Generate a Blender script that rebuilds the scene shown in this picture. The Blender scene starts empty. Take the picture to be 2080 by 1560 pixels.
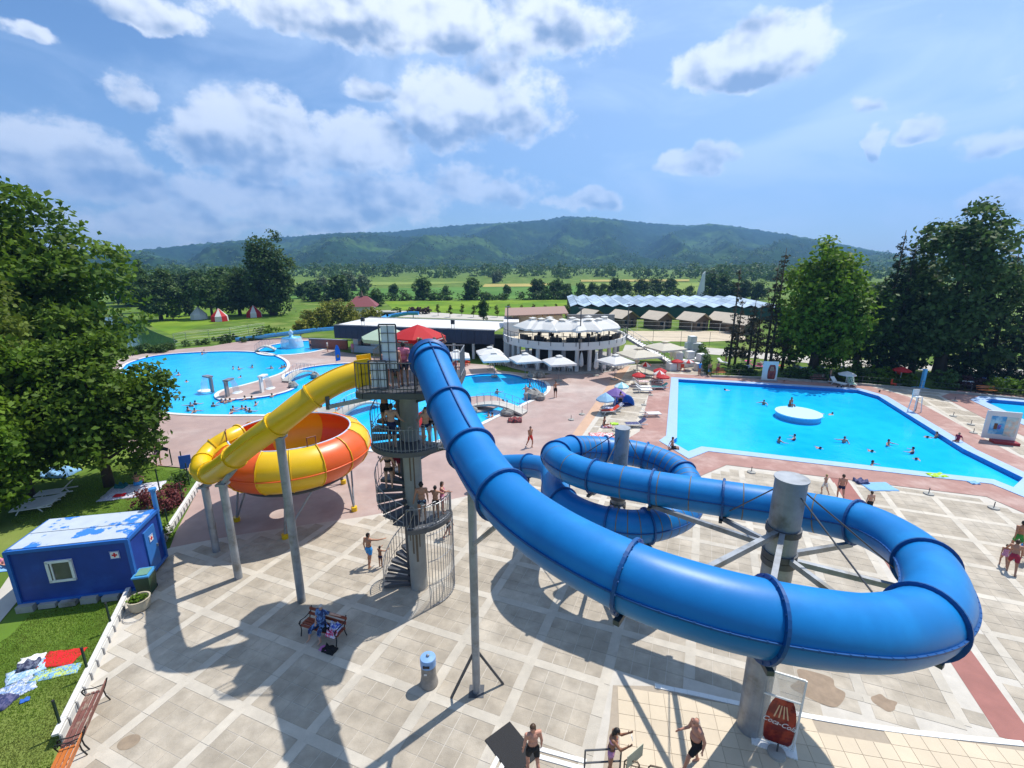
import bpy, bmesh, math, random
import numpy as np
from mathutils import Vector, Matrix, noise as mnoise
from mathutils.geometry import tessellate_polygon
random.seed(7)
PI = math.pi
R = math.radians
SC = bpy.context.scene
COL = SC.collection

# ---------------------------------------------------------------- camera
FPX, CX, CY, EYE = 950.0, 1040.0, 780.0, 14.0      # focal length in photo pixels, image centre, eye height in metres
PITCH = math.atan(250.0/950.0)
cam_data = bpy.data.cameras.new('camera')
cam_data.sensor_width = 36.0
cam_data.lens = 36.0*FPX/2080.0
cam_data.clip_start, cam_data.clip_end = 0.1, 30000.0
cam = bpy.data.objects.new('camera', cam_data)
COL.objects.link(cam)
cam.location = (0, 0, EYE)
cam.rotation_euler = (PI/2 - PITCH, 0, 0)
SC.camera = cam

def ray(px, py):
    x, y = (px-CX)/FPX, (py-CY)/FPX
    return Vector((x, math.cos(PITCH)-y*math.sin(PITCH), -math.sin(PITCH)-y*math.cos(PITCH)))
def G(px, py, z=0.0):               # where the line of sight through a photo pixel meets height z
    r = ray(px, py); return Vector((0, 0, EYE)) + r*((z-EYE)/r.z)
def W(px, py, w):                   # point at axial depth w
    return Vector((0, 0, EYE)) + ray(px, py)*w
def atY(px, py, Y):                 # point in the upright plane y = Y
    r = ray(px, py); return Vector((0, 0, EYE)) + r*(Y/r.y)

# ---------------------------------------------------------------- daylight
SUN_AZ, SUN_EL = R(49), R(61)       # azimuth clockwise from +y
sd = bpy.data.lights.new('sun', 'SUN'); sd.energy = 4.8; sd.angle = R(0.53); sd.color = (1.0, 0.955, 0.88)
sun = bpy.data.objects.new('sun', sd); COL.objects.link(sun)
to_sun = Vector((math.sin(SUN_AZ)*math.cos(SUN_EL), math.cos(SUN_AZ)*math.cos(SUN_EL), math.sin(SUN_EL)))
sun.rotation_euler = to_sun.to_track_quat('Z', 'Y').to_euler()
sun.location = to_sun*100
SC.view_settings.view_transform = 'Standard'
SC.view_settings.look = 'None'
SC.view_settings.exposure = 0.36
SC.view_settings.gamma = 1.0
SC.view_settings.use_curve_mapping = False
try:
    SC.cycles.max_bounces = 6; SC.cycles.diffuse_bounces = 3; SC.cycles.glossy_bounces = 3
    SC.cycles.transmission_bounces = 4; SC.cycles.transparent_max_bounces = 8; SC.cycles.volume_bounces = 0
    SC.cycles.use_denoising = True
    SC.cycles.sample_clamp_indirect = 6.0
    SC.cycles.caustics_reflective = False; SC.cycles.caustics_refractive = False
    SC.cycles.volume_step_rate = 8.0
except Exception:
    pass

# ---------------------------------------------------------------- sky: physical sky with cloud layers, laid out by azimuth and elevation
world = bpy.data.worlds.new('World'); SC.world = world; world.use_nodes = True
def make_sky():
    nt = world.node_tree; N, L = nt.nodes, nt.links
    N.clear()
    def node(t, **k):
        n = N.new(t)
        for a, b in k.items(): setattr(n, a, b)
        return n
    def put(sock, v):
        if hasattr(v, 'links'): L.new(v, sock)
        else: sock.default_value = v
    def M(op, a, b=0.0, c=0.0, clamp=False):
        n = node('ShaderNodeMath', operation=op); n.use_clamp = clamp
        put(n.inputs[0], a); put(n.inputs[1], b); put(n.inputs[2], c); return n.outputs[0]
    def VM(op, a, b=(0, 0, 0)):
        n = node('ShaderNodeVectorMath', operation=op); put(n.inputs[0], a); put(n.inputs[1], b); return n.outputs[0]
    def comb(x, y, z):
        n = node('ShaderNodeCombineXYZ'); put(n.inputs[0], x); put(n.inputs[1], y); put(n.inputs[2], z); return n.outputs[0]
    def noise(v, scale, detail, rough=0.55, dist=0.0):
        n = node('ShaderNodeTexNoise'); put(n.inputs['Vector'], v)
        n.inputs['Scale'].default_value = scale; n.inputs['Detail'].default_value = detail
        n.inputs['Roughness'].default_value = rough; n.inputs['Distortion'].default_value = dist
        return n.outputs[0]
    def smooth(x, a, b):
        n = node('ShaderNodeMapRange', interpolation_type='SMOOTHSTEP'); put(n.inputs[0], x)
        n.inputs[1].default_value = a; n.inputs[2].default_value = b; return n.outputs[0]
    def mix(f, a, b):
        n = node('ShaderNodeMix', data_type='RGBA'); put(n.inputs[0], f); put(n.inputs[6], a); put(n.inputs[7], b); return n.outputs[2]
    sky = node('ShaderNodeTexSky', sky_type='NISHITA'); sky.sun_disc = False
    sky.sun_elevation = SUN_EL; sky.sun_rotation = SUN_AZ
    sky.altitude = 200; sky.air_density = 1.0; sky.dust_density = 0.9; sky.ozone_density = 2.2
    STR = 0.098
    d = node('ShaderNodeTexCoord').outputs['Generated']
    sep = node('ShaderNodeSeparateXYZ'); L.new(d, sep.inputs[0])
    x, y, z = sep.outputs
    az = M('ARCTAN2', x, y); el = M('ARCSINE', z)
    p = comb(az, M('MULTIPLY', el, 1.25), 0.0)
    def warp(v, sc, det, ka, ke, u_, w_):
        n = node('ShaderNodeTexNoise'); put(n.inputs['Vector'], v); n.inputs['Scale'].default_value = sc; n.inputs['Detail'].default_value = det
        q = node('ShaderNodeSeparateColor'); L.new(n.outputs['Color'], q.inputs[0])
        return M('ADD', u_, M('MULTIPLY', M('SUBTRACT', q.outputs[0], 0.5), ka)), M('ADD', w_, M('MULTIPLY', M('SUBTRACT', q.outputs[1], 0.5), ke))
    ua, ue = warp(p, 8.0, 6.0, 0.15, 0.085, az, el)
    n1 = noise(p, 11.0, 8.0, 0.62)
    q = comb(M('ADD', az, 0.012), M('ADD', M('MULTIPLY', el, 1.25), 0.026), 0.0)     # a step towards the sun
    n2 = noise(q, 11.0, 6.0, 0.58)
    big = noise(p, 3.2, 4.0, 0.5)
    # cumulus: (photo px, py, half width, half height, weight)
    clouds = [(495, 285, 165, 125, 1.0), (170, 335, 200, 105, .85), (735, 300, 120, 100, .95), (960, 220, 195, 120, .9),
              (760, 30, 330, 100, 1.15), (1510, 125, 190, 90, 1.0), (1420, 332, 90, 38, .9), (1180, 412, 85, 32, .8),
              (1890, 252, 75, 46, .85), (1775, 290, 30, 44, .8), (2035, 405, 115, 50, .75), (2020, 285, 100, 36, .5),
              (60, 58, 55, 26, .7), (240, 168, 66, 44, .55), (310, 10, 150, 55, .75), (740, 165, 75, 34, .7),
              (640, 415, 320, 70, .7), (330, 455, 280, 42, .55), (960, 390, 180, 60, .55), (1080, 60, 220, 110, .62), (1770, 205, 50, 20, .45),
              (-260, 260, 260, 110, .9), (2420, 200, 260, 110, .9)]
    top = None; low = None
    for (px, py, hw, hh, wt) in clouds:
        r = ray(px, py).normalized(); a0 = math.atan2(r.x, r.y); e0 = math.asin(r.z)
        r2 = ray(px+hw, py).normalized(); a = abs(math.atan2(r2.x, r2.y)-a0)
        r3 = ray(px, py-hh).normalized(); b = abs(math.asin(r3.z)-e0)
        u = M('DIVIDE', M('SUBTRACT', ua, a0), a)
        v = M('DIVIDE', M('SUBTRACT', ue, e0), b)
        vd = M('MULTIPLY', M('MINIMUM', v, 0.0), 1.2)                             # flatter underside
        vv = M('ADD', M('MAXIMUM', v, 0.0), vd)
        g = M('MULTIPLY', M('SUBTRACT', 1.0, M('ADD', M('MULTIPLY', u, u), M('MULTIPLY', vv, vv))), wt)
        g = M('MAXIMUM', g, -1.0)
        s = smooth(v, 0.35, -0.75)
        top = g if top is None else M('MAXIMUM', top, g)
        s = M('MULTIPLY', s, smooth(g, -0.35, 0.25))
        low = s if low is None else M('MAXIMUM', low, s)
    wide = M('SUBTRACT', M('MULTIPLY', big, 2.4), 1.62)                               # scattered cloud over the rest of the sky
    field = M('MAXIMUM', top, wide)
    dens = M('ADD', M('MULTIPLY', field, 1.0), M('MULTIPLY', M('SUBTRACT', n1, 0.5), 2.2))
    cover = smooth(dens, -0.05, 0.46)
    thick = smooth(dens, 0.05, 0.75)
    s1 = noise(p, 8.0, 3.5, 0.5); s2 = noise(q, 8.0, 3.5, 0.5)
    relief = M('ADD', M('MULTIPLY', M('SUBTRACT', s1, s2), 2.3), M('MULTIPLY', M('SUBTRACT', n1, n2), 0.8))
    shade = M('ADD', M('SUBTRACT', 1.0, M('MULTIPLY', M('MULTIPLY', low, 0.50), M('ADD', M('MULTIPLY', thick, 0.6), 0.4))), M('SUBTRACT', relief, M('MULTIPLY', thick, 0.17)))
    shade = M('MAXIMUM', M('MINIMUM', shade, 1.10), 0.30)
    ramp = mix(smooth(shade, 0.22, 1.0), (0.20, 0.30, 0.48, 1), (0.86, 0.91, 0.98, 1))
    # thin high veil, denser low down and round the sun
    veil = noise(comb(M('MULTIPLY', az, 1.3), M('MULTIPLY', el, 3.4), 4.0), 2.6, 6.0, 0.55, 0.6)
    sund = node('ShaderNodeVectorMath', operation='DOT_PRODUCT'); put(sund.inputs[0], d); sund.inputs[1].default_value = tuple(to_sun)
    near_sun = smooth(sund.outputs['Value'], 0.25, 0.85)
    lowband = smooth(el, 0.42, -0.02)
    va = M('ADD', M('MULTIPLY', smooth(veil, 0.42, 0.72), 0.42), M('ADD', M('MULTIPLY', near_sun, 0.42), M('MULTIPLY', lowband, 0.22)))
    va = M('MINIMUM', va, 0.88)
    skc = VM('MULTIPLY', sky.outputs[0], (STR*0.70, STR*0.92, STR*1.12))
    c = mix(va, skc, (0.60, 0.76, 0.98, 1))
    c = mix(M('MULTIPLY', cover, M('SUBTRACT', 0.96, M('MULTIPLY', lowband, 0.38))), c, ramp)
    bg = node('ShaderNodeBackground'); L.new(c, bg.inputs[0]); bg.inputs[1].default_value = 1.0
    out = node('ShaderNodeOutputWorld'); L.new(bg.outputs[0], out.inputs[0])
make_sky()
try:
    world.cycles.sampling_method = 'MANUAL'; world.cycles.sample_map_resolution = 256
except Exception:
    pass

# ---------------------------------------------------------------- materials
MATS = {}
def mat(name, col, rough=0.6, var=0.12, scale=6.0, metal=0.0, bump=0.0, bscale=40.0, spec=0.4, isl=0.0, objv=0.0, transl=0.0,
        col2=None, mask=None, coords='Object', alpha=1.0, emit=None):
    """plain procedural surface: base colour with cloudy variation, optional second colour in patches, per-piece variation, fine relief"""
    if name in MATS: return MATS[name]
    m = bpy.data.materials.new(name); m.use_nodes = True
    nt = m.node_tree; N, L = nt.nodes, nt.links
    b = N['Principled BSDF']; b.inputs['Roughness'].default_value = rough; b.inputs['Metallic'].default_value = metal
    b.inputs['Specular IOR Level'].default_value = spec
    co = N.new('ShaderNodeNewGeometry').outputs['Position'] if coords == 'World' else N.new('ShaderNodeTexCoord').outputs[coords]
    nz = N.new('ShaderNodeTexNoise'); nz.inputs['Scale'].default_value = scale; nz.inputs['Detail'].default_value = 6; nz.inputs['Roughness'].default_value = 0.62
    L.new(co, nz.inputs['Vector'])
    src = None
    if col2 is not None:
        sc2, lo, hi = mask
        n2 = N.new('ShaderNodeTexNoise'); n2.inputs['Scale'].default_value = sc2; n2.inputs['Detail'].default_value = 8; n2.inputs['Roughness'].default_value = 0.6
        L.new(co, n2.inputs['Vector'])
        mr = N.new('ShaderNodeMapRange'); mr.interpolation_type = 'SMOOTHSTEP'; L.new(n2.outputs[0], mr.inputs[0]); mr.inputs[1].default_value = lo; mr.inputs[2].default_value = hi
        mx = N.new('ShaderNodeMix'); mx.data_type = 'RGBA'; L.new(mr.outputs[0], mx.inputs[0])
        mx.inputs[6].default_value = (*col, 1); mx.inputs[7].default_value = (*col2, 1); src = mx.outputs[2]
    fac = N.new('ShaderNodeMapRange'); L.new(nz.outputs[0], fac.inputs[0]); fac.inputs[1].default_value = 0.25; fac.inputs[2].default_value = 0.75
    fac.inputs[3].default_value = 1-var; fac.inputs[4].default_value = 1+var
    val = fac.outputs[0]
    def mul(a, b_):
        q = N.new('ShaderNodeMath'); q.operation = 'MULTIPLY'; L.new(a, q.inputs[0]); L.new(b_, q.inputs[1]); return q.outputs[0]
    def spread(sock, k):
        q = N.new('ShaderNodeMapRange'); L.new(sock, q.inputs[0]); q.inputs[3].default_value = 1-k; q.inputs[4].default_value = 1+k; return q.outputs[0]
    if isl: val = mul(val, spread(N.new('ShaderNodeNewGeometry').outputs['Random Per Island'], isl))
    if objv: val = mul(val, spread(N.new('ShaderNodeObjectInfo').outputs['Random'], objv))
    vm = N.new('ShaderNodeVectorMath'); vm.operation = 'SCALE'
    if src: L.new(src, vm.inputs[0])
    else: vm.inputs[0].default_value = col
    L.new(val, vm.inputs['Scale']); L.new(vm.outputs[0], b.inputs['Base Color'])
    rr = N.new('ShaderNodeMapRange'); L.new(nz.outputs[0], rr.inputs[0]); rr.inputs[3].default_value = max(rough-.1, .02); rr.inputs[4].default_value = min(rough+.1, 1)
    L.new(rr.outputs[0], b.inputs['Roughness'])
    if bump:
        nb = N.new('ShaderNodeTexNoise'); nb.inputs['Scale'].default_value = bscale; nb.inputs['Detail'].default_value = 4; L.new(co, nb.inputs['Vector'])
        bp = N.new('ShaderNodeBump'); bp.inputs['Strength'].default_value = bump; bp.inputs['Distance'].default_value = 0.02
        L.new(nb.outputs[0], bp.inputs['Height']); L.new(bp.outputs[0], b.inputs['Normal'])
    if emit:
        b.inputs['Emission Color'].default_value = (*emit[0], 1); b.inputs['Emission Strength'].default_value = emit[1]
    if transl:
        tr = N.new('ShaderNodeBsdfTranslucent'); L.new(vm.outputs[0], tr.inputs[0])
        ms = N.new('ShaderNodeMixShader'); ms.inputs[0].default_value = transl
        L.new(b.outputs[0], ms.inputs[1]); L.new(tr.outputs[0], ms.inputs[2]); L.new(ms.outputs[0], N['Material Output'].inputs[0])
    if alpha < 1:
        tp = N.new('ShaderNodeBsdfTransparent'); ms = N.new('ShaderNodeMixShader'); ms.inputs[0].default_value = alpha
        L.new(tp.outputs[0], ms.inputs[1]); L.new(b.outputs[0], ms.inputs[2]); L.new(ms.outputs[0], N['Material Output'].inputs[0])
    MATS[name] = m
    return m

# ---------------------------------------------------------------- mesh builder and object helpers
class MB:
    def __init__(self): self.v = []; self.f = []; self.mi = []; self.cur = 0
    def add(self, vs, fs):
        o = len(self.v); self.v += [tuple(p) for p in vs]; self.f += [tuple(i+o for i in f) for f in fs]; self.mi += [self.cur]*len(fs); return self
    def box(self, c, s, rz=0.0, m=None):
        hx, hy, hz = s[0]/2, s[1]/2, s[2]/2
        vs = [Vector((x, y, z)) for z in (-hz, hz) for y in (-hy, hy) for x in (-hx, hx)]
        if m is not None: vs = [m @ p for p in vs]
        elif rz: mm = Matrix.Rotation(rz, 3, 'Z'); vs = [mm @ p for p in vs]
        c = Vector(c)
        return self.add([p+c for p in vs], [(0, 2, 3, 1), (4, 5, 7, 6), (0, 1, 5, 4), (2, 6, 7, 3), (0, 4, 6, 2), (1, 3, 7, 5)])
    def beam(self, a, b, w, h=None, up=(0, 0, 1)):
        a, b = Vector(a), Vector(b); d = b-a; ln = d.length
        if ln < 1e-6: return self
        d.normalize(); u = Vector(up)
        if abs(d.dot(u)) > 0.98: u = Vector((0, 1, 0))
        s = d.cross(u).normalized(); u2 = s.cross(d)
        m = Matrix((s, d, u2)).transposed()
        return self.box((a+b)/2, (w, ln, h or w), m=m)
    def tube(self, pts, r, n=8, caps=True):
        pts = [Vector(p) for p in pts]; k = len(pts)
        rs = r if isinstance(r, (list, tuple)) else [r]*k
        rings = []; t = None; nrm = None
        for i in range(k):
            d = (pts[min(i+1, k-1)]-pts[max(i-1, 0)]).normalized()
            if nrm is None:
                up = Vector((0, 0, 1)) if abs(d.z) < 0.95 else Vector((0, 1, 0))
                nrm = (up - d*up.dot(d)).normalized()
            else:
                nrm = (nrm - d*nrm.dot(d)).normalized()
            s = d.cross(nrm)
            rings.append([pts[i] + (nrm*math.cos(2*PI*j/n) + s*math.sin(2*PI*j/n))*rs[i] for j in range(n)])
        vs = [p for rg in rings for p in rg]; fs = []
        for i in range(k-1):
            for j in range(n):
                fs.append((i*n+j, i*n+(j+1) % n, (i+1)*n+(j+1) % n, (i+1)*n+j))
        if caps: fs.append(tuple(range(n))[::-1]); fs.append(tuple((k-1)*n+j for j in range(n)))
        return self.add(vs, fs)
    def lathe(self, prof, n=24, c=(0, 0, 0), a0=0.0, a1=2*PI, close=True):
        full = abs(a1-a0-2*PI) < 1e-6; m = n if full else n+1; k = len(prof); c = Vector(c)
        vs = [c+Vector((r*math.cos(a0+(a1-a0)*j/n), r*math.sin(a0+(a1-a0)*j/n), z)) for j in range(m) for (r, z) in prof]
        fs = []
        for j in range(n):
            j2 = (j+1) % m
            for i in range(k-1): fs.append((j*k+i, j2*k+i, j2*k+i+1, j*k+i+1))
        return self.add(vs, fs)
    def cyl(self, c, r, h, n=16, r2=None):
        c = Vector(c); r2 = r if r2 is None else r2
        return self.tube([c, c+Vector((0, 0, h))], [r, r2], n)
    def prism(self, poly, z0, z1):
        n = len(poly); vs = [(p[0], p[1], z0) for p in poly]+[(p[0], p[1], z1) for p in poly]
        fs = [(i, (i+1) % n, n+(i+1) % n, n+i) for i in range(n)]
        tri = tessellate_polygon([[Vector((p[0], p[1], 0)) for p in poly]])
        for t in tri:
            a, b, c = [Vector((poly[i][0], poly[i][1], 0)) for i in t]
            if (b-a).cross(c-a).z < 0: t = t[::-1]
            fs.append(tuple(n+i for i in t)); fs.append(tuple(t[::-1]))
        return self.add(vs, fs)
    def ball(self, c, r, n=10, m=6):
        rx, ry, rz = r if isinstance(r, (tuple, list)) else (r, r, r); c = Vector(c)
        prof = [(math.sin(PI*i/m), -math.cos(PI*i/m)) for i in range(m+1)]
        vs = []; fs = []
        for i, (s, z) in enumerate(prof):
            for j in range(n): vs.append(c+Vector((rx*s*math.cos(2*PI*j/n), ry*s*math.sin(2*PI*j/n), rz*z)))
        for i in range(m):
            for j in range(n): fs.append((i*n+j, i*n+(j+1) % n, (i+1)*n+(j+1) % n, (i+1)*n+j))
        return self.add(vs, fs)
    def build(self, name, material, parent=None, smooth=False, world=False, kind=None):
        vs = self.v
        if world and parent is not None:
            o = parent.location; vs = [(p[0]-o.x, p[1]-o.y, p[2]-o.z) for p in vs]
        me = bpy.data.meshes.new(name); me.from_pydata(vs, [], self.f)
        mats = material if isinstance(material, (list, tuple)) else [material]
        for m in mats: me.materials.append(m)
        if len(mats) > 1: me.polygons.foreach_set('material_index', self.mi)
        if smooth: me.polygons.foreach_set('use_smooth', [True]*len(me.polygons))
        me.update()
        return link(name, me, parent, kind)
def link(name, me, parent=None, kind=None):
    o = bpy.data.objects.new(name, me); COL.objects.link(o)
    if parent is not None: o.parent = parent
    if kind: o['kind'] = kind
    return o
def thing(name, label, cat, loc=(0, 0, 0), rz=0.0, group=None):
    o = bpy.data.objects.new(name, None); COL.objects.link(o); o.empty_display_size = 0.2
    o.location = loc; o.rotation_euler = (0, 0, rz); o['label'] = label; o['category'] = cat
    if group: o['group'] = group
    return o
def tag(o, label, cat, group=None):
    o['label'] = label; o['category'] = cat
    if group: o['group'] = group
    return o
def copy_tree(src, loc, rz=0.0, label=None, group=None, scale=1.0):
    r = src.copy(); COL.objects.link(r); r.location = loc; r.rotation_euler = (0, 0, rz); r.scale = (scale,)*3
    if label: r['label'] = label
    if group: r['group'] = group
    for ch in [c for c in src.children]:
        k = ch.copy(); COL.objects.link(k); k.parent = r
        for g in [c for c in ch.children]:
            q = g.copy(); COL.objects.link(q); q.parent = k
    return r
def sheet(name, outer, z, material, holes=(), kind='structure', parent=None):
    polys = [[Vector((p[0], p[1], 0)) for p in outer]]+[[Vector((p[0], p[1], 0)) for p in h] for h in holes]
    flat = [p for pl in polys for p in pl]; fs = []
    for t in tessellate_polygon(polys):
        a, b, c = [flat[i] for i in t]
        fs.append(tuple(t) if (b-a).cross(c-a).z > 0 else tuple(t[::-1]))
    me = bpy.data.meshes.new(name); me.from_pydata([(p.x, p.y, z) for p in flat], [], fs); me.materials.append(material); me.update()
    return link(name, me, parent, kind)
def spline(pts, k=6, closed=True):
    pts = [Vector(p) for p in pts]; n = len(pts); out = []
    for i in range(n if closed else n-1):
        g = (lambda j: pts[j % n]) if closed else (lambda j: pts[min(max(j, 0), n-1)])
        p0, p1, p2, p3 = g(i-1), g(i), g(i+1), g(i+2)
        for s in range(k):
            t = s/k
            out.append(0.5*((2*p1)+(p2-p0)*t+(2*p0-5*p1+4*p2-p3)*t*t+(3*p1-p0-3*p2+p3)*t**3))
    if not closed: out.append(pts[-1])
    return out
def area2(poly): return sum(poly[i][0]*poly[(i+1) % len(poly)][1]-poly[(i+1) % len(poly)][0]*poly[i][1] for i in range(len(poly)))/2
def offset(poly, d):
    if area2(poly) < 0: poly = poly[::-1]
    n = len(poly); out = []
    for i in range(n):
        a, b, c = Vector(poly[i-1][:2]), Vector(poly[i][:2]), Vector(poly[(i+1) % n][:2])
        e1 = (b-a).normalized(); e2 = (c-b).normalized()
        n1 = Vector((e1.y, -e1.x)); n2 = Vector((e2.y, -e2.x)); m = (n1+n2)
        if m.length < 1e-4: m = n1
        m.normalize(); k = d/max(m.dot(n1), 0.45); out.append(b+m*k)
    return out
def inside(pt, poly):
    x, y = pt[0], pt[1]; c = False; n = len(poly); j = n-1
    for i in range(n):
        xi, yi, xj, yj = poly[i][0], poly[i][1], poly[j][0], poly[j][1]
        if (yi > y) != (yj > y) and x < (xj-xi)*(y-yi)/(yj-yi)+xi: c = not c
        j = i
    return c
def GP(pairs, z=0.0): return [G(px, py, z) for px, py in pairs]
# ================================================================ the land: terrain, water, paving
M_GRASS = mat('grass', (0.085, 0.15, 0.020), 0.9, 0.34, 0.22, bump=0.6, bscale=14, col2=(0.17, 0.21, 0.05), mask=(0.16, .45, .68), spec=.1)
M_DECK = mat('stamped_concrete', (0.36, 0.255, 0.225), 0.6, 0.16, 0.7, bump=0.25, bscale=5, col2=(0.44, 0.36, 0.325), mask=(0.11, .45, .66), spec=.3)
M_BASE = mat('mortar_bed', (0.50, 0.46, 0.40), 0.85, 0.12, 2.0, bump=.3)
M_SLAB = mat('paving_slab', (0.345, 0.298, 0.235), 0.75, 0.27, 1.3, bump=0.35, bscale=22, isl=.06, objv=.06, coords='World', col2=(0.42, 0.37, 0.30), mask=(0.45, .42, .66), spec=.25)
M_BAND = mat('band_stone', (0.47, 0.425, 0.355), 0.7, 0.16, 1.4, bump=0.25, bscale=25, isl=.07, objv=.07, coords='World', col2=(0.38, 0.34, 0.29), mask=(0.9, .58, .75), spec=.25)
M_BRICK = mat('brick_paving', (0.35, 0.20, 0.17), 0.8, 0.16, 1.2, bump=0.3, bscale=30, col2=(0.41, 0.28, 0.245), mask=(0.3, .45, .65), spec=.2)
M_RED = mat('red_paving', (0.31, 0.135, 0.115), 0.8, 0.16, 1.2, bump=0.3, bscale=30, spec=.2)
M_PEACH = mat('peach_paving', (0.50, 0.33, 0.23), 0.8, 0.12, 1.2, bump=0.3, bscale=30, spec=.2)
M_TILE = mat('cream_tile', (0.52, 0.43, 0.31), 0.55, 0.10, 1.0, isl=.05, objv=.05, coords='World', spec=.3)
M_WHITE = mat('white_paint', (0.72, 0.72, 0.70), 0.5, 0.06, 3.0)
M_COPE = mat('pale_coping', (0.31, 0.45, 0.66), 0.5, 0.07, 2.0, bump=.1, bscale=8)
M_COPEW = mat('white_coping', (0.62, 0.61, 0.58), 0.6, 0.08, 2.0)
M_POOLWALL = mat('pool_tile', (0.02, 0.16, 0.45), 0.3, 0.10, 3.0)
M_SANDY = mat('sandy_gravel', (0.50, 0.42, 0.31), 0.95, 0.15, 0.5, bump=.4, spec=.1)
M_PATH = mat('pale_path', (0.46, 0.43, 0.38), 0.9, 0.12, 0.4, bump=.3, spec=.1)

def water_mat(name, col, col2, scale=0.9, bump=.5):
    m = bpy.data.materials.new(name); m.use_nodes = True; N, L = m.node_tree.nodes, m.node_tree.links
    b = N['Principled BSDF']; b.inputs['Roughness'].default_value = 0.06; b.inputs['IOR'].default_value = 1.33; b.inputs['Specular IOR Level'].default_value = .45
    tc = N.new('ShaderNodeTexCoord')
    n1 = N.new('ShaderNodeTexNoise'); n1.inputs['Scale'].default_value = scale*.12; n1.inputs['Detail'].default_value = 3; L.new(tc.outputs['Object'], n1.inputs['Vector'])
    wv = N.new('ShaderNodeTexVoronoi'); wv.feature = 'SMOOTH_F1'; wv.inputs['Scale'].default_value = scale*1.6
    nd = N.new('ShaderNodeTexNoise'); nd.inputs['Scale'].default_value = scale*2.2; nd.inputs['Detail'].default_value = 3; L.new(tc.outputs['Object'], nd.inputs['Vector'])
    mxv = N.new('ShaderNodeMix'); mxv.data_type = 'VECTOR'; mxv.inputs[0].default_value = 0.35; L.new(tc.outputs['Object'], mxv.inputs[4]); L.new(nd.outputs['Color'], mxv.inputs[5]); L.new(mxv.outputs[1], wv.inputs['Vector'])
    ad = N.new('ShaderNodeMath'); ad.operation = 'MULTIPLY_ADD'; L.new(wv.outputs['Distance'], ad.inputs[0]); ad.inputs[1].default_value = .42; L.new(n1.outputs[0], ad.inputs[2])
    mr = N.new('ShaderNodeMapRange'); L.new(ad.outputs[0], mr.inputs[0]); mr.inputs[1].default_value = .35; mr.inputs[2].default_value = 1.0
    mx = N.new('ShaderNodeMix'); mx.data_type = 'RGBA'; L.new(mr.outputs[0], mx.inputs[0]); mx.inputs[6].default_value = (*col, 1); mx.inputs[7].default_value = (*col2, 1)
    L.new(mx.outputs[2], b.inputs['Base Color'])
    nb = N.new('ShaderNodeTexNoise'); nb.inputs['Scale'].default_value = scale*3.5; nb.inputs['Detail'].default_value = 5; L.new(tc.outputs['Object'], nb.inputs['Vector'])
    bp = N.new('ShaderNodeBump'); bp.inputs['Strength'].default_value = bump; bp.inputs['Distance'].default_value = .06
    L.new(nb.outputs[0], bp.inputs['Height']); L.new(bp.outputs[0], b.inputs['Normal'])
    return m
M_WATER = water_mat('pool_water', (0.004, 0.36, 0.80), (0.015, 0.50, 0.90))
M_POND = water_mat('pond_water', (0.020, 0.055, 0.022), (0.03, 0.08, 0.03), .4, .12)

# ---- outlines on the ground, read off the photograph
lag_px = [(250, 748), (285, 730), (330, 721), (400, 716), (480, 714), (540, 718), (572, 729), (583, 742), (573, 756), (535, 770), (490, 783), (455, 791),
          (438, 799), (436, 807), (450, 813), (490, 811), (540, 806), (580, 797), (600, 787), (592, 775), (578, 766), (590, 757), (620, 748), (650, 743), (680, 740),
          (720, 738), (760, 742), (800, 752), (850, 766), (900, 772), (932, 766), (979, 760), (1027, 760), (1059, 766), (1085, 772), (1106, 778), (1111, 790), (1100, 803),
          (1080, 812), (1062, 820), (1045, 829), (1000, 848), (972, 862), (930, 880), (880, 898), (820, 910), (760, 914), (735, 903), (700, 878), (660, 858), (620, 847), (540, 843),
          (470, 843), (400, 842), (340, 838), (290, 828), (255, 800)]
LAGOON = spline(GP(lag_px), 4)
big_px = [(1378, 771), (1742, 793), (1784, 805), (1957, 913), (2078, 972), (2058, 991), (2018, 975), (1890, 961), (1425, 908), (1398, 918), (1364, 898), (1375, 890)]
BIGPOOL = [Vector(p) for p in GP(big_px)]
FOUNTPOOL = [G(603, 705.5)+Vector((5.3*math.cos(a), 5.3*math.sin(a)*1.25, 0)) for a in [2*PI*i/40 for i in range(40)]]
fpx = [(2014, 812), (2200, 828), (2500, 900), (2400, 985), (2100, 862), (2002, 817)]
FARPOOL = [Vector(p) for p in GP(fpx)]
pond_px = [(160, 700), (180, 660), (215, 643), (250, 641), (274, 651), (302, 668), (336, 682), (360, 691), (352, 698), (320, 704), (262, 712), (200, 718)]
POND = spline(GP(pond_px), 4)
POOLS = [LAGOON, BIGPOOL, FOUNTPOOL, FARPOOL]
def ccw(p): return p if area2(p) > 0 else p[::-1]
POOLS = [ccw(p) for p in POOLS]; POND = ccw(POND)
LAGOON, BIGPOOL, FOUNTPOOL, FARPOOL = POOLS

big = 9000
sheet('ground', [(-big, -200), (big, -200), (big, big), (-big, big)], -0.06, M_GRASS, holes=POOLS+[POND])

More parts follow.
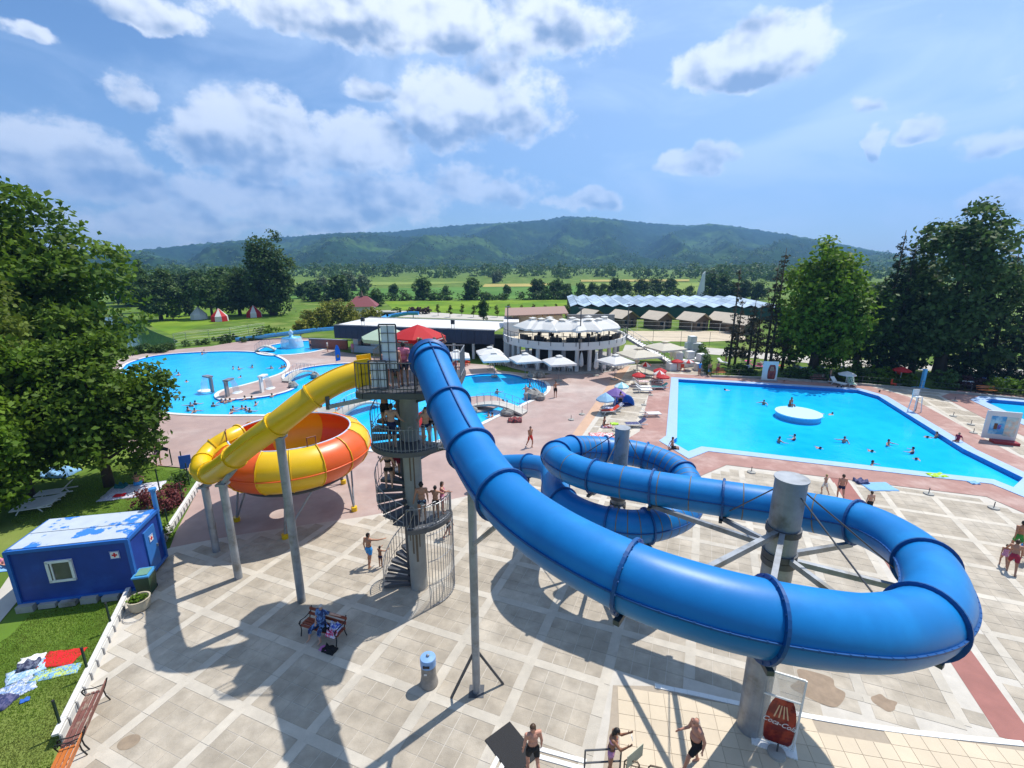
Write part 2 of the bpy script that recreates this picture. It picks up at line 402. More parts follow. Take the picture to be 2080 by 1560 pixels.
deck_px = [(345, 1113), (358, 1079), (408, 985), (395, 965), (372, 950), (320, 945), (260, 915), (225, 870), (215, 800), (222, 740), (262, 722), (330, 712), (430, 703), (470, 696), (540, 688), (600, 683), (650, 690),
           (690, 714), (740, 722), (1000, 742), (1010, 752), (1100, 762), (1265, 742), (1195, 838), (1118, 943), (1060, 975), (960, 1005), (850, 1029), (735, 1050), (620, 1066), (505, 1083), (420, 1098)]
DECK = ccw([Vector(p) for p in GP(deck_px)])
sheet('pool_deck', DECK, 0.0, M_DECK, holes=[LAGOON, FOUNTPOOL])
pave_px = [(345, 1113), (420, 1098), (505, 1083), (620, 1066), (735, 1050), (850, 1029), (960, 1005), (1060, 975), (1118, 943), (1195, 838), (1265, 742), (1350, 738), (1430, 748), (1445, 767), (1560, 770), (1750, 783), (1860, 792), (2080, 812)]
PAVE = [Vector(p) for p in GP(pave_px)]+[Vector((75, 52, 0)), Vector((75, 2, 0)), Vector((-8.6, 2, 0))]+[Vector(p) for p in GP([(161, 1420), (269, 1204), (315, 1127)])]
PAVE = ccw(PAVE)
sheet('paving_bed', PAVE, 0.002, M_BASE, holes=[BIGPOOL, FARPOOL])

def strip(name, a, b, z, material, parent=None, kind='structure'):
    """flat ring between two closed outlines of equal length"""
    n = len(a); vs = [(p[0], p[1], z) for p in a]+[(p[0], p[1], z) for p in b]
    me = bpy.data.meshes.new(name); me.from_pydata(vs, [], [(i, (i+1) % n, n+(i+1) % n, n+i) for i in range(n)]); me.materials.append(material); me.update()
    return link(name, me, parent, kind)
def pool(name, outline, cope_w, cope_mat, wz, band=None, band_mat=None):
    basin = MB()
    n = len(outline)
    o2 = offset(outline, cope_w); o1 = offset(outline, 0.02)
    vs = []; fs = []
    for (pl, zz) in ((outline, -1.4), (outline, 0.06), (o2, 0.06), (o2, -0.02)):
        vs += [(p[0], p[1], zz) for p in pl]
    m = MB(); m.add(vs, [(i+k*n, (i+1) % n+k*n, n+(i+1) % n+k*n, n+i+k*n) for k in (1, 2) for i in range(n)])
    cp = m.build(name+'_coping', cope_mat, kind='structure')
    w = MB(); w.add(vs[:2*n], [(i, (i+1) % n, n+(i+1) % n, n+i) for i in range(n)]).build('pool_wall', M_POOLWALL, cp)
    sheet('pool_floor', outline, -1.4, M_POOLWALL, parent=cp, kind=None)
    sheet(name+'_water', offset(outline, -0.004), wz, M_WATER)
    if band:
        strip(name+'_surround', offset(outline, cope_w+.003), offset(outline, band), 0.024, band_mat)
pool('lagoon_pool', LAGOON, 0.42, M_COPEW, -0.10)
pool('fountain_pool', FOUNTPOOL, 0.55, M_COPEW, -0.08)
pool('swimming_pool', BIGPOOL, 0.85, M_COPE, -0.30, 3.0, M_BRICK)
pool('diving_pool', FARPOOL, 1.1, M_COPE, -0.30, 3.2, M_BRICK)
sheet('pond_water', offset(POND, .02), -0.09, M_POND)

# ---- grid paving: slabs framed by pale bands
GO, GU, GV = Vector((-7.768, 14.352, 0)), Vector((2.4915, -0.9637, 0)), Vector((0.9673, 2.3647, 0))
BAN = ccw([Vector(p) for p in offset(BIGPOOL, 3.0)]); FAN = ccw([Vector(p) for p in offset(FARPOOL, 3.2)])
tile_px = [(1245, 1392), (1330, 1394), (1420, 1412), (1500, 1430), (1620, 1452), (1750, 1474), (1900, 1494), (2080, 1512)]
TILES = [Vector(p) for p in GP(tile_px)]+[Vector((40, 11.0, 0)), Vector((40, 2.2, 0)), Vector((3.0, 2.2, 0))]+[Vector(p) for p in GP([(1225, 1560), (1238, 1470)])]
TILES = ccw(TILES)
def strip_poly(a, b, w):
    a, b = Vector(a), Vector(b); d = (b-a).normalized(); s = Vector((-d.y, d.x, 0))*w/2; return ccw([a-s, b-s, b+s, a+s])
red_a, red_b = G(1700, 968), G(2072, 1508)
REDS = strip_poly(red_a, red_b, .98)
PEACH = ccw([Vector(p) for p in GP([(1118, 943), (1195, 838), (1262, 744), (1280, 744), (1215, 838), (1142, 943)])])
def pave_ok(p):
    if not inside(p, PAVE): return False
    return not (inside(p, BAN) or inside(p, FAN) or inside(p, TILES) or inside(p, REDS) or inside(p, PEACH))
sheet('red_stripe', REDS, 0.009, M_RED)
sheet('peach_strip', PEACH, 0.009, M_PEACH)
pv = bpy.data.objects.get('paving_bed')
HB = 0.17/2.6
def para(u0, u1, v0, v1, z0, z1, mb, o=None):
    c = [(u0, v0), (u1, v0), (u1, v1), (u0, v1)]
    pts = [GU*u+GV*v+(o or Vector()) for u, v in c]
    vs = [(p.x, p.y, z0) for p in pts]+[(p.x, p.y, z1) for p in pts]
    mb.add(vs, [(4, 5, 6, 7), (0, 1, 5, 4), (1, 2, 6, 5), (2, 3, 7, 6), (3, 0, 4, 7)])
rng = random.Random(3)
sl_w = (1-2*HB)/4
slabs = []; bands = []
for i in range(-10, 34):
    for j in range(-9, 22):
        c = GO+GU*i+GV*j
        mid = c+(GU+GV)*.5
        if mid.y < 3 or mid.x > 70 or mid.x < -21: continue
        q = [c+GU*a+GV*b for a in (.1, .9) for b in (.1, .9)]
        if any(pave_ok(p) for p in q):
            for a in range(4):
                for b in range(4):
                    o = c+GU*(HB+sl_w*(a+.5))+GV*(HB+sl_w*(b+.5))
                    if all(pave_ok(o+GU*s*sl_w*.5+GV*t*sl_w*.5) for s in (-1, 1) for t in (-1, 1)): slabs.append((o.length, o))
        for (du, dv) in ((1, 0), (0, 1)):
            for h in (0, 1):
                o = c+GU*(du*(.25+.5*h))+GV*(dv*(.25+.5*h))
                if pave_ok(o) and pave_ok(o+GU*du*.22+GV*dv*.22) and pave_ok(o-GU*du*.22-GV*dv*.22): bands.append((o.length, o, du))
slabs.sort(key=lambda t: t[0]); bands.sort(key=lambda t: t[0])
g = .012
sm = []
for k in range(4):
    m = MB(); e = sl_w/2-.0022*(1+k % 2); para(-e, e, -e, e, 0.003, 0.0085+.0009*k, m)
    me = bpy.data.meshes.new('slab'); me.from_pydata(m.v, [], m.f); me.materials.append(M_SLAB); sm.append(me)
for n, (_, o) in enumerate(slabs[:300]):
    ob = link('slab', sm[rng.randrange(4)], pv); ob.location = (o.x, o.y, 0)
m = MB()
for (_, o) in slabs[300:]:
    e = sl_w/2-.003; para(-e, e, -e, e, 0.003, 0.0085+rng.random()*.003, m, o)
m.build('slab_field', M_SLAB, pv, kind='stuff')
bm_ = {}
for du in (0, 1):
    m = MB(); l_ = .25-.003
    if du: para(-l_+.0, l_, -HB, HB, .003, .013, m)
    else: para(-HB, HB, -l_, l_, .003, .0128, m)
    me = bpy.data.meshes.new('band_stone'); me.from_pydata(m.v, [], m.f); me.materials.append(M_BAND); bm_[du] = me
for (_, o, du) in bands[:300]:
    ob = link('band_stone', bm_[du], pv); ob.location = (o.x, o.y, rng.random()*.001)
m = MB()
for (_, o, du) in bands[300:]:
    l_ = .247
    if du: para(-l_, l_, -HB, HB, .003, .013, m, o)
    else: para(-HB, HB, -l_, l_, .003, .0128, m, o)
m.build('band_field', M_BAND, pv, kind='stuff')

# ---- cream tiled foot-bath terrace by the camera, with its white drain
tb = sheet('tiled_terrace', TILES, 0.006, mat('tile_grout', (0.36, .30, .23), .9, .1))
td = (G(2080, 1512)-G(1330, 1394)); td.z = 0; td.normalize(); tn = Vector((-td.y, td.x, 0))
tiles = []
org = G(1330, 1394)
me_t = bpy.data.meshes.new('tile'); m = MB(); m.box((0, 0, 0), (.488, .488, .012), rz=math.atan2(td.y, td.x)); me_t.from_pydata(m.v, [], m.f); me_t.materials.append(M_TILE)
for a in range(-12, 70):
    for b in range(-24, 6):
        p = org+td*(a*.5)+tn*(b*.5)
        if all(inside(p+td*s*.26+tn*t*.26, TILES) for s in (-1, 1) for t in (-1, 1)): tiles.append((p.length, p))
tiles = [t for t in tiles if t[1].y > 7.0 and t[1].x < 24]
tiles.sort(key=lambda t: t[0])
for (_, p) in tiles[:300]: link('tile', me_t, tb).location = (p.x, p.y, .012)
m = MB()
for (_, p) in tiles[300:]: m.box((p.x, p.y, .012), (.488, .488, .012), rz=math.atan2(td.y, td.x))
if m.v: m.build('tile_field', M_TILE, tb, kind='stuff')
dr = thing('drain_channel', 'white slotted drain channel along the edge of the cream tiles', 'drain', G(1330, 1394))
path = spline([p for p in GP(tile_px[1:])], 4, closed=False)
for a, b in zip(path[:-1], path[1:]):
    d = (b-a); n_ = max(1, round(d.length/.9))
    for k in range(n_):
        q0, q1 = a+d*(k/n_), a+d*((k+.985)/n_); m = MB(); m.beam(q0+Vector((0, 0, .02)), q1+Vector((0, 0, .02)), .17, .035).build('drain_grate', M_WHITE, dr, world=True)
for k, (a, b, lb) in enumerate([((1005, 1570), (1030, 1520), 'white drain grate beside the black rubber mat'), ((1095, 1530), (1190, 1556), 'white drain grate behind the man in black shorts')]):
    a, b = G(*a), G(*b); t = thing('drain_grate', lb, 'drain', a)
    d = b-a; s = Vector((-d.y, d.x, 0)).normalized()
    for k2 in (-.11, .11): MB().beam(a+s*k2+Vector((0, 0, .022)), b+s*k2+Vector((0, 0, .022)), .13, .03).build('grate_bar', M_WHITE, t, world=True)

# ---- paths, sand court, fields
sheet('left_path', GP([(-60, 1330), (0, 1262), (60, 1190), (75, 1130), (45, 1130), (0, 1195), (-60, 1240)]), -0.03, M_PATH)
sheet('sand_patch', GP([(95, 1090), (165, 1062), (250, 1052), (300, 1068), (290, 1075), (180, 1075), (110, 1100)]), -0.03, M_SANDY)
sheet('service_road', GP([(700, 640), (1010, 650), (1180, 655), (1200, 650), (1010, 642), (800, 630), (700, 632)]), -0.03, M_PATH)
sheet('campsite_road', GP([(1270, 700), (1430, 705), (1700, 728), (2100, 752), (2100, 764), (1700, 742), (1430, 718), (1265, 712)]), -0.03, M_PATH)
sheet('sand_court', GP([(1272, 672), (1500, 672), (1520, 690), (1430, 694), (1280, 692)]), -0.025, M_SANDY)
M_CROP = mat('crop_field', (0.075, 0.165, 0.035), 0.95, 0.25, 0.05, bump=.6, bscale=2, col2=(0.10, 0.20, 0.045), mask=(.02, .4, .6), spec=.05)
M_MEAD = mat('meadow', (0.155, 0.24, 0.025), 0.95, 0.30, 0.12, bump=.8, bscale=3, col2=(0.10, 0.19, 0.02), mask=(.05, .45, .6), spec=.05)
M_WHEAT = mat('ripe_field', (0.36, 0.30, 0.10), 0.95, 0.2, 0.05, spec=.05)
M_FIELD2 = mat('young_field', (0.19, 0.25, 0.06), 0.95, 0.2, 0.05, spec=.05)
def field(name, px, z, m): return sheet(name, GP(px), z, m)
field('crop_field', [(560, 588), (1200, 580), (1200, 606), (560, 608)], -0.02, M_CROP)
field('meadow', [(780, 612), (1190, 608), (1200, 640), (1010, 641), (800, 629)], -0.02, M_MEAD)
field('ripe_field', [(985, 577), (1120, 576), (1100, 582), (980, 583)], 0.1, M_WHEAT)
field('young_field', [(1180, 576), (1460, 574), (1460, 602), (1200, 601)], 0.1, M_FIELD2)
field('pale_field', [(560, 575), (980, 572), (900, 577), (560, 583)], 0.1, M_FIELD2)
field('stubble_field', [(1180, 569), (1400, 568), (1400, 572), (1180, 573)], 0.3, M_WHEAT)
field('lake_bank', [(300, 660), (345, 678), (440, 655), (600, 640), (420, 630), (330, 640)], -0.045, M_MEAD)

# ---- hills
M_HILL = mat('wooded_hill', (0.016, 0.042, 0.014), 0.95, 0.55, 0.03, bump=1.0, bscale=0.06, col2=(0.055, 0.105, 0.022), mask=(.0045, .50, .64), spec=.02)
ridge = [(-700, 560), (-200, 535), (150, 520), (270, 512), (400, 498), (520, 486), (600, 481), (700, 474), (800, 472), (870, 463), (960, 456), (1050, 451), (1110, 447), (1150, 440), (1200, 442), (1260, 447),
         (1330, 455), (1400, 459), (1440, 455), (1500, 462), (1600, 478), (1700, 496), (1780, 511), (1850, 522), (1920, 526), (2080, 526), (2300, 530), (2900, 545)]
raz = []; rtan = []
for px, py in ridge:
    r = ray(px, py); raz.append(math.atan2(r.x, r.y)); rtan.append(r.z/math.hypot(r.x, r.y))
na, nr = 760, 130; az0, az1 = R(-62), R(62); r0, r1 = 640.0, 3400.0
A = np.linspace(az0, az1, na); Rr = np.linspace(0, 1, nr)**1.15*(r1-r0)+r0
rz_ = np.interp(A, raz, rtan); PEAK = 2650.0
verts = np.zeros((na, nr, 3))
def fbm(x, y, o=4, s=1.0):
    t = 0; a = 1.0
    for k in range(o): t += a*mnoise.noise(Vector((x*s, y*s, k*7.3))); a *= .5; s *= 2.03
    return t
for i, a in enumerate(A):
    hpk = EYE+rz_[i]*PEAK
    sx, sy = math.sin(a), math.cos(a)
    for j, r in enumerate(Rr):
        t = (r-900.0)/(PEAK-900.0)
        x, y = r*sx, r*sy
        rise = max(0.0, min(t, 1.0)); rise = rise**1.45
        spur = 1.6*(.38-abs(mnoise.noise(Vector((a*7.5+.4*mnoise.noise(Vector((a*3, r/700, 2))), r/1500, 1.7)))))+.5*fbm(x+500, y*.55, 4, 1/520.0)
        k = 4*rise*(1-rise)**1.6*1.25 if t < 1 else 0
        h = hpk*rise + k*spur*95
        if t < 1: h = min(h, hpk*(.12+.88*rise**.56))
        if t > 1: h = hpk*(1-(t-1)*1.2)
        if t > -.05:
            h += (abs(mnoise.noise(Vector((x/26, y/26, 3.1))))*13+mnoise.noise(Vector((x/11, y/11, 9.)))*5.0)*min(1, max(0, (t+.02)*8))
        verts[i, j] = (x, y, h-1.0+min(0, t)*6)
me = bpy.data.meshes.new('hills')
idx = np.arange(na*nr).reshape(na, nr)
q = np.stack([idx[:-1, :-1], idx[1:, :-1], idx[1:, 1:], idx[:-1, 1:]], -1).reshape(-1, 4)[:, ::-1]
me.vertices.add(na*nr); me.vertices.foreach_set('co', verts.reshape(-1)); me.loops.add(q.size); me.loops.foreach_set('vertex_index', q.reshape(-1).astype(np.int32))
me.polygons.add(len(q)); me.polygons.foreach_set('loop_start', np.arange(len(q), dtype=np.int32)*4); me.polygons.foreach_set('loop_total', np.full(len(q), 4, np.int32))
me.update(calc_edges=True); me.materials.append(M_HILL); me.polygons.foreach_set('use_smooth', np.ones(len(q), bool))
link('hills', me, None, 'structure')
# small clearings on the slopes
HILLV = verts
def hill_z(x, y):
    a = math.atan2(x, y); r = math.hypot(x, y)
    i = int((a-az0)/(az1-az0)*(na-1)); j = int((((r-r0)/(r1-r0)))**(1/1.15)*(nr-1)); i = min(max(i, 0), na-1); j = min(max(j, 0), nr-1)
    return HILLV[i, j, 2]
# ================================================================ trees and shrubs
def leafm(n, c, c2, tr=.32): return mat(n, c, 0.6, 0.25, 1.2, isl=.30, objv=.10, transl=tr, col2=c2, mask=(.35, .4, .65), spec=.25)
L_MAPLE = leafm('maple_leaf', (0.065, 0.125, 0.010), (0.115, 0.19, 0.012), .4)
L_YEL = leafm('plane_leaf', (0.11, 0.165, 0.015), (0.17, 0.215, 0.03), .4)
L_LIME = leafm('lime_leaf', (0.09, 0.175, 0.010), (0.135, 0.22, 0.014), .42)
L_DARK = leafm('dark_leaf', (0.035, 0.078, 0.014), (0.052, 0.105, 0.018), .3)
L_POP = leafm('poplar_leaf', (0.055, 0.105, 0.022), (0.09, 0.15, 0.04), .38)
L_SPR = leafm('spruce_needle', (0.018, 0.040, 0.016), (0.028, 0.055, 0.022), .12)
L_BROWN = leafm('dying_needle', (0.070, 0.055, 0.030), (0.05, 0.06, 0.025), .15)
L_FAR = leafm('far_leaf', (0.050, 0.105, 0.022), (0.085, 0.15, 0.030), .3)
L_WILLOW = leafm('willow_leaf', (0.12, 0.17, 0.085), (0.16, 0.20, 0.11), .2)
L_GOLD = leafm('golden_thuja', (0.19, 0.20, 0.018), (0.26, 0.24, 0.03), .2)
L_HEDGE = leafm('hedge_leaf', (0.042, 0.09, 0.015), (0.07, 0.13, 0.02), .28)
L_REDB = leafm('barberry_leaf', (0.13, 0.03, 0.03), (0.17, 0.05, 0.05), .2)
L_PURP = leafm('purple_leaf', (0.06, 0.025, 0.03), (0.08, 0.035, 0.04), .2)
M_BARK = mat('bark', (0.075, 0.055, 0.04), 0.9, 0.3, 8, bump=.6, bscale=14)
M_BARKP = mat('pale_bark', (0.17, 0.14, 0.11), 0.9, 0.3, 8, bump=.6, bscale=14)

def leaves(name, lobes, n, size, material, seed=1, clump=.9, hole=.42, aspect=.62, droop=0.0, shell=.6):
    """one crown: many small leaf faces spread through the lobes, thinned by noise so that gaps open"""
    g = np.random.default_rng(seed)
    w = np.array([(l[3]*l[4]+l[4]*l[5]+l[3]*l[5]) for l in lobes]); w = w/w.sum()
    L = np.array(lobes, float)
    pts = []; nrm = []
    ncl = max(8, n//9)
    k = g.choice(len(lobes), ncl, p=w)
    d = g.normal(size=(ncl, 3)); d /= np.linalg.norm(d, axis=1)[:, None]
    rad = shell+(1-shell)*g.random(ncl)**.6
    c = L[k, :3]+d*L[k, 3:6]*rad[:, None]
    keep = np.array([mnoise.noise(Vector(tuple(p/(clump*2.6)))+Vector((seed*3.7, 0, 0))) > hole-.62 for p in c])
    c = c[keep]; d = d[keep]
    m = len(c); rep = max(1, n//m)
    P = np.repeat(c, rep, 0)+g.normal(size=(m*rep, 3))*clump*np.array([.42, .42, .30])
    D = np.repeat(d, rep, 0)
    q = len(P)
    nv = D*.6+g.normal(size=(q, 3))*.75+np.array([0, 0, .55]); nv /= np.linalg.norm(nv, axis=1)[:, None]
    a = g.normal(size=(q, 3)); a[:, 2] -= droop; a -= nv*(a*nv).sum(1)[:, None]; a /= np.linalg.norm(a, axis=1)[:, None]
    b = np.cross(nv, a); s = size*(.6+.8*g.random(q))[:, None]
    V = np.stack([P-a*s*.5, P+b*s*aspect*.5+nv*s*.06, P+a*s*.5, P-b*s*aspect*.5+nv*s*.06], 1).reshape(-1, 3)
    me = bpy.data.meshes.new(name); me.vertices.add(4*q); me.vertices.foreach_set('co', V.reshape(-1))
    me.loops.add(4*q); me.loops.foreach_set('vertex_index', np.arange(4*q, dtype=np.int32))
    me.polygons.add(q); me.polygons.foreach_set('loop_start', np.arange(q, dtype=np.int32)*4); me.polygons.foreach_set('loop_total', np.full(q, 4, np.int32))
    me.update(calc_edges=True); me.materials.append(material)
    return me
def blob(rx, ry, z0, z1, n, seed, top=.75, spread=.55, core=True):
    """crown lobes filling a rounded outline between heights z0 and z1"""
    g = random.Random(seed); h = z1-z0; out = []
    if core: out.append((0, 0, z0+h*.5, rx*.62, ry*.62, h*.43))
    for k in range(n):
        t = (k+.5)/n; z = z0+h*(.12+.80*t); prof = math.sin(PI*min(max((z-z0)/h*.86+.10, 0), 1))**.7
        a = k*2.4+g.random()*.8; r = spread*(.75+.4*g.random())*prof
        s = (.34+.16*g.random())
        out.append((rx*r*math.cos(a), ry*r*math.sin(a), z, rx*s*prof+.3, ry*s*prof+.3, h*.16*(.8+.5*g.random())+.2))
    return out
def trunk_mb(h, r, lobes, limbs=6, lean=0.0):
    m = MB(); m.tube([(0, 0, -.1), (lean*.2, 0, h*.3), (lean*.6, 0, h*.65), (lean, 0, h)], [r*1.25, r, r*.75, r*.3], 9)
    for l in lobes[1:limbs+1]:
        z = min(l[2]*.62, h*.8); m.tube([(lean*z/h, 0, z), (l[0]*.5, l[1]*.5, (z+l[2])/2), (l[0]*.9, l[1]*.9, l[2])], [r*.5, r*.3, r*.1], 6)
    return m
def tree(name, label, loc, lobes, n, size, material, tr, th, seed, group=None, bark=None, limbs=6, rz=0.0, **k):
    t = thing(name, label, 'tree', loc, rz, group)
    trunk_mb(th, tr, lobes, limbs).build('trunk', bark or M_BARK, t, smooth=True)
    link('crown', leaves('crown', lobes, n, size, material, seed, **k), t)
    return t
def vplace(px, py, z=0.0): p = G(px, py, z); return (p.x, p.y, z-.04)

# left bank: big broadleaf trees over the lawn
tree('maple_tree', 'tall dark green maple rising above all other trees on the left lawn', vplace(60, 880), blob(10.2, 8.0, 2.2, 19.6, 20, 3), 34000, .52, L_MAPLE, .5, 13, 11, clump=1.0, hole=.45)
tree('plane_tree', 'yellow-green tree with dense pale leaves at the lawn edge beside the tall maple', vplace(-25, 1010), blob(4.6, 4.4, 1.5, 14.8, 15, 8), 22000, .34, L_YEL, .35, 9, 12, clump=.75)
tree('maple_tree', 'bright green maple shading the man on the blanket', vplace(222, 985), blob(4.0, 3.8, 1.5, 9.6, 15, 5), 22000, .34, L_MAPLE, .25, 7, 13, clump=.75)
tree('maple_tree', 'low leafy maple hanging over the empty white loungers', vplace(60, 1010), blob(4.2, 3.8, 1.3, 9.6, 14, 6), 18000, .32, L_LIME, .25, 6, 14, clump=.7)
tree('maple_tree', 'small bright green maple beside the first aid cabin', vplace(-30, 1075), blob(2.7, 2.6, 1.2, 8.2, 10, 9), 11000, .30, L_LIME, .18, 5, 15, clump=.6)
# across the pond
tree('poplar_tree', 'huge round-topped poplar standing alone beyond the pond', vplace(556, 640), blob(6.8, 6.5, .8, 19.6, 22, 21), 14000, .75, L_POP, .8, 13, 21, clump=1.5, hole=.5)
tree('lombardy_poplar', 'slim dark columnar poplar beyond the pond', vplace(300, 634), blob(1.9, 1.9, .6, 14.5, 12, 22, spread=.35), 3500, .7, L_DARK, .4, 10, 22, clump=.9)
tree('ash_tree', 'broad grey-green tree on the pond bank', vplace(328, 650), blob(5.4, 5, 1.0, 11.6, 14, 23), 9000, .7, L_POP, .4, 8, 23, clump=1.2)
tree('ash_tree', 'spreading green tree in front of the striped tents', vplace(432, 646), blob(4.8, 4.6, 2.5, 10.2, 12, 24), 7000, .65, L_FAR, .3, 7, 24, clump=1.1)
tree('ash_tree', 'leafy tree just left of the huge poplar', vplace(488, 640), blob(5.2, 5, 1.0, 11.4, 12, 25), 7000, .7, L_POP, .4, 8, 25, clump=1.2)
tree('thuja_tree', 'small dark cone-shaped tree beside the winding path', vplace(385, 641), blob(1.6, 1.6, .2, 5.6, 8, 26), 1800, .5, L_DARK, .15, 4, 26, clump=.6)
tree('young_tree', 'young bright tree on the pond bank slope', vplace(352, 650), blob(1.8, 1.8, .8, 5.2, 7, 27), 1500, .5, L_LIME, .1, 4, 27, clump=.6)

# right bank: deciduous pair and spruces in front of the campsite
tree('lime_tree', 'bright green round-crowned lime tree behind the swimming pool', vplace(1650, 757), blob(6.1, 5.4, 1.6, 15.2, 18, 31), 16000, .55, L_LIME, .5, 10, 31, clump=1.1, hole=.46)
tree('lime_tree', 'dark leafy tree filling the gap right of the bright lime tree', vplace(1735, 756), blob(3.4, 3.2, 1.2, 11.0, 12, 35), 8000, .5, L_DARK, .3, 8, 35, clump=1.0)
tree('plane_tree', 'tallest dark green tree with a ragged top on the right bank', vplace(1905, 762), blob(6.9, 6.0, 1.5, 19.6, 22, 32), 18000, .6, L_POP, .6, 14, 32, clump=1.2, hole=.56)
tree('plane_tree', 'lower dark tree between the tallest tree and the frame of spruces', vplace(1850, 757), blob(3.6, 3.4, .9, 11.5, 12, 37), 8000, .55, L_DARK, .35, 8, 37, clump=1.0)
def spruce(label, px, py, h, r, seed, material=L_SPR, n=5200, thin=0.0, bare=0.10):
    loc = vplace(px, py); t = thing('spruce_tree', label, 'tree', loc, seed*.7)
    MB().tube([(0, 0, -.1), (0, 0, h*.5), (0, 0, h)], [r*.07+.10, r*.05+.06, .03], 8).build('trunk', M_BARK, t, smooth=True)
    g = random.Random(seed); lob = []
    k = 0; z = h*bare
    while z < h*.97:
        f = 1-(z-h*bare)/(h*(1-bare)); rr = r*(f**.85)*(.8+.4*g.random())+.12
        for q in range(5):
            a = k*1.1+q*2*PI/5+g.random()*.5
            if g.random() < thin: continue
            lob.append((rr*.55*math.cos(a), rr*.55*math.sin(a), z-rr*.16, rr*.50, rr*.50, .22+rr*.10))
        z += .42+.03*h*f; k += 1
    link('crown', leaves('crown', lob, n, .36, material, seed, clump=.30, hole=.3, aspect=.4, droop=.6, shell=.35), t)
    return t
spr = [(1782, 757, 17.6, 2.5, 'dark spruce with a sharp double tip beside the bright lime tree', L_SPR, 6500, 0, .06),
       (1807, 759, 16.0, 2.3, 'dark spruce pressed against the tallest tree', L_SPR, 6000, 0, .06),
       (2003, 766, 15.4, 2.7, 'full dark spruce right of the tallest tree', L_SPR, 6500, 0, .05),
       (2046, 770, 13.5, 2.6, 'bluish dark spruce above the clipped hedge', L_SPR, 6500, 0, .05),
       (2105, 772, 14.0, 2.6, 'dark spruce at the far end of the hedge row', L_SPR, 6000, 0, .05),
       (1955, 766, 14.6, 2.3, 'dark spruce half hidden by the tallest tree', L_SPR, 6000, 0, .06),
       (1562, 755, 15.6, 1.6, 'tall thin spruce with bare lower trunk next to the lime tree', L_BROWN, 1500, .35, .25),
       (1552, 752, 14.0, 1.5, 'ragged brownish spruce with thin twigs standing in the row by the lime tree', L_BROWN, 1500, .35, .2),
       (1518, 748, 9.2, 1.3, 'short dying spruce with drooping brown twigs', L_BROWN, 1300, .4, .2),
       (1480, 746, 13.2, 1.2, 'dying spruce, almost bare, beside the green windbreak', L_BROWN, 1000, .5, .15),
       (1492, 742, 9.0, 1.1, 'low dying spruce behind the almost bare one', L_BROWN, 900, .4, .2),
       (1531, 748, 8.6, .9, 'dead thin spruce pole with few twigs', L_BROWN, 500, .6, .3),
       (1588, 750, 9.0, 1.6, 'half-height spruce touching the lime tree crown', L_BROWN, 1800, .3, .15)]
for i, (px, py, h, r, lb, mm, n, th, br) in enumerate(spr): spruce(lb, px, py, h, r, 50+i, mm, n, th, br)

# hedgerow trees of the plain (meshes shared)
far_meshes = []
for k, (rx, z1, n) in enumerate(((3.6, 8.0, 2600), (4.6, 9.5, 3000), (3.0, 7.0, 2200), (6.0, 9.0, 3400))):
    lob = blob(rx, rx*.9, .2, z1, 12, 70+k); far_meshes.append((leaves('crown', lob, n, .8, L_DARK if k % 2 else L_FAR, 70+k, clump=1.0, hole=.35), trunk_mb(z1*.6, .25, lob, 3)))
far_tr = []
for me, tm in far_meshes:
    mesh = bpy.data.meshes.new('trunk'); mesh.from_pydata(tm.v, [], tm.f); mesh.materials.append(M_BARK); far_tr.append(mesh)
def far_tree(px, py, k, s, label, group='hedgerow trees on the plain', rz=0.0):
    t = thing('field_tree', label, 'tree', vplace(px, py), rz, group); t.scale = (s, s, s*random.uniform(.92, 1.08))
    link('crown', far_meshes[k][0], t); link('trunk', far_tr[k], t)
ft = [(690, 612, 0, 1.15), (860, 608, 0, 1.05), (960, 608, 0, .95), (1092, 606, 1, .82), (1128, 606, 2, 1.0), (1150, 606, 0, .7), (1205, 604, 2, .85), (1250, 604, 1, .80), (1270, 602, 1, .72), (1300, 598, 3, .75), (1330, 597, 3, .8), (1360, 597, 0, .9),
      (1445, 604, 2, 1.3), (1462, 603, 2, 1.25), (640, 612, 2, .9), (765, 622, 2, .8), (270, 620, 3, 1.05), (255, 614, 1, 1.2), (370, 615, 3, 1.1), (405, 616, 1, 1.15), (455, 617, 0, 1.35), (470, 620, 3, .9), (520, 618, 1, 1.0), (612, 606, 2, .8), (585, 600, 1, .9), (630, 600, 0, .8), (668, 602, 2, .7), (740, 606, 2, .6), (800, 600, 2, .7), (905, 600, 2, .55), (1030, 600, 2, .6), (1180, 600, 2, .75), (1225, 600, 0, .6), (1400, 600, 2, .6), (1480, 606, 1, .7), (1510, 606, 0, .9), (1540, 608, 3, .7), (1840, 640, 1, 1.0), (1780, 640, 0, 1.1), (280, 622, 0, 1.2), (420, 606, 1, 1.0), (500, 608, 3, 1.0)]
for i, (px, py, k, s) in enumerate(ft):
    far_tree(px, py, k, s, 'rounded dark field tree in the hedgerow crossing the plain' if px > 600 else 'leafy tree in the belt behind the pond', 'hedgerow trees on the plain' if px > 600 else 'trees behind the pond', i*1.3)
# pale willows
wl = blob(4.2, 4.0, .3, 7.4, 10, 90); wm = leaves('crown', wl, 2200, .8, L_WILLOW, 90, clump=1.0); wt = trunk_mb(4.5, .2, wl, 3); wtm = bpy.data.meshes.new('trunk'); wtm.from_pydata(wt.v, [], wt.f); wtm.materials.append(M_BARKP)
for i, (px, py, s) in enumerate([(710, 590, 1.2), (740, 590, 1.0), (655, 592, .9), (1010, 575, 1.1), (390, 606, 1.25), (345, 606, 1.0), (430, 604, 1.05), (1440, 582, 1.3)]):
    t = thing('willow_tree', 'silvery pale willow in the tree line before the hills', 'tree', vplace(px, py), i*1.1, 'silvery willows on the plain'); t.scale = (s,)*3; link('crown', wm, t); link('trunk', wtm, t)
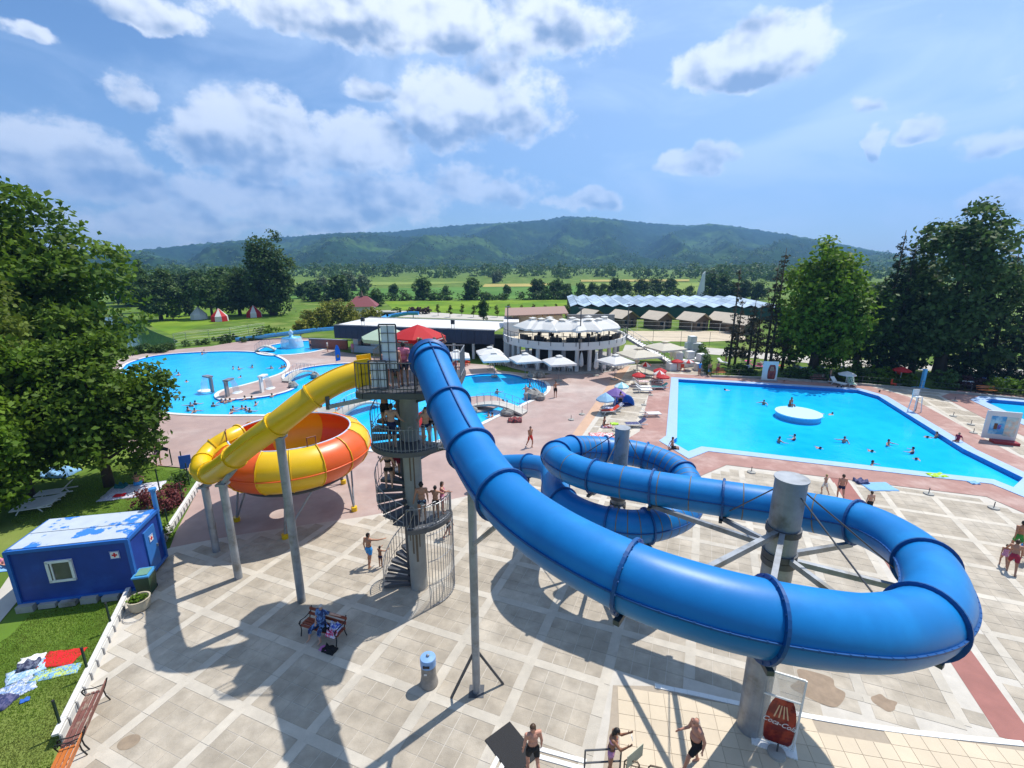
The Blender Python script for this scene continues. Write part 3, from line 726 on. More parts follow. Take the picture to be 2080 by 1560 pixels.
# hedges and the far wood: too many to count
def mass(name, label, cat, pts, n, size, material, seed, kind='stuff', clump=1.2, zlow=-.2):
    me = leaves(name, pts, n, size, material, seed, clump=clump, hole=.2, shell=.5); o = link(name, me, None, kind); tag(o, label, cat); return o
def row(px0, py0, px1, py1, step, rx, h, seed):
    a, b = G(px0, py0), G(px1, py1); n = max(2, int((b-a).length/step)); g = random.Random(seed); out = []
    for i in range(n+1):
        p = a.lerp(b, i/n); s = .7+.6*g.random(); out.append((p.x+g.uniform(-1, 1), p.y+g.uniform(-1, 1), h*.45*s, rx*s, rx*s, h*.55*s))
    return out
mass('hedgerow', 'dark low hedge running across the plain behind the meadow', 'hedge', row(610, 611, 1180, 608, 3.0, 2.2, 2.8, 1)+row(1180, 608, 1500, 605, 3.0, 2.2, 3.2, 2), 9000, .9, L_HEDGE, 101)
wood = []
gg = random.Random(5)
for k in range(520):
    px = gg.uniform(150, 2150); py = gg.uniform(552, 573); p = G(px, py); h = gg.uniform(6, 13)
    if 560 < px < 1450 and py > 566: continue
    wood.append((p.x, p.y, h*.45, gg.uniform(5, 9), gg.uniform(5, 9), h*.55))
mass('distant_wood', 'belt of distant woodland along the foot of the hills', 'woodland', wood, 42000, 2.1, L_FAR, 102, clump=2.6)
sl = []
for k in range(1500):
    a = gg.uniform(R(-46), R(46)); r = 780+gg.random()**1.2*1100; x, y = r*math.sin(a), r*math.cos(a); z = hill_z(x, y); h = gg.uniform(8, 15)
    sl.append((x, y, z+h*.3, gg.uniform(6, 12), gg.uniform(6, 12), h*.6))
mass('hillside_wood', 'woodland of mixed greens climbing the lower slopes of the hills', 'woodland', sl, 60000, 3.2, L_FAR, 103, clump=4.5)

# golden thujas by the long slide, conifers, shrubs in beds
def shrub(name, label, px, py, rx, h, n, size, material, seed, group=None, cat='shrub', flat=False):
    t = thing(name, label, cat, vplace(px, py), seed*.3, group)
    lob = blob(rx, rx, .02, h, 8, seed)
    MB().tube([(0, 0, -.05), (0, 0, h*.7)], [.05+.02*h, .02], 6).build('stem', M_BARK, t)
    link('foliage', leaves('foliage', lob, n, size, material, seed, clump=max(.22, h*.14), hole=.25), t)
    return t
for i, (px, py, rx, h) in enumerate([(632, 672, 1.7, 4.2), (655, 668, 1.9, 5.0), (672, 662, 1.9, 5.6), (692, 662, 2.0, 5.4), (712, 664, 1.8, 5.0), (722, 672, 1.7, 3.6), (745, 668, 1.9, 4.0), (762, 668, 1.6, 4.4), (612, 676, 1.6, 2.6)]):
    shrub('golden_thuja', 'golden-green bushy thuja clustered before the red-roofed hut', px, py, rx, h, 1700, .42, L_GOLD, 110+i, 'golden thujas before the red-roofed hut')
for i, (px, py, rx, h, mt_, lb) in enumerate([(866, 637, 1.5, 2.0, L_PURP, 'rounded purple shrub on the mound above the flat roof'), (850, 637, 1.4, 1.8, L_PURP, 'rounded purple shrub on the mound above the flat roof'), (836, 637, 1.2, 1.7, L_PURP, 'rounded purple shrub on the mound above the flat roof'),
        (806, 642, 1.7, 2.1, L_HEDGE, 'round dark green shrub over the concrete portal'), (545, 676, 3.0, 1.2, L_LIME, 'low spreading bright green shrub by the fenced walkway'), (462, 690, 2.4, .9, L_HEDGE, 'flat dark shrub beside the slide landing')]):
    shrub('round_shrub', lb, px, py, rx, h, 900, .35, mt_, 130+i, 'purple shrubs on the mound' if mt_ is L_PURP else None)
mass('pond_hedge', 'clipped dark hedge between the round pool and the pond', 'hedge', row(262, 721, 360, 709, 1.2, 1.0, 1.1, 5), 3500, .3, L_HEDGE, 140, clump=.35)
for i, (px, py) in enumerate([(378, 703), (404, 700), (420, 699), (454, 697), (466, 696), (494, 695), (512, 692), (524, 690), (533, 689)]):
    shrub('bed_shrub', 'small round shrub in the planted strip behind the round pool', px, py, .55, .9, 350, .22, L_HEDGE, 145+i, 'small shrubs behind the round pool')
for i, (px, py, rx, h, mt_, lb) in enumerate([(1497, 758, 1.3, 1.1, L_HEDGE, 'low dark shrub behind the red bench by the pool'), (1516, 760, 1.2, 1.0, L_HEDGE, 'low shrub behind the sign by the windbreak'), (1610, 768, 1.5, 1.2, L_HEDGE, 'flat green shrub right of the bottle board'), (1640, 769, 1.4, 1.3, L_FAR, 'mid green shrub left of the white parasol'),
        (1672, 770, 1.3, 1.3, L_FAR, 'loose shrub behind the dark bench'), (1716, 772, 1.3, 1.5, L_LIME, 'bright shrub behind the white parasol'), (1738, 770, 1.4, 2.0, L_POP, 'tall grey-green shrub right of the white parasol'), (1784, 776, 1.5, 1.9, L_LIME, 'spiky yellow-green shrub left of the red parasol'),
        (1842, 784, 1.1, 1.3, L_LIME, 'small bright shrub right of the red parasol'), (1918, 788, 1.6, 2.0, L_FAR, 'round leafy shrub right of the blue shower post'), (1955, 790, 1.0, 1.4, L_PURP, 'dark purple shrub beside two white signs'), (1985, 792, .9, 1.2, L_PURP, 'rounded dark red shrub at the end of the bed'), (1757, 776, .8, .7, L_HEDGE, 'small ball shrub between two larger bushes')]):
    shrub('bed_shrub', lb, px, py, rx, h, 1100, .28, mt_, 160+i)
mass('clipped_hedge', 'long bright clipped hedge above the stone edging on the right', 'hedge', row(2020, 797, 2180, 812, .9, 1.2, 1.5, 6), 4200, .28, L_LIME, 180, clump=.3)
for i, (px, py, rx, h, mt_, lb) in enumerate([(300, 1030, .55, 1.0, L_REDB, 'dark red barberry beside the blue vent pipe'), (343, 1035, .6, 1.1, L_REDB, 'dark red barberry against the white balustrade'), (355, 1018, .45, 1.1, L_REDB, 'thin red barberry behind a fence post'),
        (322, 1098, .45, .8, L_LIME, 'bright green plant beside the cabin door'), (310, 1106, .4, .6, L_PURP, 'low purple plant beside the cabin door'), (372, 985, .5, .8, L_HEDGE, 'dark shrub at the top of the white balustrade')]):
    shrub('garden_shrub', lb, px, py, rx, h, 900, .14, mt_, 190+i)
for i in range(13):                                       # young avenue trees along the service road
    px = 890+i*24; t = thing('avenue_sapling', 'thin staked sapling along the service road by the meadow', 'tree', vplace(px, 641+(i % 2)*3), i, 'saplings along the service road')
    if i == 0:
        lob = blob(.55, .55, .9, 3.2, 6, 200); a_me = leaves('crown', lob, 260, .4, L_YEL, 200, clump=.3); m = trunk_mb(2.2, .05, lob, 2); a_tm = bpy.data.meshes.new('trunk'); a_tm.from_pydata(m.v, [], m.f); a_tm.materials.append(M_BARK)
    link('crown', a_me, t); link('trunk', a_tm, t)
tree('young_tree', 'larger young leafy tree standing beside the service road', vplace(982, 656), blob(1.3, 1.3, 1.0, 5.2, 8, 210), 1500, .4, L_FAR, .1, 4, 210, clump=.5)
# lawn blades near the camera
gl = np.random.default_rng(4); pts = []
lawn = [Vector(p) for p in GP([(-220, 1700), (150, 1660), (105, 1520), (161, 1420), (262, 1204), (225, 1210), (120, 1235), (60, 1245), (20, 1290), (-220, 1420)])]
xs = [p.x for p in lawn]; ys = [p.y for p in lawn]
while len(pts) < 42000:
    p = (gl.uniform(min(xs), max(xs)), gl.uniform(min(ys), max(ys)))
    if inside(p, lawn): pts.append(p)
lawn2 = [Vector(p) for p in GP([(100, 1075), (200, 1050), (300, 1040), (345, 1000), (395, 965), (320, 950), (270, 930), (200, 960), (60, 1010), (20, 1060)])]
xs = [p.x for p in lawn2]; ys = [p.y for p in lawn2]; n2 = 0
while n2 < 22000:
    p = (gl.uniform(min(xs), max(xs)), gl.uniform(min(ys), max(ys)))
    if inside(p, lawn2): pts.append(p); n2 += 1
P = np.array(pts); q = len(P); h = gl.uniform(.03, .075, q); a = gl.uniform(0, 2*PI, q); w = .012
V = np.zeros((q, 3, 3)); V[:, 0, :2] = P+np.stack([np.cos(a), np.sin(a)], 1)*w; V[:, 1, :2] = P-np.stack([np.cos(a), np.sin(a)], 1)*w; V[:, 2, :2] = P+gl.normal(size=(q, 2))*.02; V[:, :2, 2] = -.06; V[:, 2, 2] = -.06+h
me = bpy.data.meshes.new('lawn_grass'); me.from_pydata([tuple(v) for v in V.reshape(-1, 3)], [], [(3*i, 3*i+1, 3*i+2) for i in range(q)])
me.materials.append(mat('lawn_blade', (0.20, 0.31, 0.032), .8, .2, .5, isl=.35, transl=.5, coords='World', col2=(.24, .28, .06), mask=(.3, .45, .65)))
tag(link('lawn_grass', me, None, 'stuff'), 'short green lawn grass beside the white balustrade', 'grass')
# haze: the air between the camera and the hills
hz = MB(); hz.box((0, 1650, 262), (7200, 4000, 530)); hm = bpy.data.materials.new('haze'); hm.use_nodes = True; nt = hm.node_tree; nt.nodes.clear()
pvn = nt.nodes.new('ShaderNodeVolumePrincipled'); pvn.inputs['Color'].default_value = (.25, .52, 1.0, 1); pvn.inputs['Density'].default_value = 0.00025; pvn.inputs['Anisotropy'].default_value = .25
on = nt.nodes.new('ShaderNodeOutputMaterial'); nt.links.new(pvn.outputs[0], on.inputs['Volume'])
try: hm.cycles.homogeneous_volume = True
except Exception: pass
hz.build('haze', hm, kind='stuff')
# ================================================================ water slides and their tower
M_BLUE = mat('blue_fibreglass', (0.003, 0.165, 0.47), 0.42, 0.10, 0.7, bump=.06, bscale=9, spec=.32, col2=(0.006, 0.21, 0.55), mask=(.55, .45, .7))
M_BLUED = mat('blue_flange', (0.004, 0.070, 0.24), 0.45, 0.12, 3)
M_YEL = mat('yellow_fibreglass', (0.74, 0.46, 0.004), 0.34, 0.07, 0.8, bump=.05, bscale=9, spec=.5)
M_ORA = mat('orange_fibreglass', (0.72, 0.105, 0.012), 0.36, 0.07, 0.8, bump=.05, bscale=9, spec=.5)
M_STEEL = mat('galvanised_steel', (0.29, 0.31, 0.335), 0.5, 0.26, 1.6, metal=.35, bump=.15, bscale=12, col2=(0.17, .165, .15), mask=(1.1, .48, .68))
M_STEELD = mat('dark_steel', (0.085, 0.09, 0.10), 0.5, 0.2, 3, metal=.4)
M_CONC = mat('raw_concrete', (0.33, 0.32, 0.29), 0.8, 0.2, 1.2, bump=.3, bscale=9, col2=(0.16, .13, .09), mask=(.8, .58, .75))
M_RUST = mat('brown_stain', (0.15, 0.11, 0.075), .8, .3, 4)
M_RAIL = mat('zinc_rail', (0.26, 0.27, 0.29), 0.45, 0.15, 3, metal=.5)
M_TREAD = mat('chequer_plate', (0.10, 0.105, 0.115), 0.45, 0.2, 4, metal=.4, bump=.5, bscale=60)

def arc_resample(pts, step):
    L = [0.0]
    for a, b in zip(pts[:-1], pts[1:]): L.append(L[-1]+(b-a).length)
    n = int(L[-1]/step); out = []; j = 0
    for k in range(n+1):
        s = L[-1]*k/n
        while j < len(L)-2 and L[j+1] < s: j += 1
        t = (s-L[j])/max(L[j+1]-L[j], 1e-6); out.append(pts[j].lerp(pts[j+1], t))
    return out
def frames(pts):
    fr = []
    for i in range(len(pts)):
        d = (pts[min(i+1, len(pts)-1)]-pts[max(i-1, 0)]).normalized()
        s = d.cross(Vector((0, 0, 1))).normalized(); u = s.cross(d); fr.append((d, s, u))
    return fr
def tube_slide(t, pts, rad, cuts, mat_, mflange, seams, n=36, fl=.085, band=None):
    """sections of tube between bolted flanges; seams: angle from top (deg) of the lengthwise flange of each section"""
    fr = frames(pts)
    cuts = sorted(set([0]+cuts+[len(pts)-1]))
    for ci, (a, b) in enumerate(zip(cuts[:-1], cuts[1:])):
        m = MB(); rings = []
        for i in range(a, b+1):
            d, s, u = fr[i]; rings.append([pts[i]+(u*math.cos(2*PI*j/n)+s*math.sin(2*PI*j/n))*rad for j in range(n)])
        k = len(rings)
        vs = [p for rg in rings for p in rg]; fs = [(i*n+j, i*n+(j+1) % n, (i+1)*n+(j+1) % n, (i+1)*n+j) for i in range(k-1) for j in range(n)]
        m.add(vs, fs); sec = m.build('tube_section', mat_, t, smooth=True, world=True)
        for ang in seams(ci):
            aa = R(ang); sm_ = MB()
            for i in range(a, b):
                q = []
                for ii in (i, i+1):
                    d, s, u = fr[ii]; nn = u*math.cos(aa)+s*math.sin(aa); tt = u*-math.sin(aa)+s*math.cos(aa)
                    q += [pts[ii]+nn*(rad-.01)-tt*.016, pts[ii]+nn*(rad+.045)-tt*.016, pts[ii]+nn*(rad+.045)+tt*.016, pts[ii]+nn*(rad-.01)+tt*.016]
                sm_.add(q, [(0, 1, 5, 4), (1, 2, 6, 5), (2, 3, 7, 6)])
                if i % 2 == 0:
                    d, s, u = fr[i]; nn = u*math.cos(aa)+s*math.sin(aa); tt = u*-math.sin(aa)+s*math.cos(aa)
                    sm_.box(pts[i]+nn*(rad+.028), (.028, .028, .05), m=Matrix((d, nn, tt)).transposed())
            o = t.location; sm_.v = [(p[0]-o.x, p[1]-o.y, p[2]-o.z) for p in sm_.v]
            sm_.build('seam', mflange, sec)
        if band and band(ci):
            st = band(ci); bm2 = MB()
            i = a+st
            while i < b-1:
                d, s, u = fr[i]
                rg = [[pts[i]+d*e+(u*math.cos(2*PI*j/n)+s*math.sin(2*PI*j/n))*(rad+.004) for j in range(n)] for e in (-.018, .018)]
                bm2.add(rg[0]+rg[1], [(j, (j+1) % n, n+(j+1) % n, n+j) for j in range(n)]); i += st
            if bm2.v:
                o = t.location; bm2.v = [(p[0]-o.x, p[1]-o.y, p[2]-o.z) for p in bm2.v]
                bm2.build('joint_band', mat('joint_sealant', (0.16, 0.14, 0.10), .8, .2, 4), sec, smooth=True)
    for c in cuts:
        d, s, u = fr[c]; m = MB(); prof = [(rad-.01, -.032), (rad+fl, -.032), (rad+fl, .032), (rad-.01, .032)]
        vs = [pts[c]+d*z+(u*math.cos(2*PI*j/n)+s*math.sin(2*PI*j/n))*r for j in range(n) for (r, z) in prof]
        m.add(vs, [(j*4+i, ((j+1) % n)*4+i, ((j+1) % n)*4+i+1, j*4+i+1) for j in range(n) for i in range(3)])
        for j in range(0, n, 2):
            cc = pts[c]+(u*math.cos(2*PI*(j+.5)/n)+s*math.sin(2*PI*(j+.5)/n))*(rad+fl*.55); m.box(cc, (.035, .09, .035), m=Matrix((s, d, u)).transposed())
        m.build('flange', mflange, t, smooth=False, world=True)
    return fr
def nearest(pts, px, py, lo=0, hi=None):
    best = None
    for i in range(lo, hi or len(pts)):
        d = pts[i]-Vector((0, 0, EYE)); w = d.y*math.cos(PITCH)-d.z*math.sin(PITCH); v = -(d.y*math.sin(PITCH)+d.z*math.cos(PITCH))
        e = (CX+FPX*d.x/w-px)**2+(CY+FPX*v/w-py)**2
        if best is None or e < best[0]: best = (e, i)
    return best[1]

# ---- blue tube: tower > front limb > U-turn round the right column > straight > double loop > outlet
bp = [(873, 731, 17.15), (878, 740, 16.7), (912, 822, 15.0), (956, 912, 13.3), (1022, 1007, 11.4), (1120, 1088, 9.9), (1274, 1170, 8.7), (1420, 1222, 8.25), (1555, 1256, 8.1), (1690, 1278, 8.2), (1790, 1283, 8.5), (1873, 1262, 9.2), (1904, 1215, 10.3), (1880, 1150, 11.8),
      (1822, 1100, 13.4), (1742, 1062, 14.7), (1620, 1036, 16.0), (1471, 1013, 17.0), (1324, 990, 18.1), (1205, 967, 19.2), (1148, 945, 20.3), (1130, 925, 21.6), (1160, 913, 23.0), (1228, 913, 23.8), (1310, 926, 23.5), (1378, 957, 22.3), (1402, 1000, 20.8),
      (1385, 1043, 19.4), (1315, 1068, 18.5), (1240, 1064, 18.8), (1170, 1040, 19.8), (1132, 1008, 21.2), (1128, 980, 23.2), (1118, 956, 25.6), (1074, 946, 27.4), (1020, 946, 28.6), (985, 948, 29.6)]
pts = arc_resample(spline([W(*q) for q in bp], 10, closed=False), .125)
rings = [(878, 740), (912, 820), (956, 912), (1022, 1005), (1274, 1170), (1555, 1256), (1873, 1262), (1880, 1150), (1742, 1062), (1471, 1013), (1324, 990), (1205, 967), (1130, 925), (1160, 913), (1228, 913), (1310, 926), (1385, 962), (1315, 1068), (1240, 1064), (1145, 1020), (1074, 946)]
cuts = []; lo = 0
for (px, py) in rings:
    i = nearest(pts, px, py, lo, min(len(pts), lo+90)); cuts.append(i); lo = i+4
b0 = G(968, 1405)
slide = thing('blue_tube_slide', 'long winding closed blue tube slide with dark bolted flanges', 'water slide', (0, 14, 0))
def seams(ci): return [0.0] if ci < 3 else [84.0, -84.0]
def bands(ci): return 9 if 9 <= ci <= 12 else (3 if ci in (14, 15, 16, 17, 18) else 0)
fr = tube_slide(slide, pts, .65, cuts, M_BLUE, M_BLUED, seams, band=bands)
# flared entrance hood at the platform
d, s, u = fr[0]; m = MB()
prof = [(.64, .18), (.66, .0), (.74, -.08), (.78, -.10), (.78, -.14), (.60, -.14)]
n = 36; vs = [pts[0]+d*(z+.20)+(u*math.cos(2*PI*j/n)+s*math.sin(2*PI*j/n))*r for j in range(n) for (r, z) in prof]
m.add(vs, [(j*6+i, j*6+i+1, ((j+1) % n)*6+i+1, ((j+1) % n)*6+i) for j in range(n) for i in range(5)])
m.build('entrance_hood', M_BLUED, slide, smooth=True, world=True)

def clamp(mb, p, d):
    s = d.cross(Vector((0, 0, 1))).normalized(); a0, a1 = p-s*.45-Vector((0, 0, .72)), p+s*.45-Vector((0, 0, .72))
    mb.beam(a0, a1, .12, .10)
def big_column(base, top_z, rad, label, arms, cap=.04):
    t = thing('steel_column', label, 'column', base)
    MB().tube([(0, 0, 0), (0, 0, top_z)], rad, 32).build('shaft', M_STEEL, t, smooth=False)
    MB().cyl((0, 0, top_z+.002), rad+.03, cap, 32).build('cap_plate', M_STEEL, t)
    for z in sorted(set(round(a[1], 2) for a in arms)):
        MB().lathe([(rad+.004, z-.09), (rad+.05, z-.09), (rad+.05, z+.09), (rad+.004, z+.09)], 32).build('collar', M_STEELD, t)
    for (i, z, tie) in arms:
        p = pts[i]; d = frames(pts[max(0, i-2):i+3])[2][0]; q = p-Vector((0, 0, .78))-base
        h = Vector((q.x, q.y, 0)).normalized()*rad
        MB().beam(Vector((h.x, h.y, z)), q, .13, .15).build('arm', M_STEEL, t)
        m = MB(); clamp(m, p-base, d); m.build('saddle', M_STEELD, t)
        if tie: MB().tube([(h.x, h.y, top_z-.35), q+Vector((0, 0, .1))], .022, 6).build('tie_rod', M_STEELD, t)
    return t
cb = G(1521, 1478); i1 = lambda k: cuts[k]
big_column(Vector((cb.x+.05, cb.y, 0)), 8.42, .39, 'thick steel column inside the sweeping U-turn of the blue slide', [(i1(4), 6.95, 0), (i1(5), 6.95, 0), (i1(6), 6.2, 1), (i1(7), 6.0, 1), (i1(8), 6.0, 0), (i1(9), 6.2, 1), (cuts[10], 6.2, 0)])
c2 = Vector((4.95, 19.75, 0))
big_column(c2, 6.75, .32, 'steel column standing inside the double loop of the blue slide', [(i1(11), 4.4, 1), (i1(13), 4.1, 1), (i1(15), 3.6, 1), (i1(16), 3.4, 0), (i1(17), 3.0, 0), (i1(18), 3.0, 0), (i1(19), 2.9, 0)])
# white-grey mast under the first drop with two raking struts
i3 = cuts[3]; mt = thing('slide_mast', 'slim grey steel mast with two raking struts under the first drop of the blue slide', 'post', b0)
mtop = 7.55
MB().tube([(0, 0, 0), (0, 0, mtop)], .13, 20).build('shaft', M_STEEL, mt)
for e in ((917, 1418), (1022, 1390)):
    q = G(*e)-b0; MB().beam((q.x*.12, q.y*.12, 1.55), (q.x, q.y, .02), .07).build('strut', M_STEELD, mt)
MB().box((0, 0, .012), (.5, .5, .024)).build('base_plate', M_STEELD, mt)
p = pts[i3]-b0; MB().beam((0, 0, 5.6), (p.x, p.y, p.z-.7), .10).build('bracket', M_STEEL, mt)
MB().beam((p.x-.4, p.y+.2, p.z-.72), (p.x+.4, p.y-.2, p.z-.72), .12, .1).build('saddle', M_STEELD, mt)
ip = cuts[20]; p = pts[ip]; t = thing('slide_trestle', 'low steel trestle under the outlet of the blue slide', 'post', (p.x, p.y, 0))
for sx in (-.35, .35): MB().beam((0, sx, 0), (0, sx, p.z-.66), .08).build('leg', M_STEELD, t)
MB().beam((0, -.5, p.z-.70), (0, .5, p.z-.70), .1).build('saddle', M_STEELD, t)

# ---- yellow tube and its bowl
yp = [(748, 757, 18.3), (722, 762, 18.2), (680, 778, 18.0), (625, 812, 17.8), (559, 864, 17.8), (505, 904, 18.7), (458, 943, 20.0), (428, 960, 21.2), (411, 957, 22.6), (412, 938, 23.8), (432, 912, 24.6), (462, 892, 25.0), (486, 880, 25.6)]
ypts = arc_resample(spline([W(*q) for q in yp], 10, closed=False), .125)
ycut = []; lo = 0
for q in [(735, 760), (632, 806), (559, 864), (475, 928), (428, 960), (412, 938), (440, 907)]:
    i = nearest(ypts, q[0], q[1], lo, min(len(ypts), lo+70)); ycut.append(i); lo = i+3
ys = thing('yellow_tube_slide', 'yellow tube slide dropping from the tower into the orange bowl', 'water slide', (-9, 17, 0))
yfr = tube_slide(ys, ypts, .47, ycut, M_YEL, M_YEL, lambda ci: [8.0] if ci < 2 else [84.0, -84.0], n=32, fl=.06)
for (bx, by, tx, ty, r, k) in ((613, 1222, 572, 890, .165, 2), (485, 1174, 458, 985, .165, 3), (440, 1120, 420, 990, .165, 4)):
    b = G(bx, by); p = ypts[ycut[k]]; h = atY(tx, ty, b.y).z
    m = MB(); m.tube([b, Vector((b.x, b.y, h))], r, 18); m.box((b.x, b.y, h+.05), (.42, .42, .10)); m.beam((b.x, b.y, h+.05), (p.x, p.y, max(p.z-.46, h+.06)), .16)
    m.build('support_post', M_STEEL, ys, world=True)
d, s, u = yfr[0]; m = MB(); m.box(ypts[0]+d*.15-Vector((0, 0, .25)), (.55, 1.05, .75), m=Matrix((d, s, u)).transposed()); m.build('entry_box', M_YEL, ys, world=True)
m = MB()
for sg in (-1, 1): m.box(ypts[0]+d*.15+s*sg*.5+Vector((0, 0, .35)), (.55, .05, .6), m=Matrix((d, s, u)).transposed())
m.build('entry_cheek', M_YEL, ys, world=True)
MB().beam(W(668, 808, 17.6)-Vector((0, 0, .35)), Vector((-4.6, 17.0, 9.15)), .14).build('stay_beam', M_STEEL, ys, world=True)
MB().beam(W(664, 806, 17.6)-Vector((0, 0, .5)), W(664, 800, 17.6)-Vector((0, 0, .1)), .12).build('stay_foot', M_STEELD, ys, world=True)

BC = Vector((-12.4, 24.8, 0))
bowl = thing('slide_bowl', 'open yellow and orange slide bowl raised on steel legs', 'water slide', BC)
outer = [(3.10, 4.78), (3.22, 4.82), (3.45, 4.74), (3.80, 4.50), (4.05, 4.15), (4.16, 3.72), (4.10, 3.35), (3.85, 2.95), (3.45, 2.62), (2.9, 2.40), (1.8, 2.22), (.55, 2.12)]
inner = [(.55, 2.18), (1.8, 2.28), (2.9, 2.46), (3.40, 2.68), (3.80, 3.0), (4.05, 3.38), (4.10, 3.72), (4.0, 4.12), (3.75, 4.45), (3.42, 4.68), (3.2, 4.76), (3.10, 4.78)]
cols = [M_YEL, M_ORA]
for k in range(8):
    a0 = -PI/2+k*PI/4; m = MB(); m.lathe(outer+inner[0:], 12, (0, 0, 0), a0, a0+PI/4-.001)
    o = m.build('bowl_segment', cols[k % 2], bowl, smooth=True)
    sg = MB()
    for a in (a0, a0+PI/8):
        pr = [(r+.035, z+(.03 if z > 4.4 else 0)) for r, z in outer[:-1]]
        sg.tube([(r*math.cos(a), r*math.sin(a), z) for r, z in pr], .028, 6)
    sg.build('segment_rib', cols[(k+1) % 2] if k % 2 else M_YEL, o, smooth=True)
MB().tube([(3.12*math.cos(a), 3.12*math.sin(a), 4.80) for a in [2*PI*i/64 for i in range(65)]], .05, 8).build('rim', mat('pale_rim', (.45, .52, .66), .5, .1), bowl, smooth=True)
MB().tube([(4.19*math.cos(a), 4.19*math.sin(a), 3.62) for a in [2*PI*i/72 for i in range(73)]], .035, 6).build('belt_flange', M_ORA, bowl, smooth=True)
MB().tube([(2.95*math.cos(a), 2.95*math.sin(a), 2.28) for a in [2*PI*i/48 for i in range(49)]], .08, 6).build('ring_beam', M_STEELD, bowl, smooth=True)
fa = math.atan2(G(715, 1038).y-BC.y, G(715, 1038).x-BC.x)
for k in range(5):
    a = R(-8)+k*2*PI/5; f = Vector((3.3*math.cos(a), 3.3*math.sin(a), 0))
    m = MB(); m.tube([f+Vector((0, 0, .1)), (2.95*math.cos(a+.05), 2.95*math.sin(a+.05), 2.28)], .06, 8); m.tube([f+Vector((0, 0, .1)), (2.95*math.cos(a+.5), 2.95*math.sin(a+.5), 2.28)], .05, 8)
    m.build('leg', M_STEEL, bowl)
    MB().cyl(f, .17, .26, 14).build('foot', M_YEL, bowl)
m = MB()
for a in (R(205), R(215)):
    b = Vector((3.15*math.cos(a), 3.15*math.sin(a), 4.8)); m.tube([b, b+Vector((0, 0, .55))], .03, 6)
m.tube([(3.15*math.cos(R(205)), 3.15*math.sin(R(205)), 5.33), (3.15*math.cos(R(215)), 3.15*math.sin(R(215)), 5.33)], .03, 6)
for a in (R(-52), R(-44)):
    b = Vector((3.15*math.cos(a), 3.15*math.sin(a), 4.8)); m.tube([b, b+Vector((0, 0, .5))], .03, 6)
m.tube([(3.15*math.cos(R(-52)), 3.15*math.sin(R(-52)), 5.28), (3.15*math.cos(R(-44)), 3.15*math.sin(R(-44)), 5.28)], .03, 6)
m.build('rim_handle', mat('rust_red_steel', (.22, .08, .05), .6, .2), bowl)

# ---- spiral stair tower
TC = Vector((-4.12, 17.85, 0)); PZ = 9.40
tower = thing('slide_tower', 'steel spiral staircase tower round a stained concrete column', 'tower', TC)
col_ = MB().tube([(0, 0, 0), (0, 0, PZ-.15)], .37, 28).build('column', M_CONC, tower, smooth=False)
m = MB()
for (a, z0, z1, w) in ((-1.75, 1.9, 3.4, .07), (-1.35, 1.5, 3.4, .09), (-1.0, 2.2, 3.4, .05), (-2.1, 2.5, 3.4, .05), (-1.6, 5.3, 6.8, .06), (-1.2, 4.8, 6.8, .05)):
    for sgn in (0,): m.box((.369*math.cos(a), .369*math.sin(a), (z0+z1)/2), (.012, w, z1-z0), rz=a)
m.build('stain', M_RUST, col_)
MB().tube([(-.42, .42, 0), (-.42, .42, PZ-.2)], .17, 16).build('core_pipe', M_STEELD, tower, smooth=False)
RO = 1.52
def sector(mb, a0, a1, r0, r1, z0, z1, n=3):
    A_ = [a0+(a1-a0)*i/n for i in range(n+1)]
    poly = [(r1*math.cos(a), r1*math.sin(a)) for a in A_]+[(r0*math.cos(a), r0*math.sin(a)) for a in reversed(A_)]
    if area2(poly) < 0: poly = poly[::-1]
    mb.prism(poly, z0, z1)
def flight(f0, f1, z0, z1, n):
    rail = MB(); top = []
    for k in range(n):
        a0 = R(f0+(f1-f0)*k/n); a1 = R(f0+(f1-f0)*(k+1)/n); z = z0+(z1-z0)*(k+1)/n
        m = MB(); sector(m, a0, a1+(a1-a0)*.12, .37, RO, z-.04, z); sector(m, a0, a0+(a1-a0)*.08, .37, RO, z-.14, z-.04, 1)
        m.build('tread', M_TREAD, tower)
        nb = 2
        for b in range(nb):
            a = a0+(a1-a0)*(b+.5)/nb; x, y = RO*math.cos(a), RO*math.sin(a); zz = z+(z1-z0)/n*((b+.5)/nb-.5)
            rail.tube([(x, y, z-.12), (x, y, zz+.98)], .014, 5); top.append((x, y, zz+.98))
    rail.tube(top, .022, 6); rail.tube([(x, y, z-.78) for x, y, z in top], .014, 5)
    rail.build('stair_rail', M_RAIL, tower)
def landing(f0, f1, z):
    m = MB(); sector(m, R(f0), R(f1), .37, RO+.04, z-.05, z, 12); sector(m, R(f0), R(f1), RO-.02, RO+.06, z-.16, z+.03, 12); m.build('landing', M_TREAD, tower)
    rail = MB(); n = int(abs(f1-f0)/5.5)
    P_ = [(RO*math.cos(R(f0+(f1-f0)*i/n)), RO*math.sin(R(f0+(f1-f0)*i/n))) for i in range(n+1)]
    for i, (x, y) in enumerate(P_): rail.tube([(x, y, z), (x, y, z+(1.06 if i % 3 < 2 else .92))], .014, 5)
    for i in range(0, n, 3): rail.tube([(*P_[i], z+1.04), (*P_[i+1], z+1.04)], .016, 5)
    rail.tube([(x, y, z+.92) for x, y in P_], .018, 6); rail.tube([(x, y, z+.10) for x, y in P_], .014, 5)
    rail.build('landing_rail', M_RAIL, tower)
flight(190, -10, 0, 3.72, 17); landing(-10, -90, 3.72)
flight(-90, -400, 3.72, 7.0, 15); landing(-400, -520, 7.0)
flight(-520, -718, 7.0, PZ, 11)
cage = MB()
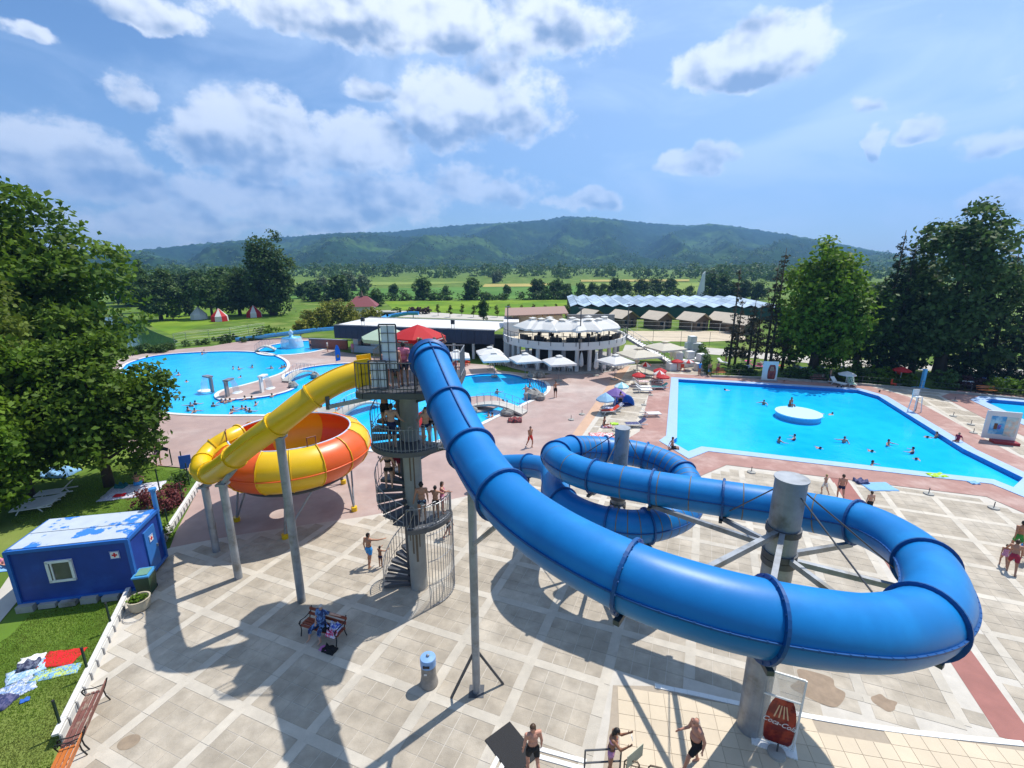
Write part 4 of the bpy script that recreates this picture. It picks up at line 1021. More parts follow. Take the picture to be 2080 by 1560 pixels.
for i in range(19):
    a = R(-62+i*5.2); x, y = (RO+.05)*math.cos(a), (RO+.05)*math.sin(a); cage.tube([(x, y, .02), (x, y, 3.5)], .014, 5)
for z in (.1, 1.1, 2.2, 3.4): cage.tube([((RO+.05)*math.cos(R(-62+i*5.2)), (RO+.05)*math.sin(R(-62+i*5.2)), z) for i in range(19)], .016, 5)
cage.build('safety_cage', M_RAIL, tower)
m = MB(); x0, x1, y0, y1 = -1.55, 2.05, -1.62, 2.1
poly = [(x0, y0+.2), (x0+.3, y0), (x1, y0), (x1, y1), (x0, y1)]
m.prism(poly, PZ-.10, PZ); m.build('platform_deck', M_TREAD, tower)
m = MB()
for a, b in zip(poly, poly[1:]+poly[:1]): m.beam((a[0], a[1], PZ-.13), (b[0], b[1], PZ-.13), .10, .22)
for q in ((x0, -.6), (x1, -.6), (x0, 1.2), (x1, 1.2)): m.beam((0, 0, PZ-.9), (q[0]*.95, q[1], PZ-.2), .10)
m.build('platform_frame', M_STEELD, tower)
def platform_rail(a, b, skip=None, h=1.08):
    rail = MB(); a, b = Vector((*a, PZ)), Vector((*b, PZ)); n = max(2, int((b-a).length/.13))
    for i in range(n+1):
        p = a.lerp(b, i/n); rail.tube([p, p+Vector((0, 0, h))], .02 if i in (0, n) else .012, 5)
    for z in (.12, h): rail.tube([a+Vector((0, 0, z)), b+Vector((0, 0, z))], .022, 6)
    rail.build('platform_rail', M_STEELD if a.y < -1 else M_RAIL, tower)
platform_rail((x0+.3, y0), (.62, y0)); platform_rail((x0, y0+.2), (x0+.3, y0)); platform_rail((x1, .4), (x1, y1)); platform_rail((x0, 1.0), (x0, y1)); platform_rail((x0, y1), (x1, y1)); platform_rail((.62, y0), (.62, y0+.5)); platform_rail((1.95, y0), (x1, y0+.6))
# mesh-backed gates: white sheet behind steel bars
def gate(xa, xb, y, za, zb, lean, lb):
    m = MB(); m.box(((xa+xb)/2, y+.05, (za+zb)/2), (xb-xa-.10, .02, zb-za-.10)); g_ = m.build('white_panel', mat('white_sheet', (.70, .74, .80), .5, .05), tower)
    m = MB()
    for x in (xa, xb): m.tube([(x, y, za-.05), (x, y, zb)], .03, 6)
    m.tube([(xa, y, zb), (xb, y, zb)], .03, 6)
    m.tube([((xa+xb)/2, y, za), ((xa+xb)/2, y, zb)], .015, 5)
    z = za
    while z < zb-.1: m.tube([(xa, y, z), (xb, y, z)], .015, 5); z += .34
    m.build('panel_frame', M_STEELD, g_)
gate(-.62, -.02, y0+.35, PZ+.75, PZ+2.42, 0, '')
gate(-1.02, -.38, y0+.12, PZ+.12, PZ+1.15, 0, '')
# ================================================================ buildings and furniture beyond the pools
M_NAVY = mat('navy_cladding', (0.018, 0.026, 0.055), 0.45, 0.15, 2, objv=.12)
M_ROOFW = mat('white_membrane', (0.62, 0.62, 0.60), 0.7, 0.10, .3, col2=(.50, .49, .46), mask=(.12, .5, .7))
M_WALLW = mat('white_render', (0.68, 0.67, 0.65), 0.7, 0.06, .6)
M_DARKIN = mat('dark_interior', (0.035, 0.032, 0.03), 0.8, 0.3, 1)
M_FABW = mat('white_canvas', (0.74, 0.73, 0.70), 0.8, 0.04, 1.5, transl=.25)
M_FABC = mat('cream_canvas', (0.66, 0.61, 0.50), 0.8, 0.04, 1.5, transl=.25)
M_WOOD = mat('warm_timber', (0.30, 0.14, 0.06), 0.6, 0.25, 5, bump=.2)
M_GLASSD = mat('dark_glass', (0.02, 0.03, 0.04), 0.08, 0.1, 2, spec=.6)
M_GREY = mat('grey_plastic', (0.25, .25, .26), .5, .1)
M_BLACKP = mat('charcoal_wicker', (0.02, 0.02, 0.024), .6, .2, 20)
M_REDC = mat('red_canvas', (0.55, 0.02, 0.025), 0.7, 0.05, 2, transl=.3)
M_LBLUE = mat('light_blue_paint', (0.10, 0.42, 0.72), .4, .08)

A_, B_ = Vector((-27.6, 71.6, 0)), Vector((-2.6, 65.6, 0))
fd = (B_-A_).normalized(); fn = Vector((-fd.y, fd.x, 0)); LEN = (B_-A_).length
bld = thing('pool_building', 'long low white-roofed pool building with a navy fascia', 'building', A_, math.atan2(fd.y, fd.x))
MB().box((LEN/2, 6.2, 4.36), (LEN+.2, 11.2, .12)).build('roof', M_ROOFW, bld)
m = MB(); m.box((LEN/2, 10.9, 4.47), (LEN, .3, .10)); m.box((LEN/2, .75, 4.47), (LEN, .12, .10)); m.build('roof_edge', M_GREY, bld)
npan = 26
for k in range(npan): MB().box((LEN*(k+.5)/npan, .5, 3.42), (LEN/npan-.03, .12, 2.0)).build('fascia_panel', M_NAVY, bld)
MB().box((-.02, 5.8, 3.42), (.12, 10.6, 2.0)).build('end_fascia', M_NAVY, bld)
MB().box((6.6, 5.5, 1.2), (9.6, 6.0, 2.4)).build('kiosk_wall', M_WALLW, bld)
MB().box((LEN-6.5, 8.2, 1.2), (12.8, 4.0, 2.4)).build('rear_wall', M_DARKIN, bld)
MB().box((3.8, 2.44, 1.55), (2.1, .06, 1.0)).build('serving_hatch', M_GLASSD, bld)
MB().box((4.4, 2.1, .55), (5.4, .5, 1.1)).build('counter', mat('pale_counter', (.42, .52, .60), .5, .1), bld)
for x in (8.2, 9.6, 10.8): MB().box((x, 2.46, 1.05), (.9, .05, 2.1)).build('door', M_GREY if x > 9 else M_DARKIN, bld)
for x in (13.2, 16.2, 19.2, 22.2, 25.0): MB().box((x, 1.5, 1.2), (.35, .35, 2.4)).build('pillar', M_WALLW, bld)
for x, lb in ((4.6, 'black loudspeaker pair on the roof edge above the kiosk'), (19.2, 'black loudspeaker pair on the roof edge above the open bays')):
    t = thing('loudspeaker', lb, 'speaker', A_+fd*x+fn*1.2+Vector((0, 0, 4.42)), math.atan2(fd.y, fd.x))
    MB().box((0, 0, .95), (.5, .4, .6)).build('cabinet', M_BLACKP, t); m = MB(); m.beam((-.2, 0, 0), (-.2, 0, .7), .05); m.beam((.2, 0, 0), (.2, 0, .7), .05); m.build('stand', M_STEELD, t)
t = thing('brick_wall', 'low red brick wall left of the pool building', 'wall', G(668, 708), math.atan2(fd.y, fd.x))
MB().box((0, 0, .75), (7.0, .4, 1.5)).build('brickwork', mat('red_brick', (.30, .10, .07), .8, .2, 4), t); MB().box((0, 0, 1.55), (7.1, .5, .1)).build('coping', M_GREY, t)
p = G(706, 694); t = thing('concrete_portal', 'small concrete tunnel portal under the round shrub', 'portal', G(790, 650))
for sx in (-1.6, 1.6): MB().box((sx, 0, .9), (.4, 2.5, 1.8)).build('side_wall', M_CONC, t)
MB().box((0, 0, 1.95), (3.8, 2.7, .3)).build('lintel', M_CONC, t); MB().box((0, 1.1, .9), (2.8, .1, 1.8)).build('opening', M_DARKIN, t)

# ---- round terrace restaurant
RC = Vector((7.5, 67.3, 0)); RR = 8.8
rest = thing('round_restaurant', 'two-storey round restaurant terrace with a white curved parapet', 'building', RC)
MB().lathe([(0, 3.0), (RR, 3.0), (RR, 3.98), (RR-.22, 3.98), (RR-.22, 3.62), (0, 3.62)], 72).build('terrace_slab', M_WALLW, rest)
MB().cyl((0, 0, 3.63), RR-.3, .04, 72).build('terrace_floor', mat('cream_decking', (.55, .48, .36), .7, .1, 1), rest)
for k in range(14):
    a = R(180+6+k*13); MB().cyl((7.7*math.cos(a), 7.7*math.sin(a), 0), .28, 3.0, 14).build('column', M_WALLW if k % 3 else M_GREY, rest)
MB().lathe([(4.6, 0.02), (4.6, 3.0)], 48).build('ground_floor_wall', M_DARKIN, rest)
MB().cyl((0, 0, .005), RR+.6, .04, 64).build('floor_slab', mat('grey_terrazzo', (.33, .30, .27), .6, .1, 1), rest)
rail = MB(); RP = [((RR-.1)*math.cos(R(175+i*6.5)), (RR-.1)*math.sin(R(175+i*6.5))) for i in range(31)]
for x, y in RP: rail.tube([(x, y, 3.55), (x, y, 4.75)], .03, 5)
rail.tube([(x, y, 4.75) for x, y in RP], .03, 5); rail.build('balustrade', M_STEELD, rest)
m = MB()
for k in range(16):
    a = R(190+k*10.5); m.box(((RR+.02)*math.cos(a), (RR+.02)*math.sin(a), 3.75), (.06, .12, .5), rz=a)
m.build('parapet_bracket', M_GREY, rest)
m = MB(); m.box((-7.6, 2.6, 2.8), (2.2, 7, 5.6)); m.build('stair_wall', M_WALLW, rest)
m = MB(); m.box((-3.6, 5.8, 4.9), (7.6, 3.4, 2.2)); m.build('pavilion', mat('beige_wall', (.55, .46, .34), .7, .1), rest)
m = MB(); m.add([(-8.6, 2.6, 6.0), (.9, 2.6, 6.35), (.9, 8.2, 6.9), (-8.6, 8.2, 6.6), (-8.6, 2.6, 6.12), (.9, 2.6, 6.47), (.9, 8.2, 7.02), (-8.6, 8.2, 6.72)], [(3, 2, 1, 0), (4, 5, 6, 7), (0, 1, 5, 4), (1, 2, 6, 5), (2, 3, 7, 6), (3, 0, 4, 7)])
m.build('pavilion_roof', mat('brown_roof', (.30, .19, .15), .7, .15), rest)
for k in range(11): MB().beam((-8.2+k*.88, 2.5, 5.92+k*.032), (-8.2+k*.88, 5.0, 6.2+k*.032), .14, .2).build('rafter', M_WOOD, rest)
MB().box((5.0, 7.2, 4.8), (7.5, .4, 2.0)).build('rear_parapet', M_GREY, rest)
for k, (a, h) in enumerate(((205, 8.0), (277, 8.3), (345, 8.2))):
    a = R(a); t = thing('terrace_lamp', ['dark lamp post on the terrace parapet near the pavilion', 'dark lamp post on the middle of the terrace parapet', 'dark lamp post on the terrace parapet by the outer stair'][k], 'lamp', RC+Vector((RR*math.cos(a)*1.012, RR*math.sin(a)*1.012, 3.2)))
    MB().tube([(0, 0, 0), (0, 0, h-3.2)], .07, 8).build('pole', M_STEELD, t); MB().cyl((0, 0, h-3.2), .35, .08, 14).build('lamp_head', M_STEELD, t)

def parasol_proto(name, label, cat, group, size, rim, apex, canopy, sides=4, pole=None, drop=.22, base=True, alt=None):
    t = thing(name, label, cat, (0, 0, -50), 0, group)
    MB().tube([(0, 0, 0), (0, 0, apex-.02)], .035, 8).build('pole', pole or M_RAIL, t)
    if base: MB().box((0, 0, .06), (.7, .7, .12)).build('base', M_CONC, t)
    n = 8 if sides == 4 else sides; pr = []
    for k in range(n):
        a = 2*PI*k/n+PI/4; r = size*(1.0 if sides != 4 or k % 2 == 0 else .7071); pr.append((r*math.cos(a), r*math.sin(a)))
    m = MB()
    for k in range(n):
        (x0, y0), (x1, y1) = pr[k], pr[(k+1) % n]; m.cur = (k//(2 if sides == 4 else 1)) % 2 if alt else 0
        mid = .55; b = len(m.v)
        m.add([(0, 0, apex), (x0*mid, y0*mid, rim+(apex-rim)*.50), (x1*mid, y1*mid, rim+(apex-rim)*.50), (x0, y0, rim), (x1, y1, rim), (x0, y0, rim-drop), (x1, y1, rim-drop)], [(0, 1, 2), (1, 3, 4, 2), (3, 5, 6, 4)])
    m.build('canopy', [canopy, alt] if alt else canopy, t)
    if sides == 4:
        m = MB(); m.lathe([(0, apex+.16), (size*.22, apex+.02)], 4, a0=PI/4, a1=PI/4+2*PI); m.build('vent_cap', canopy, t)
    return t
used = set()
def place(proto, loc, rz=0.0, label=None, scale=1.0, group=None):
    if proto.name not in used:
        used.add(proto.name); proto.location = loc; proto.rotation_euler = (0, 0, rz); proto.scale = (scale,)*3
        if label: proto['label'] = label
        if group: proto['group'] = group
        return proto
    return copy_tree(proto, loc, rz, label, group, scale)
TP = parasol_proto('terrace_parasol', 'big white square parasol on the upper terrace', 'parasol', 'white parasols on the upper terrace', 2.75, 2.0, 3.1, M_FABW)
for i, (px, py) in enumerate([(1055, 661), (1096, 660), (1140, 660), (1196, 664), (1240, 664), (1072, 650), (1116, 647), (1163, 648), (1195, 645), (1228, 646), (1254, 656), (1214, 655)]):
    p = G(px, py, 6.62); d = Vector((p.x-RC.x, p.y-RC.y, 0))
    if d.length > 7.6: d = d.normalized()*7.6
    place(TP, (RC.x+d.x, RC.y+d.y, 3.66), R(20+i*37))
SP = parasol_proto('cafe_parasol', 'white square parasol over the ground floor tables', 'parasol', 'white parasols over the ground floor tables', 2.3, 2.35, 3.05, M_FABW)
for i, (px, py) in enumerate([(995, 706), (1004, 717), (1067, 719), (1136, 724), (1251, 722), (927, 713)]):
    p = G(px, py, 3.0); place(SP, (p.x, p.y, 0.0), R([12, 12, 18, 14, 30, 8][i]), ['white square parasol on the side nearest the navy fascia', 'white square parasol with a printed mark beside the navy fascia', 'white square parasol over tables by the left pillars', 'white square parasol over tables below the parapet middle', 'white square parasol at the corner by the outer stair', 'white square parasol over the red plastic chairs'][i])
CP = parasol_proto('cream_parasol', 'wide cream parasol at the foot of the outer stair', 'parasol', None, 2.9, 2.6, 3.4, M_FABC)
p = G(1298, 707, 3.4); place(CP, (p.x, p.y, 0), R(20)); p = G(1352, 694, 3.4); place(CP, (p.x, p.y, 0), R(20), 'wide cream parasol beyond the outer stair')
def closed_parasol(px, pt, pb, label, m_):
    b = G(px, pb); h = atY(px, pt, b.y).z; t = thing('closed_parasol', label, 'parasol', b)
    MB().tube([(0, 0, 0), (0, 0, h)], .04, 6).build('pole', M_RAIL, t); MB().lathe([(.08, h*.28), (.30, h*.36), (.26, h*.6), (.14, h*.9), (.02, h+.05)], 10).build('folded_canopy', m_, t); MB().box((0, 0, .06), (.7, .7, .12)).build('base', M_CONC, t)
for q in ((1180, 715, 757, 'folded white parasol before the dark bar front'), (1210, 715, 763, 'folded white parasol at the edge of the stamped deck'), (1293, 705, 752, 'folded cream parasol beside the outer stair foot'), (1363, 700, 736, 'folded cream parasol right of the outer stair'), (1298, 690, 712, 'folded cream parasol behind the wide cream one')):
    closed_parasol(q[0], q[1], q[2], q[3], M_FABC if 'cream' in q[3] else M_FABW)

# chairs, tables and sofas
def chair_proto(mm, label, group, name='cafe_chair'):
    t = thing(name, label, 'chair', (0, 0, -50), 0, group)
    MB().box((0, 0, .44), (.46, .46, .05)).build('seat', mm, t); MB().box((0, .22, .70), (.46, .05, .46)).build('backrest', mm, t)
    for x in (-.2, .2):
        for y in (-.2, .2): MB().beam((x, y, 0), (x*.9, y*.9, .42), .045).build('leg', mm, t)
    return t
def table_proto(mm, label, group):
    t = thing('cafe_table', label, 'table', (0, 0, -50), 0, group); MB().cyl((0, 0, .70), .42, .04, 16).build('table_top', mm, t); MB().tube([(0, 0, 0), (0, 0, .70)], .04, 6).build('stem', M_RAIL, t); MB().cyl((0, 0, 0), .24, .03, 12).build('foot', M_RAIL, t); return t
CW = chair_proto(mat('white_plastic', (.70, .69, .66), .45, .05), 'white plastic chair at the ground floor tables', 'white chairs at the ground floor tables')
TW = table_proto(MATS['white_plastic'], 'round white table under a ground floor parasol', 'white tables at the ground floor')
gr = random.Random(11)
for (px, py) in [(1008, 741), (1022, 742), (1040, 743), (1062, 745), (1078, 747), (1098, 747), (1130, 750), (1145, 752), (1162, 752), (1222, 752), (1235, 752), (1253, 748)]:
    c = G(px, py); place(TW, (c.x, c.y, .045))
    for k in range(3):
        a = gr.uniform(0, 2*PI)+k*2.1; place(CW, (c.x+.72*math.cos(a), c.y+.72*math.sin(a), .045), a-PI/2)
CR = chair_proto(mat('red_plastic', (.62, .06, .02), .4, .05), 'red plastic chair under the white parasol by the lagoon', 'red plastic chairs by the lagoon', 'red_chair')
for k, (px, py) in enumerate([(922, 748), (931, 752), (938, 747), (946, 744), (951, 741), (926, 741)]):
    c = G(px, py); place(CR, (c.x, c.y, .0), k*1.9)
SF = thing('terrace_sofa', 'charcoal wicker sofa facing the terrace parapet', 'sofa', (0, 0, -50), 0, 'charcoal sofas along the terrace parapet')
MB().box((0, 0, .25), (1.5, .75, .4)).build('seat', M_BLACKP, SF); MB().box((0, -.34, .6), (1.5, .14, .5)).build('backrest', M_BLACKP, SF)
for x in (-.7, .7): MB().box((x, 0, .42), (.12, .75, .4)).build('armrest', M_BLACKP, SF)
for a in (222, 240, 256, 272, 289, 306, 322, 336):
    a = R(a); place(SF, (RC.x+7.6*math.cos(a), RC.y+7.6*math.sin(a), 3.67), a+PI/2)
BT = chair_proto(M_BLACKP, 'charcoal chair at the terrace tables', 'charcoal chairs on the terrace', 'terrace_chair')
for k in range(16):
    a = R(215+k*8.5); r = 4.6+(k % 3)*.9; place(BT, (RC.x+r*math.cos(a), RC.y+r*math.sin(a), 3.67), a*3)
# outer stair
s0, s1 = G(1362, 737), G(1292, 724); st = thing('outer_stair', 'straight white stair climbing to the round terrace', 'stair', s0)
n = 18; e = Vector((-6.2, 2.4, 0))
for k in range(n):
    c = e*((k+.5)/n); MB().box((c.x, c.y, 3.6*(k+1)/n-.04), (.42, 2.4, .08), rz=math.atan2(e.y, e.x)).build('tread', M_WALLW, st)
sd_ = Vector((-e.y, e.x, 0)).normalized()
for sg in (-1.25, 1.25):
    m = MB(); m.beam(sd_*sg, e+sd_*sg+Vector((0, 0, 3.6)), .08, .3); m.build('stringer', M_GREY, st)
    m = MB()
    for k in range(7): q = e*(k/6)+sd_*sg+Vector((0, 0, 3.6*k/6)); m.tube([q, q+Vector((0, 0, 1))], .025, 5)
    m.tube([sd_*sg+Vector((0, 0, 1)), e+sd_*sg+Vector((0, 0, 4.6))], .03, 5); m.build('handrail', M_RAIL, st)
# white storage cubes by the windbreak
CU = thing('storage_cube', 'white plastic storage cube stacked by the green windbreak', 'cube', (0, 0, -50), 0, 'white storage cubes by the windbreak')
MB().box((0, 0, .5), (1.0, 1.0, .96)).build('shell', MATS['white_plastic'], CU); MB().box((0, -.51, .5), (.7, .03, .7)).build('front_panel', M_WALLW, CU)
for k, (px, py, z) in enumerate([(1394, 723, 0), (1404, 724, 0), (1413, 724, 0), (1422, 725, 0), (1398, 722, 1), (1408, 723, 1), (1417, 723, 1), (1403, 722, 2), (1375, 748, 0), (1387, 745, 0), (1400, 744, 0), (1412, 741, 0), (1419, 752, 0), (1424, 740, 0), (1363, 752, 0), (1376, 745, 1), (1399, 742, 1), (1423, 748, 1)]):
    c = G(px, py); place(CU, (c.x, c.y, z*1.0+.01), .15*(k % 3))
t = thing('windbreak', 'tall dark green windbreak hedge panel beside the storage cubes', 'screen', G(1436, 762)); d = G(1424, 727)-G(1436, 762)
link('foliage', leaves('foliage', [(d.x*f, d.y*f, 1.1, .45, 1.0, 1.15) for f in [i/11 for i in range(12)]], 3600, .22, L_HEDGE, 301, clump=.22, hole=.2), t); MB().beam((0, 0, .1), (d.x, d.y, .1), .1, .2).build('frame', M_STEELD, t)

# ---- campsite: bungalows, greenhouse, fence lines
bw = G(1200, 660)
for i, (px, py, lb) in enumerate([(1200, 660, 'beige gable-roofed bungalow right behind the round terrace'), (1265, 662, 'beige gable-roofed bungalow with a dark porch by the sand court'), (1335, 665, 'beige bungalow behind the middle of the sand court'), (1408, 668, 'beige bungalow at the right end of the sand court'), (1470, 668, 'beige bungalow behind the dying spruces'), (1505, 676, 'beige bungalow nearest the dying spruce row')]):
    c = G(px, py); t = thing('bungalow', lb, 'bungalow', c, R(28)); t.scale = (.74, .74, .9)
    MB().box((0, 0, 1.15), (5.6, 5.6, 2.3)).build('wall', mat('brown_boards', (.14, .10, .07), .8, .2, 3), t)
    m = MB(); m.add([(-3.6, -3.6, 2.2), (3.6, -3.6, 2.2), (3.6, 3.6, 2.2), (-3.6, 3.6, 2.2), (0, -3.8, 3.9), (0, 3.8, 3.9)], [(0, 4, 5, 3), (1, 2, 5, 4)]); m.add([(-3.6, -3.6, 2.1), (3.6, -3.6, 2.1), (3.6, 3.6, 2.1), (-3.6, 3.6, 2.1), (0, -3.8, 3.8), (0, 3.8, 3.8)], [(3, 5, 4, 0), (4, 5, 2, 1)])
    m.build('roof', mat('beige_canvas_roof', (.52, .44, .34), .8, .08, .8), t)
    MB().add([(-3.2, -2.82, 2.2), (3.2, -2.82, 2.2), (0, -2.82, 3.7)], [(0, 1, 2)]).build('gable', MATS['brown_boards'], t)
    MB().box((1.0, -2.83, 1.0), (1.0, .08, 2.0)).build('door', M_DARKIN, t); MB().box((-1.2, -2.83, 1.3), (1.2, .08, .9)).build('window', M_GLASSD, t)
gl0 = G(1158, 646); gh = thing('greenhouse', 'wide glass greenhouse with saw-tooth roof and green netted front', 'greenhouse', gl0, R(-5))
M_PANE = mat('greenhouse_pane', (.42, .50, .56), .25, .12, .3, objv=.35, spec=.6); M_NET = mat('green_netting', (.02, .07, .055), .8, .2, .5)
for k in range(15):
    x0, w = k*3.5, 3.5
    for s in range(2):
        for q in range(5):
            y0, y1 = q*7.0, q*7.0+6.85; xa, xb = (x0, x0+w/2-.06) if s == 0 else (x0+w/2+.06, x0+w); za, zb = (2.9, 3.55) if s == 0 else (3.55, 2.9)
            MB().add([(xa, y0, za), (xb, y0, zb), (xb, y1, zb), (xa, y1, za), (xa, y0, za-.06), (xb, y0, zb-.06), (xb, y1, zb-.06), (xa, y1, za-.06)], [(0, 1, 2, 3), (4, 7, 6, 5), (0, 4, 5, 1)]).build('roof_pane', M_PANE, gh)
    MB().box((x0+w/2, 0, 1.45), (w-.05, .08, 2.9)).build('net_panel', M_NET, gh)
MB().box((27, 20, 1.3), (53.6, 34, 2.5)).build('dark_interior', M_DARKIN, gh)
t = thing('white_monument', 'slender pale stone monument tower beyond the greenhouse', 'monument', G(1421, 606))
MB().add([(-1.2, -1.2, 0), (1.2, -1.2, 0), (1.2, 1.2, 0), (-1.2, 1.2, 0), (.3, -.4, 9.2), (1.1, -.4, 10.2), (1.1, .4, 10.2), (.3, .4, 9.2)], [(0, 1, 5, 4), (1, 2, 6, 5), (2, 3, 7, 6), (3, 0, 4, 7), (4, 5, 6, 7)]).build('shaft', M_WALLW, t); MB().box((0, 0, .4), (9, 5, .8)).build('plinth', M_GREY, t)
def fence(name, label, pxs, h, post_mat, step=3.0, rails=(.2, .6, 1.0), mesh=True, r=.03):
    P_ = [G(*q) for q in pxs]; t = thing(name, label, 'fence', P_[0])
    for a, b in zip(P_[:-1], P_[1:]):
        n = max(1, round((b-a).length/step))
        for k in range(n): q = a.lerp(b, k/n); MB().tube([q, q+Vector((0, 0, h))], r, 6).build('post', post_mat, t, world=True)
        m = MB()
        for f in rails: m.tube([a+Vector((0, 0, h*f)), b+Vector((0, 0, h*f))], r*.45, 4)
        m.build('rail', post_mat, t, world=True)
    return t
fence('wire_fence', 'thin wire fence in front of the bungalows', [(1190, 668), (1520, 680)], 2.0, M_WALLW, 5)
fence('wire_fence', 'thin dark wire fence along the sand court', [(1270, 700), (1440, 706), (1560, 716)], 2.6, M_STEELD, 5)
fence('walkway_fence', 'grey panel fence with lamps along the slide walkway', [(356, 705), (380, 700), (470, 690), (540, 678)], 2.2, M_RAIL, 4, (.1, .3, .5, .7, .9, 1.0))
fence('bed_fence', 'low dark fence along the planted bed behind the swimming pool', [(1442, 764), (1560, 768), (1750, 781), (1860, 790), (2090, 812)], .95, M_STEELD, 4, (.5, 1.0))
# stone edging of the bed: single blocks
ed = thing('stone_edging', 'row of grey edging stones along the planted bed behind the swimming pool', 'edging', G(1445, 766))
P_ = spline(GP([(1445, 766), (1560, 770), (1750, 783), (1860, 792), (2080, 813), (2140, 820)]), 4, closed=False); P_ = arc_resample(P_, .62)
for a, b in zip(P_[:-1], P_[1:]): MB().beam(a+Vector((0, 0, .11)), a.lerp(b, .97)+Vector((0, 0, .11)), .28, .24+.06*gr.random()).build('stone', M_CONC, ed, world=True)
# red roofed hut, striped tents, long flume, lifeguard bits
t = thing('red_roofed_hut', 'small hut with a dark red hipped roof behind golden thujas', 'hut', G(738, 640), R(10))
MB().box((0, 0, 1.3), (6, 5, 2.6)).build('wall', M_WALLW, t)
MB().add([(-4, -3.4, 2.5), (4, -3.4, 2.5), (4, 3.4, 2.5), (-4, 3.4, 2.5), (-1.4, 0, 5.0), (1.4, 0, 5.0)], [(0, 1, 5, 4), (1, 2, 5), (2, 3, 4, 5), (3, 0, 4)]).build('roof', mat('dark_red_roof', (.20, .045, .05), .6, .15), t); MB().lathe([(.4, 5.0), (.02, 6.6)], 8).build('finial', M_RUST, t)
for i, (px, py, lb) in enumerate([(405, 648, 'grey-white pointed tent beside the winding path'), (447, 652, 'red and white striped pointed tent under the spreading tree'), (517, 644, 'red and white pointed tent beside the huge poplar')]):
    t = thing('pointed_tent', lb, 'tent', G(px, py)); 
    for k in range(8):
        m = MB(); m.lathe([(1.9, 0), (1.8, 1.2), (.08, 3.0)], 1, a0=k*PI/4, a1=(k+1)*PI/4); m.build('tent_panel', M_REDC if (k % 2 and i) else M_FABW, t)
fl = thing('open_flume', 'long light blue open flume running down the grassy mound', 'water slide', G(590, 690))
fp = spline([G(478, 688, .5), G(560, 678, .9), G(640, 668, 1.6), G(700, 663, 2.4), G(760, 655, 3.0), G(790, 640, 3.6), G(828, 634, 4.0), G(850, 634, 4.0)], 5, closed=False)
for a, b in zip(fp[::5][:-1], fp[::5][1:]):
    m = MB(); s = (b-a).cross(Vector((0, 0, 1))).normalized()
    for k in range(5):
        a0, a1 = PI*k/5, PI*(k+1)/5
        q = [pp+s*(.6*math.cos(t_))-Vector((0, 0, .6*math.sin(t_))) for pp in (a, b) for t_ in (a0, a1)]; m.add(q, [(0, 1, 3, 2)])
    m.beam(a+s*.6, b+s*.6, .10, .16); m.beam(a-s*.6, b-s*.6, .10, .16); m.build('flume_section', M_LBLUE, fl, world=True)
for a in fp[::8]: MB().beam((a.x, a.y, 0), (a.x, a.y, a.z-.5), .15).build('post', M_STEEL, fl, world=True)
# fountain, bridges, islands, spouts
fo = G(594, 704.5); t = thing('mushroom_fountain', 'light blue tiered fountain with spilling water in the small round pool', 'fountain', (fo.x, fo.y, -.1))
MB().lathe([(1.0, 0), (1.0, .4), (.5, .5), (.45, 1.3), (1.5, 1.55), (1.5, 1.72), (.4, 1.75), (.3, 2.1), (.0, 2.15)], 24).build('basin', M_LBLUE, t, smooth=True)
M_SPRAY = mat('falling_water', (.72, .82, .88), .3, .12, 3, alpha=.55, bump=.5, bscale=12)
MB().lathe([(1.52, 1.7), (1.7, 1.1), (1.8, .1)], 32).build('water_curtain', M_SPRAY, t, smooth=True); MB().lathe([(.2, 2.1), (.4, 2.5), (.16, 2.9), (.0, 3.05)], 14).build('water_plume', M_SPRAY, t, smooth=True)
def bridge(label, a, b, w, rise):
    a, b = G(*a), G(*b); t = thing('foot_bridge', label, 'bridge', a); s = Vector((-(b-a).y, (b-a).x, 0)).normalized(); n = 14; m = MB()
    top = [a.lerp(b, i/n)+Vector((0, 0, .12+rise*math.sin(PI*i/n))) for i in range(n+1)]
    for p, q in zip(top[:-1], top[1:]): m.beam(p, q, w, .2)
    m.build('deck', mat('bridge_concrete', (.45, .43, .39), .8, .1, 1), t, world=True)
    for sg in (-1, 1):
        m = MB()
        for i in range(0, n+1, 2): q = top[i]+s*sg*w*.45; m.tube([q, q+Vector((0, 0, .95))], .02, 4)
        m.tube([p+s*sg*w*.45+Vector((0, 0, .95)) for p in top], .015, 4); m.build('handrail', M_RAIL, t, world=True)
bridge('arched concrete footbridge over the right arm of the lagoon', (962, 826), (1066, 842), 1.3, .55)
bridge('arched concrete footbridge behind the orange bowl', (690, 845), (768, 822), 1.3, .6)
bridge('small arched bridge at the head of the lagoon channel', (580, 777), (634, 757), 1.0, .6)
bridge('low arched bridge between the round pool and the fountain pool', (520, 714), (560, 712), 1.4, .7)
isl = spline(GP([(930, 812), (960, 806), (1000, 805), (1020, 812), (1018, 822), (985, 835), (950, 838), (932, 826)]), 4)
o = MB().prism(ccw(isl), -1.2, .05).build('lagoon_island', M_DECK, kind='structure')
isl = spline(GP([(640, 830), (668, 827), (690, 836), (688, 845), (660, 849), (640, 842)]), 4); MB().prism(ccw(isl), -1.2, .05).build('small_island', M_CONC, kind='structure')
M_ROCK = mat('grey_rock', (.26, .25, .23), .9, .3, 3, bump=.8, bscale=6)
def rock(px, py, r, label, grp=None):
    g_ = random.Random(px); m = MB(); m.ball((0, 0, r*.25), (r, r*.75, r*.6), 9, 6); m.v = [(x*(1+g_.uniform(-.18, .18)), y*(1+g_.uniform(-.18, .18)), z*(1+g_.uniform(-.2, .2))) for x, y, z in m.v]
    o = m.build('boulder', M_ROCK); o.location = G(px, py)+Vector((0, 0, .02)); o.rotation_euler = (0, 0, px); tag(o, label, 'rock', grp)
